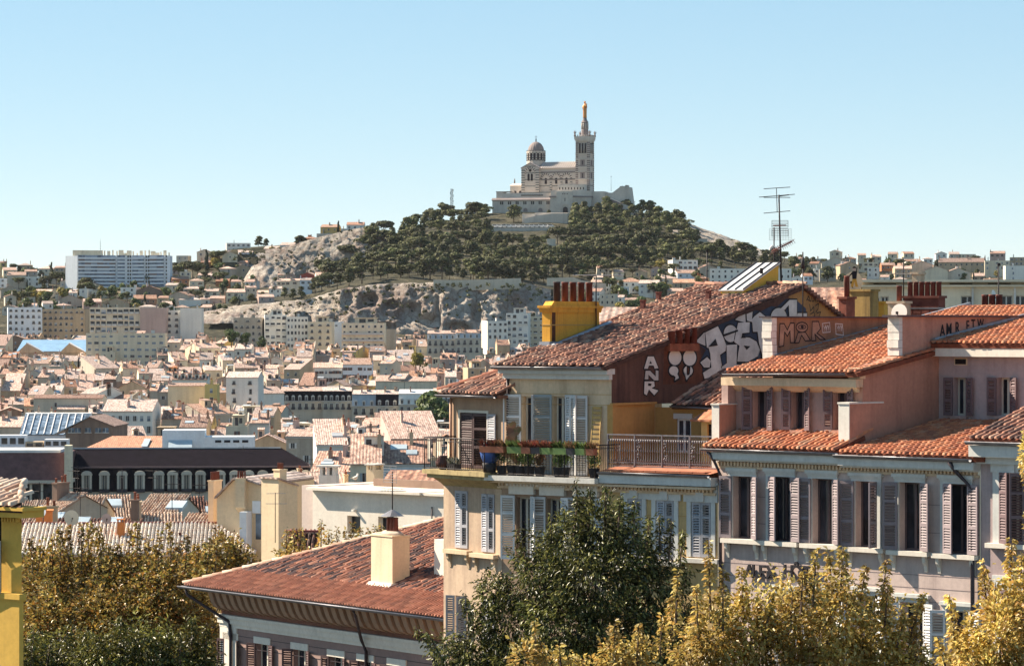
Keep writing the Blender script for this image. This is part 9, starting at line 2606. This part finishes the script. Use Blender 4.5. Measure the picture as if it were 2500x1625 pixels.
 # low red roof to the right
 f9=Frame(945,200,4);f9.base=-31;r9=f9.root('low_red_roof_house');tag(r9,'low house with a dark red flat-pitched roof right of the terrace chimney','house')
 w=f9.x(1150);z0=f9.z(945,1192);mb=MB();mb.box(0,0,0,w,7,z0);mb.obj('wall',W['brown'],r9);mb=MB();mb.prism([(-0.4,z0+0.1),(5.5,z0+0.75),(5.5,z0+0.9),(-0.4,z0+0.25)],'x',-0.4,w);mb.obj('roof',RF['brown'],r9)
 mb=MB();mb.box(-0.4,-0.45,z0-0.12,w,-0.35,z0+0.08);mb.obj('fascia',W['white'],r9)
P_CHIMC=plaster('warm_cream_render',(0.72,0.56,0.37),(0.32,0.20,0.12),0.22,0.28,0.6)
P_WTER=plaster('white_terrace_render',(0.76,0.68,0.58),(0.38,0.30,0.24),0.22,0.22,0.6)
creams()

# ---------------------------------------------------------------- cluster of tiled roofs in front of the black mansard
def tiled_house(px0,px1,py_e,D,a,depth,pitch,wall,mat,label,seed,chim=2,side=False,aer=1):
 fr=Frame(px0,D,a);fr.base=ground((px0+px1)/2,D)-1;w=fr.x(px1);H=fr.z(px0,py_e);r=fr.root('tiled_house');tag(r,label,'house')
 t=math.tan(R(pitch));rng=random.Random(seed);yr=depth*0.55;zr=H+yr*t
 mb=MB();mb.prism([(0,0),(depth,0),(depth,zr-(depth-yr)*t),(yr,zr),(0,H)],'x',0,w);mb.obj('wall',W[wall],r)
 p=R(pitch);tile_roof(r,(-0.15,-0.3,H+0.02),(1,0,0),(0,math.cos(p),math.sin(p)),w+0.3,(yr+0.3)/math.cos(p), lambda u,v:True,mat,M_DECKP if mat is not TILE_TC else M_DECK,[(0,0),(w+0.3,0),(w+0.3,(yr+0.3)/math.cos(p)),(0,(yr+0.3)/math.cos(p))],0,seed=seed,w=0.25,l=0.42,fat=1.35)
 mb=MB();mb.face([(-0.15,yr,zr+0.05),(w+0.15,yr,zr+0.05),(w+0.15,depth,zr-(depth-yr)*t),(-0.15,depth,zr-(depth-yr)*t)]);mb.obj('back_roof',RF['brown'],r)
 me=far_window('plain')
 for k in range(max(1,int(w/2.6))):link('window',me,r,loc=(w*(k+0.5)/max(1,int(w/2.6)),0,H-2.1),scale=(0.75,1,1.3))
 for k in range(chim):
  y=depth*rng.uniform(0.15,0.6);add_chimney(r,(rng.choice([0.2,w*rng.uniform(0.2,0.9),w-0.2]),y,H+min(y,yr)*t),rng.choice([0,1,2]),rng.choice([W[wall],W['tan'],W['brown'],W['grey']]),rng,rng.choice('xy'))
 for k in range(aer):link('aerial',aerial_mesh(),r,loc=(w*rng.uniform(0.1,0.9),yr*0.9,zr-0.2),rot=(0,0,rng.uniform(0,3)))
 if rng.random()<0.6:
  y0=yr*0.4;x=w*rng.uniform(0.2,0.7);z0=H+y0*t;mb=MB();mb.prism([(y0,z0+0.05),(y0+1.3,z0+1.3*t+0.05),(y0+1.3,z0+1.3*t+0.4),(y0,z0+0.4)],'x',x,x+1.5);mb.obj('skylight',M_GLSKY,r)
 return r
TH=[(88,132,1222,262,30,7,20,'grey',TILE_PALE,'grey gabled house at the left of the near tiled roofs'),(106,226,1238,270,6,8,21,'tan',TILE_PALE,'tan house with a bright corrugated tile roof and skylight'),(212,318,1232,285,-10,8,21,'grey',TILE_PALE,'grey house with a pale tile roof behind the long grey wall'),(322,414,1238,275,14,8,22,'stone',TILE_PALE,'stone-grey house with a tall dark flue in the near cluster'),
(424,500,1234,280,-8,8,20,'cream',TILE_TC,'cream house with a warm tile roof left of the tall flat chimney'),(200,330,1262,240,3,5,12,'grey',TILE_TC,'long low grey wall with a narrow tile edge'),(330,440,1258,246,-6,6,16,'brown',TILE_PALE,'low brown house with a leaning glass roof'),(440,512,1258,250,8,6,16,'stone',TILE_PALE,'small stone house under the tall flat chimney'),(60,112,1258,240,5,6,16,'brown',TILE_PALE,'dark brown house behind the orange chimney stub'),(112,205,1266,228,2,5,14,'brown',TILE_TC,'low dark tiled house behind the pale round dish'),
(250,360,1212,330,5,9,20,'tan',TILE_PALE,'tan house right below the black mansard dormers'),(120,215,1212,335,-6,9,20,'pink',TILE_PALE,'pinkish house below the left dormers of the black mansard'),(380,450,1208,340,8,9,20,'brown',TILE_PALE,'brown house below the middle dormers of the black mansard'),(450,520,1212,330,-8,9,20,'grey',TILE_TC,'grey house below the right dormers beside the tall chimney'),(60,130,1208,345,4,9,20,'grey',TILE_PALE,'grey roofed house below the red-brown mansard'),(0,70,1210,340,0,9,20,'tan',TILE_PALE,'tan roofed house at the left below the red-brown mansard')]
for i,(a,b,e,D,an,dp,pt,wl,mt,lb) in enumerate(TH):tiled_house(a,b,e+(66 if D>300 else 34),D,an,dp,pt,wl,mt,lb,300+i,chim=0 if D>300 else random.Random(i).choice([0,1,1]),aer=0 if D>300 else 1)
mb=MB();mb.lathe([(0.75,-0.6),(0.75,0.75),(0.85,0.78),(0.85,0.86)],(0,0,0),4,smooth=False)
o=mb.obj('chimney_stub',flat('orange_render',(0.56,0.20,0.06),0.85),None,loc=P(108,1276,212),rot=(0,0,0.9));tag(o,'square orange chimney stub at the left end of the pale tiled roof','chimney')
# ---------------------------------------------------------------- street trees in front
def leaf_cloud(pts,dirs,size,seed,droop=0.5,aspect=0.45):
 """Folded leaves at pts (N,3): two triangles about a midrib, hanging by `droop`."""
 rng=np.random.default_rng(seed);n=len(pts)
 d=dirs+rng.normal(size=(n,3))*0.55;d[:,2]-=droop;d/=np.linalg.norm(d,axis=1)[:,None]
 up=rng.normal(size=(n,3))*0.5+np.array([0,0,1.0]);s=np.cross(d,up);s/=np.linalg.norm(s,axis=1)[:,None];nn=np.cross(s,d)
 L=size*rng.uniform(0.6,1.35,(n,1));w=L*aspect*rng.uniform(0.8,1.2,(n,1));f=w*0.35
 a=pts;b=pts+d*L*0.5+s*w*0.5+nn*f;c=pts+d*L-nn*f*0.5;e=pts+d*L*0.5-s*w*0.5+nn*f
 V=np.stack([a,b,c,e],1).reshape(-1,3);i=np.arange(n)[:,None]*4
 F3=np.concatenate([i+np.array([[0,1,2]]),i+np.array([[0,2,3]])],1).reshape(-1,3)
 return V,F3

def street_tree(name,label,D,trunk_px,clumps,shoots,mat,size,per_m2,seed,base=-26.0,droop=0.5,aspect=0.45,depth=1.0,dens=1.7):
 """clumps: (px, py, half-width px, half-height px, depth offset m); shoots: (px tip, py tip, px foot, py foot, width px)."""
 rng=np.random.default_rng(seed);rr=random.Random(seed)
 root=P(trunk_px,1600,D);r=empty(name,(root.x,D,base));tag(r,label,'tree')
 off=np.array([root.x,D,base]);P_,D_=[],[]
 br=MB();crown_c=[]
 for (px,py,hw,hh,dz) in clumps:
  c=np.array(P(px,py,D+dz))-off;a,b=hw/F*D,hh/F*D;dd=(a+b)/2*depth
  n=int(per_m2*1.75*dens*4*math.pi*((a*b+a*dd+b*dd)/3)*1.0)
  v=rng.normal(size=(n,3));v/=np.linalg.norm(v,axis=1)[:,None];rad=rng.uniform(0.25,1.0,n)**0.5
  lump=1+0.26*np.sin(v[:,0]*7+c[0]*3+v[:,2]*5)+0.22*np.sin(v[:,2]*9+c[2]*5+v[:,1]*6)+0.10*rng.normal(size=n)
  P_.append(c+v*np.array([a,dd,b])*(rad*lump)[:,None]);D_.append(v);crown_c.append(c)
 for (x0,y0,x1,y1,wd) in shoots:
  dz=rr.uniform(-0.8,0.8);t0=np.array(P(x0,y0,D+dz))-off;t1=np.array(P(x1,y1,D+dz))-off
  L=np.linalg.norm(t0-t1);wm=wd/F*D;n=int(per_m2*3.6*L*wm*3.4)
  t=rng.random(n);w=wm*(0.22+0.95*t**0.8)*(0.7+0.3*np.sin(t*19+x0));ang=rng.random(n)*6.283;ra=np.sqrt(rng.random(n))
  P_.append(t0+(t1-t0)*t[:,None]+np.stack([np.cos(ang)*w*ra,np.sin(ang)*w*ra,rng.normal(size=n)*0.06],1));D_.append(np.stack([np.cos(ang),np.sin(ang),np.full(n,0.1)],1))
  br.tube([t1,(t0+t1)/2,t0],0.035,4,r1=0.008)
 pts=np.concatenate(P_);dr=np.concatenate(D_)
 V,F3=leaf_cloud(pts,dr,size*0.98,seed,droop,aspect)
 link('crown',np_mesh('crown',V,F3,mat),r)
 top=max(c[2] for c in crown_c);h0=top*0.45
 tr=MB();tr.tube([(0,0,0),(0.1,0.05,h0*0.5),(0.0,0,h0)],0.22,8,r1=0.13);tr.obj('trunk',M_BARK,r)
 for c in crown_c:
  m=(np.array([0,0,h0])+c)/2+rng.normal(size=3)*0.15;br.tube([(0,0,h0),m,c],0.08,5,r1=0.02)
 br.obj('limbs',M_BARK,r)
 return r

L_AUT=leafmat('leaf_autumn',[(0.05,0.032,0.012),(0.20,0.13,0.03),(0.44,0.26,0.055),(0.26,0.10,0.028),(0.60,0.42,0.12),(0.28,0.24,0.055),(0.16,0.15,0.04),(0.70,0.54,0.24)],0.38,0.35)
L_DKG=leafmat('leaf_dark_green',[(0.022,0.024,0.010),(0.045,0.048,0.016),(0.095,0.10,0.03),(0.22,0.22,0.065),(0.32,0.30,0.10)],0.3,0.33)
L_GLD=leafmat('leaf_gold',[(0.20,0.13,0.03),(0.56,0.41,0.10),(0.80,0.62,0.22),(0.58,0.32,0.085),(0.50,0.40,0.10),(0.88,0.72,0.34)],0.40,0.35)
L_OLV=leafmat('leaf_olive',[(0.04,0.04,0.012),(0.11,0.105,0.026),(0.22,0.21,0.05),(0.36,0.33,0.09)],0.32,0.35)
rs=random.Random(5)
# autumn tree on the left
cl=[(105,1450,75,105,2),(200,1440,95,95,1),(310,1450,95,95,0),(400,1455,85,95,-1),(470,1450,70,80,2),(150,1530,95,90,-1),(270,1520,105,100,-2),(380,1530,100,90,-2),(450,1560,70,90,0),(80,1560,70,90,0),(500,1560,45,80,3),(545,1360,52,62,5),(590,1385,40,45,5),(500,1390,45,55,4)]
sh=[(x+rs.uniform(-6,6),1272+rs.uniform(0,60),x+rs.uniform(-8,8),1400,rs.uniform(7,13)) for x in range(75,560,24)]
street_tree('autumn_tree','large rust and gold autumn tree filling the lower left',135,300,cl,sh,L_AUT,0.17,42,1,droop=0.25,aspect=0.62)
# green tree at the bottom left
cl=[(40,1625,75,75,0),(140,1610,80,75,0.5),(240,1620,80,75,-0.5),(340,1600,80,85,0),(430,1605,75,80,0.5),(490,1630,50,60,0),(100,1690,120,80,0),(300,1690,140,80,0),(430,1690,100,80,0)]
sh=[(x+rs.uniform(-6,6),1500+rs.uniform(0,50)+(25 if x<150 else 0),x+rs.uniform(-12,12),1640,rs.uniform(12,22)) for x in (10,45,85,120,160,205,250,290,330,372,400,440,470,500)]
street_tree('green_tree','olive green tree along the bottom left in front of the autumn tree',96,250,cl,sh,L_OLV,0.15,62,2,droop=0.75,aspect=0.36,dens=2.1)
# dark tree in the centre
cl=[(1460,1290,75,75,0),(1380,1350,85,85,0.6),(1540,1360,90,85,0.4),(1320,1430,95,95,0),(1450,1430,115,100,-0.8),(1580,1450,95,100,0),(1250,1530,95,95,0.3),(1380,1540,115,100,-1),(1500,1550,115,100,-1),(1610,1560,80,90,0),(1160,1600,70,70,0.5),(1260,1640,110,80,0),(1420,1650,130,80,0),(1560,1650,110,80,0),(1100,1600,50,50,0.6),(1200,1450,45,60,0.4)]
sh=[(1478,1185,1478,1290,16),(1440,1205,1436,1300,17),(1410,1218,1400,1310,16),(1380,1245,1372,1330,15),(1345,1262,1345,1360,14),(1515,1210,1508,1300,16),(1550,1225,1545,1330,16),(1585,1258,1580,1350,15),(1610,1255,1612,1350,12),(1640,1270,1632,1370,13),(1668,1300,1655,1420,14),(1310,1330,1315,1420,14),(1262,1290,1285,1400,11),(1235,1400,1245,1480,14),(1275,1320,1290,1400,12),(1042,1540,1080,1610,16),(1130,1450,1160,1560,16),(1170,1500,1190,1580,18),(1015,1535,1060,1590,14),(1440,1190,1445,1250,9),(1405,1172,1412,1240,7),(1335,1345,1330,1440,14),(1680,1385,1660,1480,16),(1690,1460,1665,1560,18)]
street_tree('dark_green_tree','big dark green tree in the middle before the cream house',92,1440,cl,sh,L_DKG,0.145,62,3,droop=0.8,aspect=0.36,depth=0.9,dens=2.2)
# golden trees on the right
cl=[(1740,1560,65,90,0),(1830,1540,75,100,0),(1940,1520,80,110,0.5),(2050,1520,85,115,0),(2150,1560,75,100,0.3),(1780,1630,90,70,0),(1900,1630,100,80,0),(2040,1630,110,80,0),(2170,1640,90,70,0),(1690,1620,60,70,0.5),(2230,1630,55,60,0)]
sh=[(1730,1325,1735,1520,13),(1765,1390,1765,1540,15),(1810,1385,1815,1520,20),(1880,1430,1870,1560,20),(1992,1345,1985,1480,16),(2058,1338,2050,1480,22),(2024,1350,2035,1480,18),(2115,1378,2095,1500,14),(2165,1365,2150,1500,14),(2168,1420,2160,1530,18),(2255,1450,2220,1560,18),(1935,1440,1930,1540,18),(1700,1430,1705,1560,16),(1960,1395,1955,1500,14),(2210,1500,2190,1580,18),(1850,1470,1845,1560,16)]
street_tree('golden_tree','golden leafed tree with upright shoots in front of the mauve hotel',82,1950,cl,sh,L_GLD,0.14,60,4,droop=0.45,aspect=0.55,dens=1.6)
cl=[(2440,1560,65,110,0),(2370,1600,60,80,0),(2500,1520,70,120,0.3),(2400,1650,110,70,0),(2520,1640,80,80,0)]
sh=[(2318,1450,2330,1560,16),(2345,1530,2345,1600,18),(2400,1370,2410,1500,20),(2430,1420,2430,1540,18),(2470,1318,2465,1470,20),(2495,1350,2490,1480,16),(2290,1560,2310,1630,16)]
street_tree('golden_tree','golden tree cut by the right edge at the bottom',80,2460,cl,sh,L_GLD,0.14,62,5,droop=0.45,aspect=0.55,dens=1.6)
cl=[(1280,1610,35,45,0),(1350,1625,60,35,0),(1420,1630,45,30,0),(1500,1610,40,50,0),(1560,1600,40,60,0)]
sh=[(1305,1518,1310,1620,14),(1318,1560,1330,1625,14),(1500,1520,1500,1620,14),(1560,1520,1555,1620,14),(1365,1575,1370,1640,14),(1618,1500,1610,1600,15),(1655,1395,1650,1520,13),(1640,1450,1640,1560,15)]
street_tree('golden_tree','low golden shoots at the bottom before the dark green tree',81,1420,cl,sh,L_GLD,0.135,58,6,droop=0.45,aspect=0.55)
street_tree('golden_tree','single tall golden shoot overlapping the right edge roof',78,2500,[(2505,1120,12,60,0),(2520,1300,15,80,0)],[(2502,1060,2503,1180,8)],L_GLD,0.11,60,9,droop=0.4,aspect=0.5)
# thin saplings behind the cove cornice house
sh=[(x,1268+rs.uniform(0,30),x+rs.uniform(-4,4),1352,rs.uniform(8,13)) for x in (785,803,822,845,862,880,898,915,932,700,716,735)]
street_tree('autumn_sapling','thin yellowing saplings above the cove cornice roof',140,850,[(820,1345,40,18,0),(880,1330,35,20,0),(700,1360,30,30,0),(730,1365,30,25,0)],sh,L_AUT,0.15,34,7,droop=0.3,aspect=0.55)

# ---------------------------------------------------------------- sea air between us and the hill
def haze():
 m=bpy.data.materials.new('sea_haze');m.use_nodes=True;nt=m.node_tree;nt.nodes.clear()
 out=nt.nodes.new('ShaderNodeOutputMaterial');v=nt.nodes.new('ShaderNodeVolumePrincipled')
 v.inputs['Color'].default_value=(0.90,0.93,1.0,1.0);v.inputs['Density'].default_value=0.000011;v.inputs['Anisotropy'].default_value=0.2
 nt.links.new(v.outputs[0],out.inputs['Volume'])
 mb=MB();mb.box(-7300,-60,-75,7300,20500,190)
 o=mb.obj('haze',m);tag(o,'thin pale sea haze over the town','haze',kind='stuff')
haze()
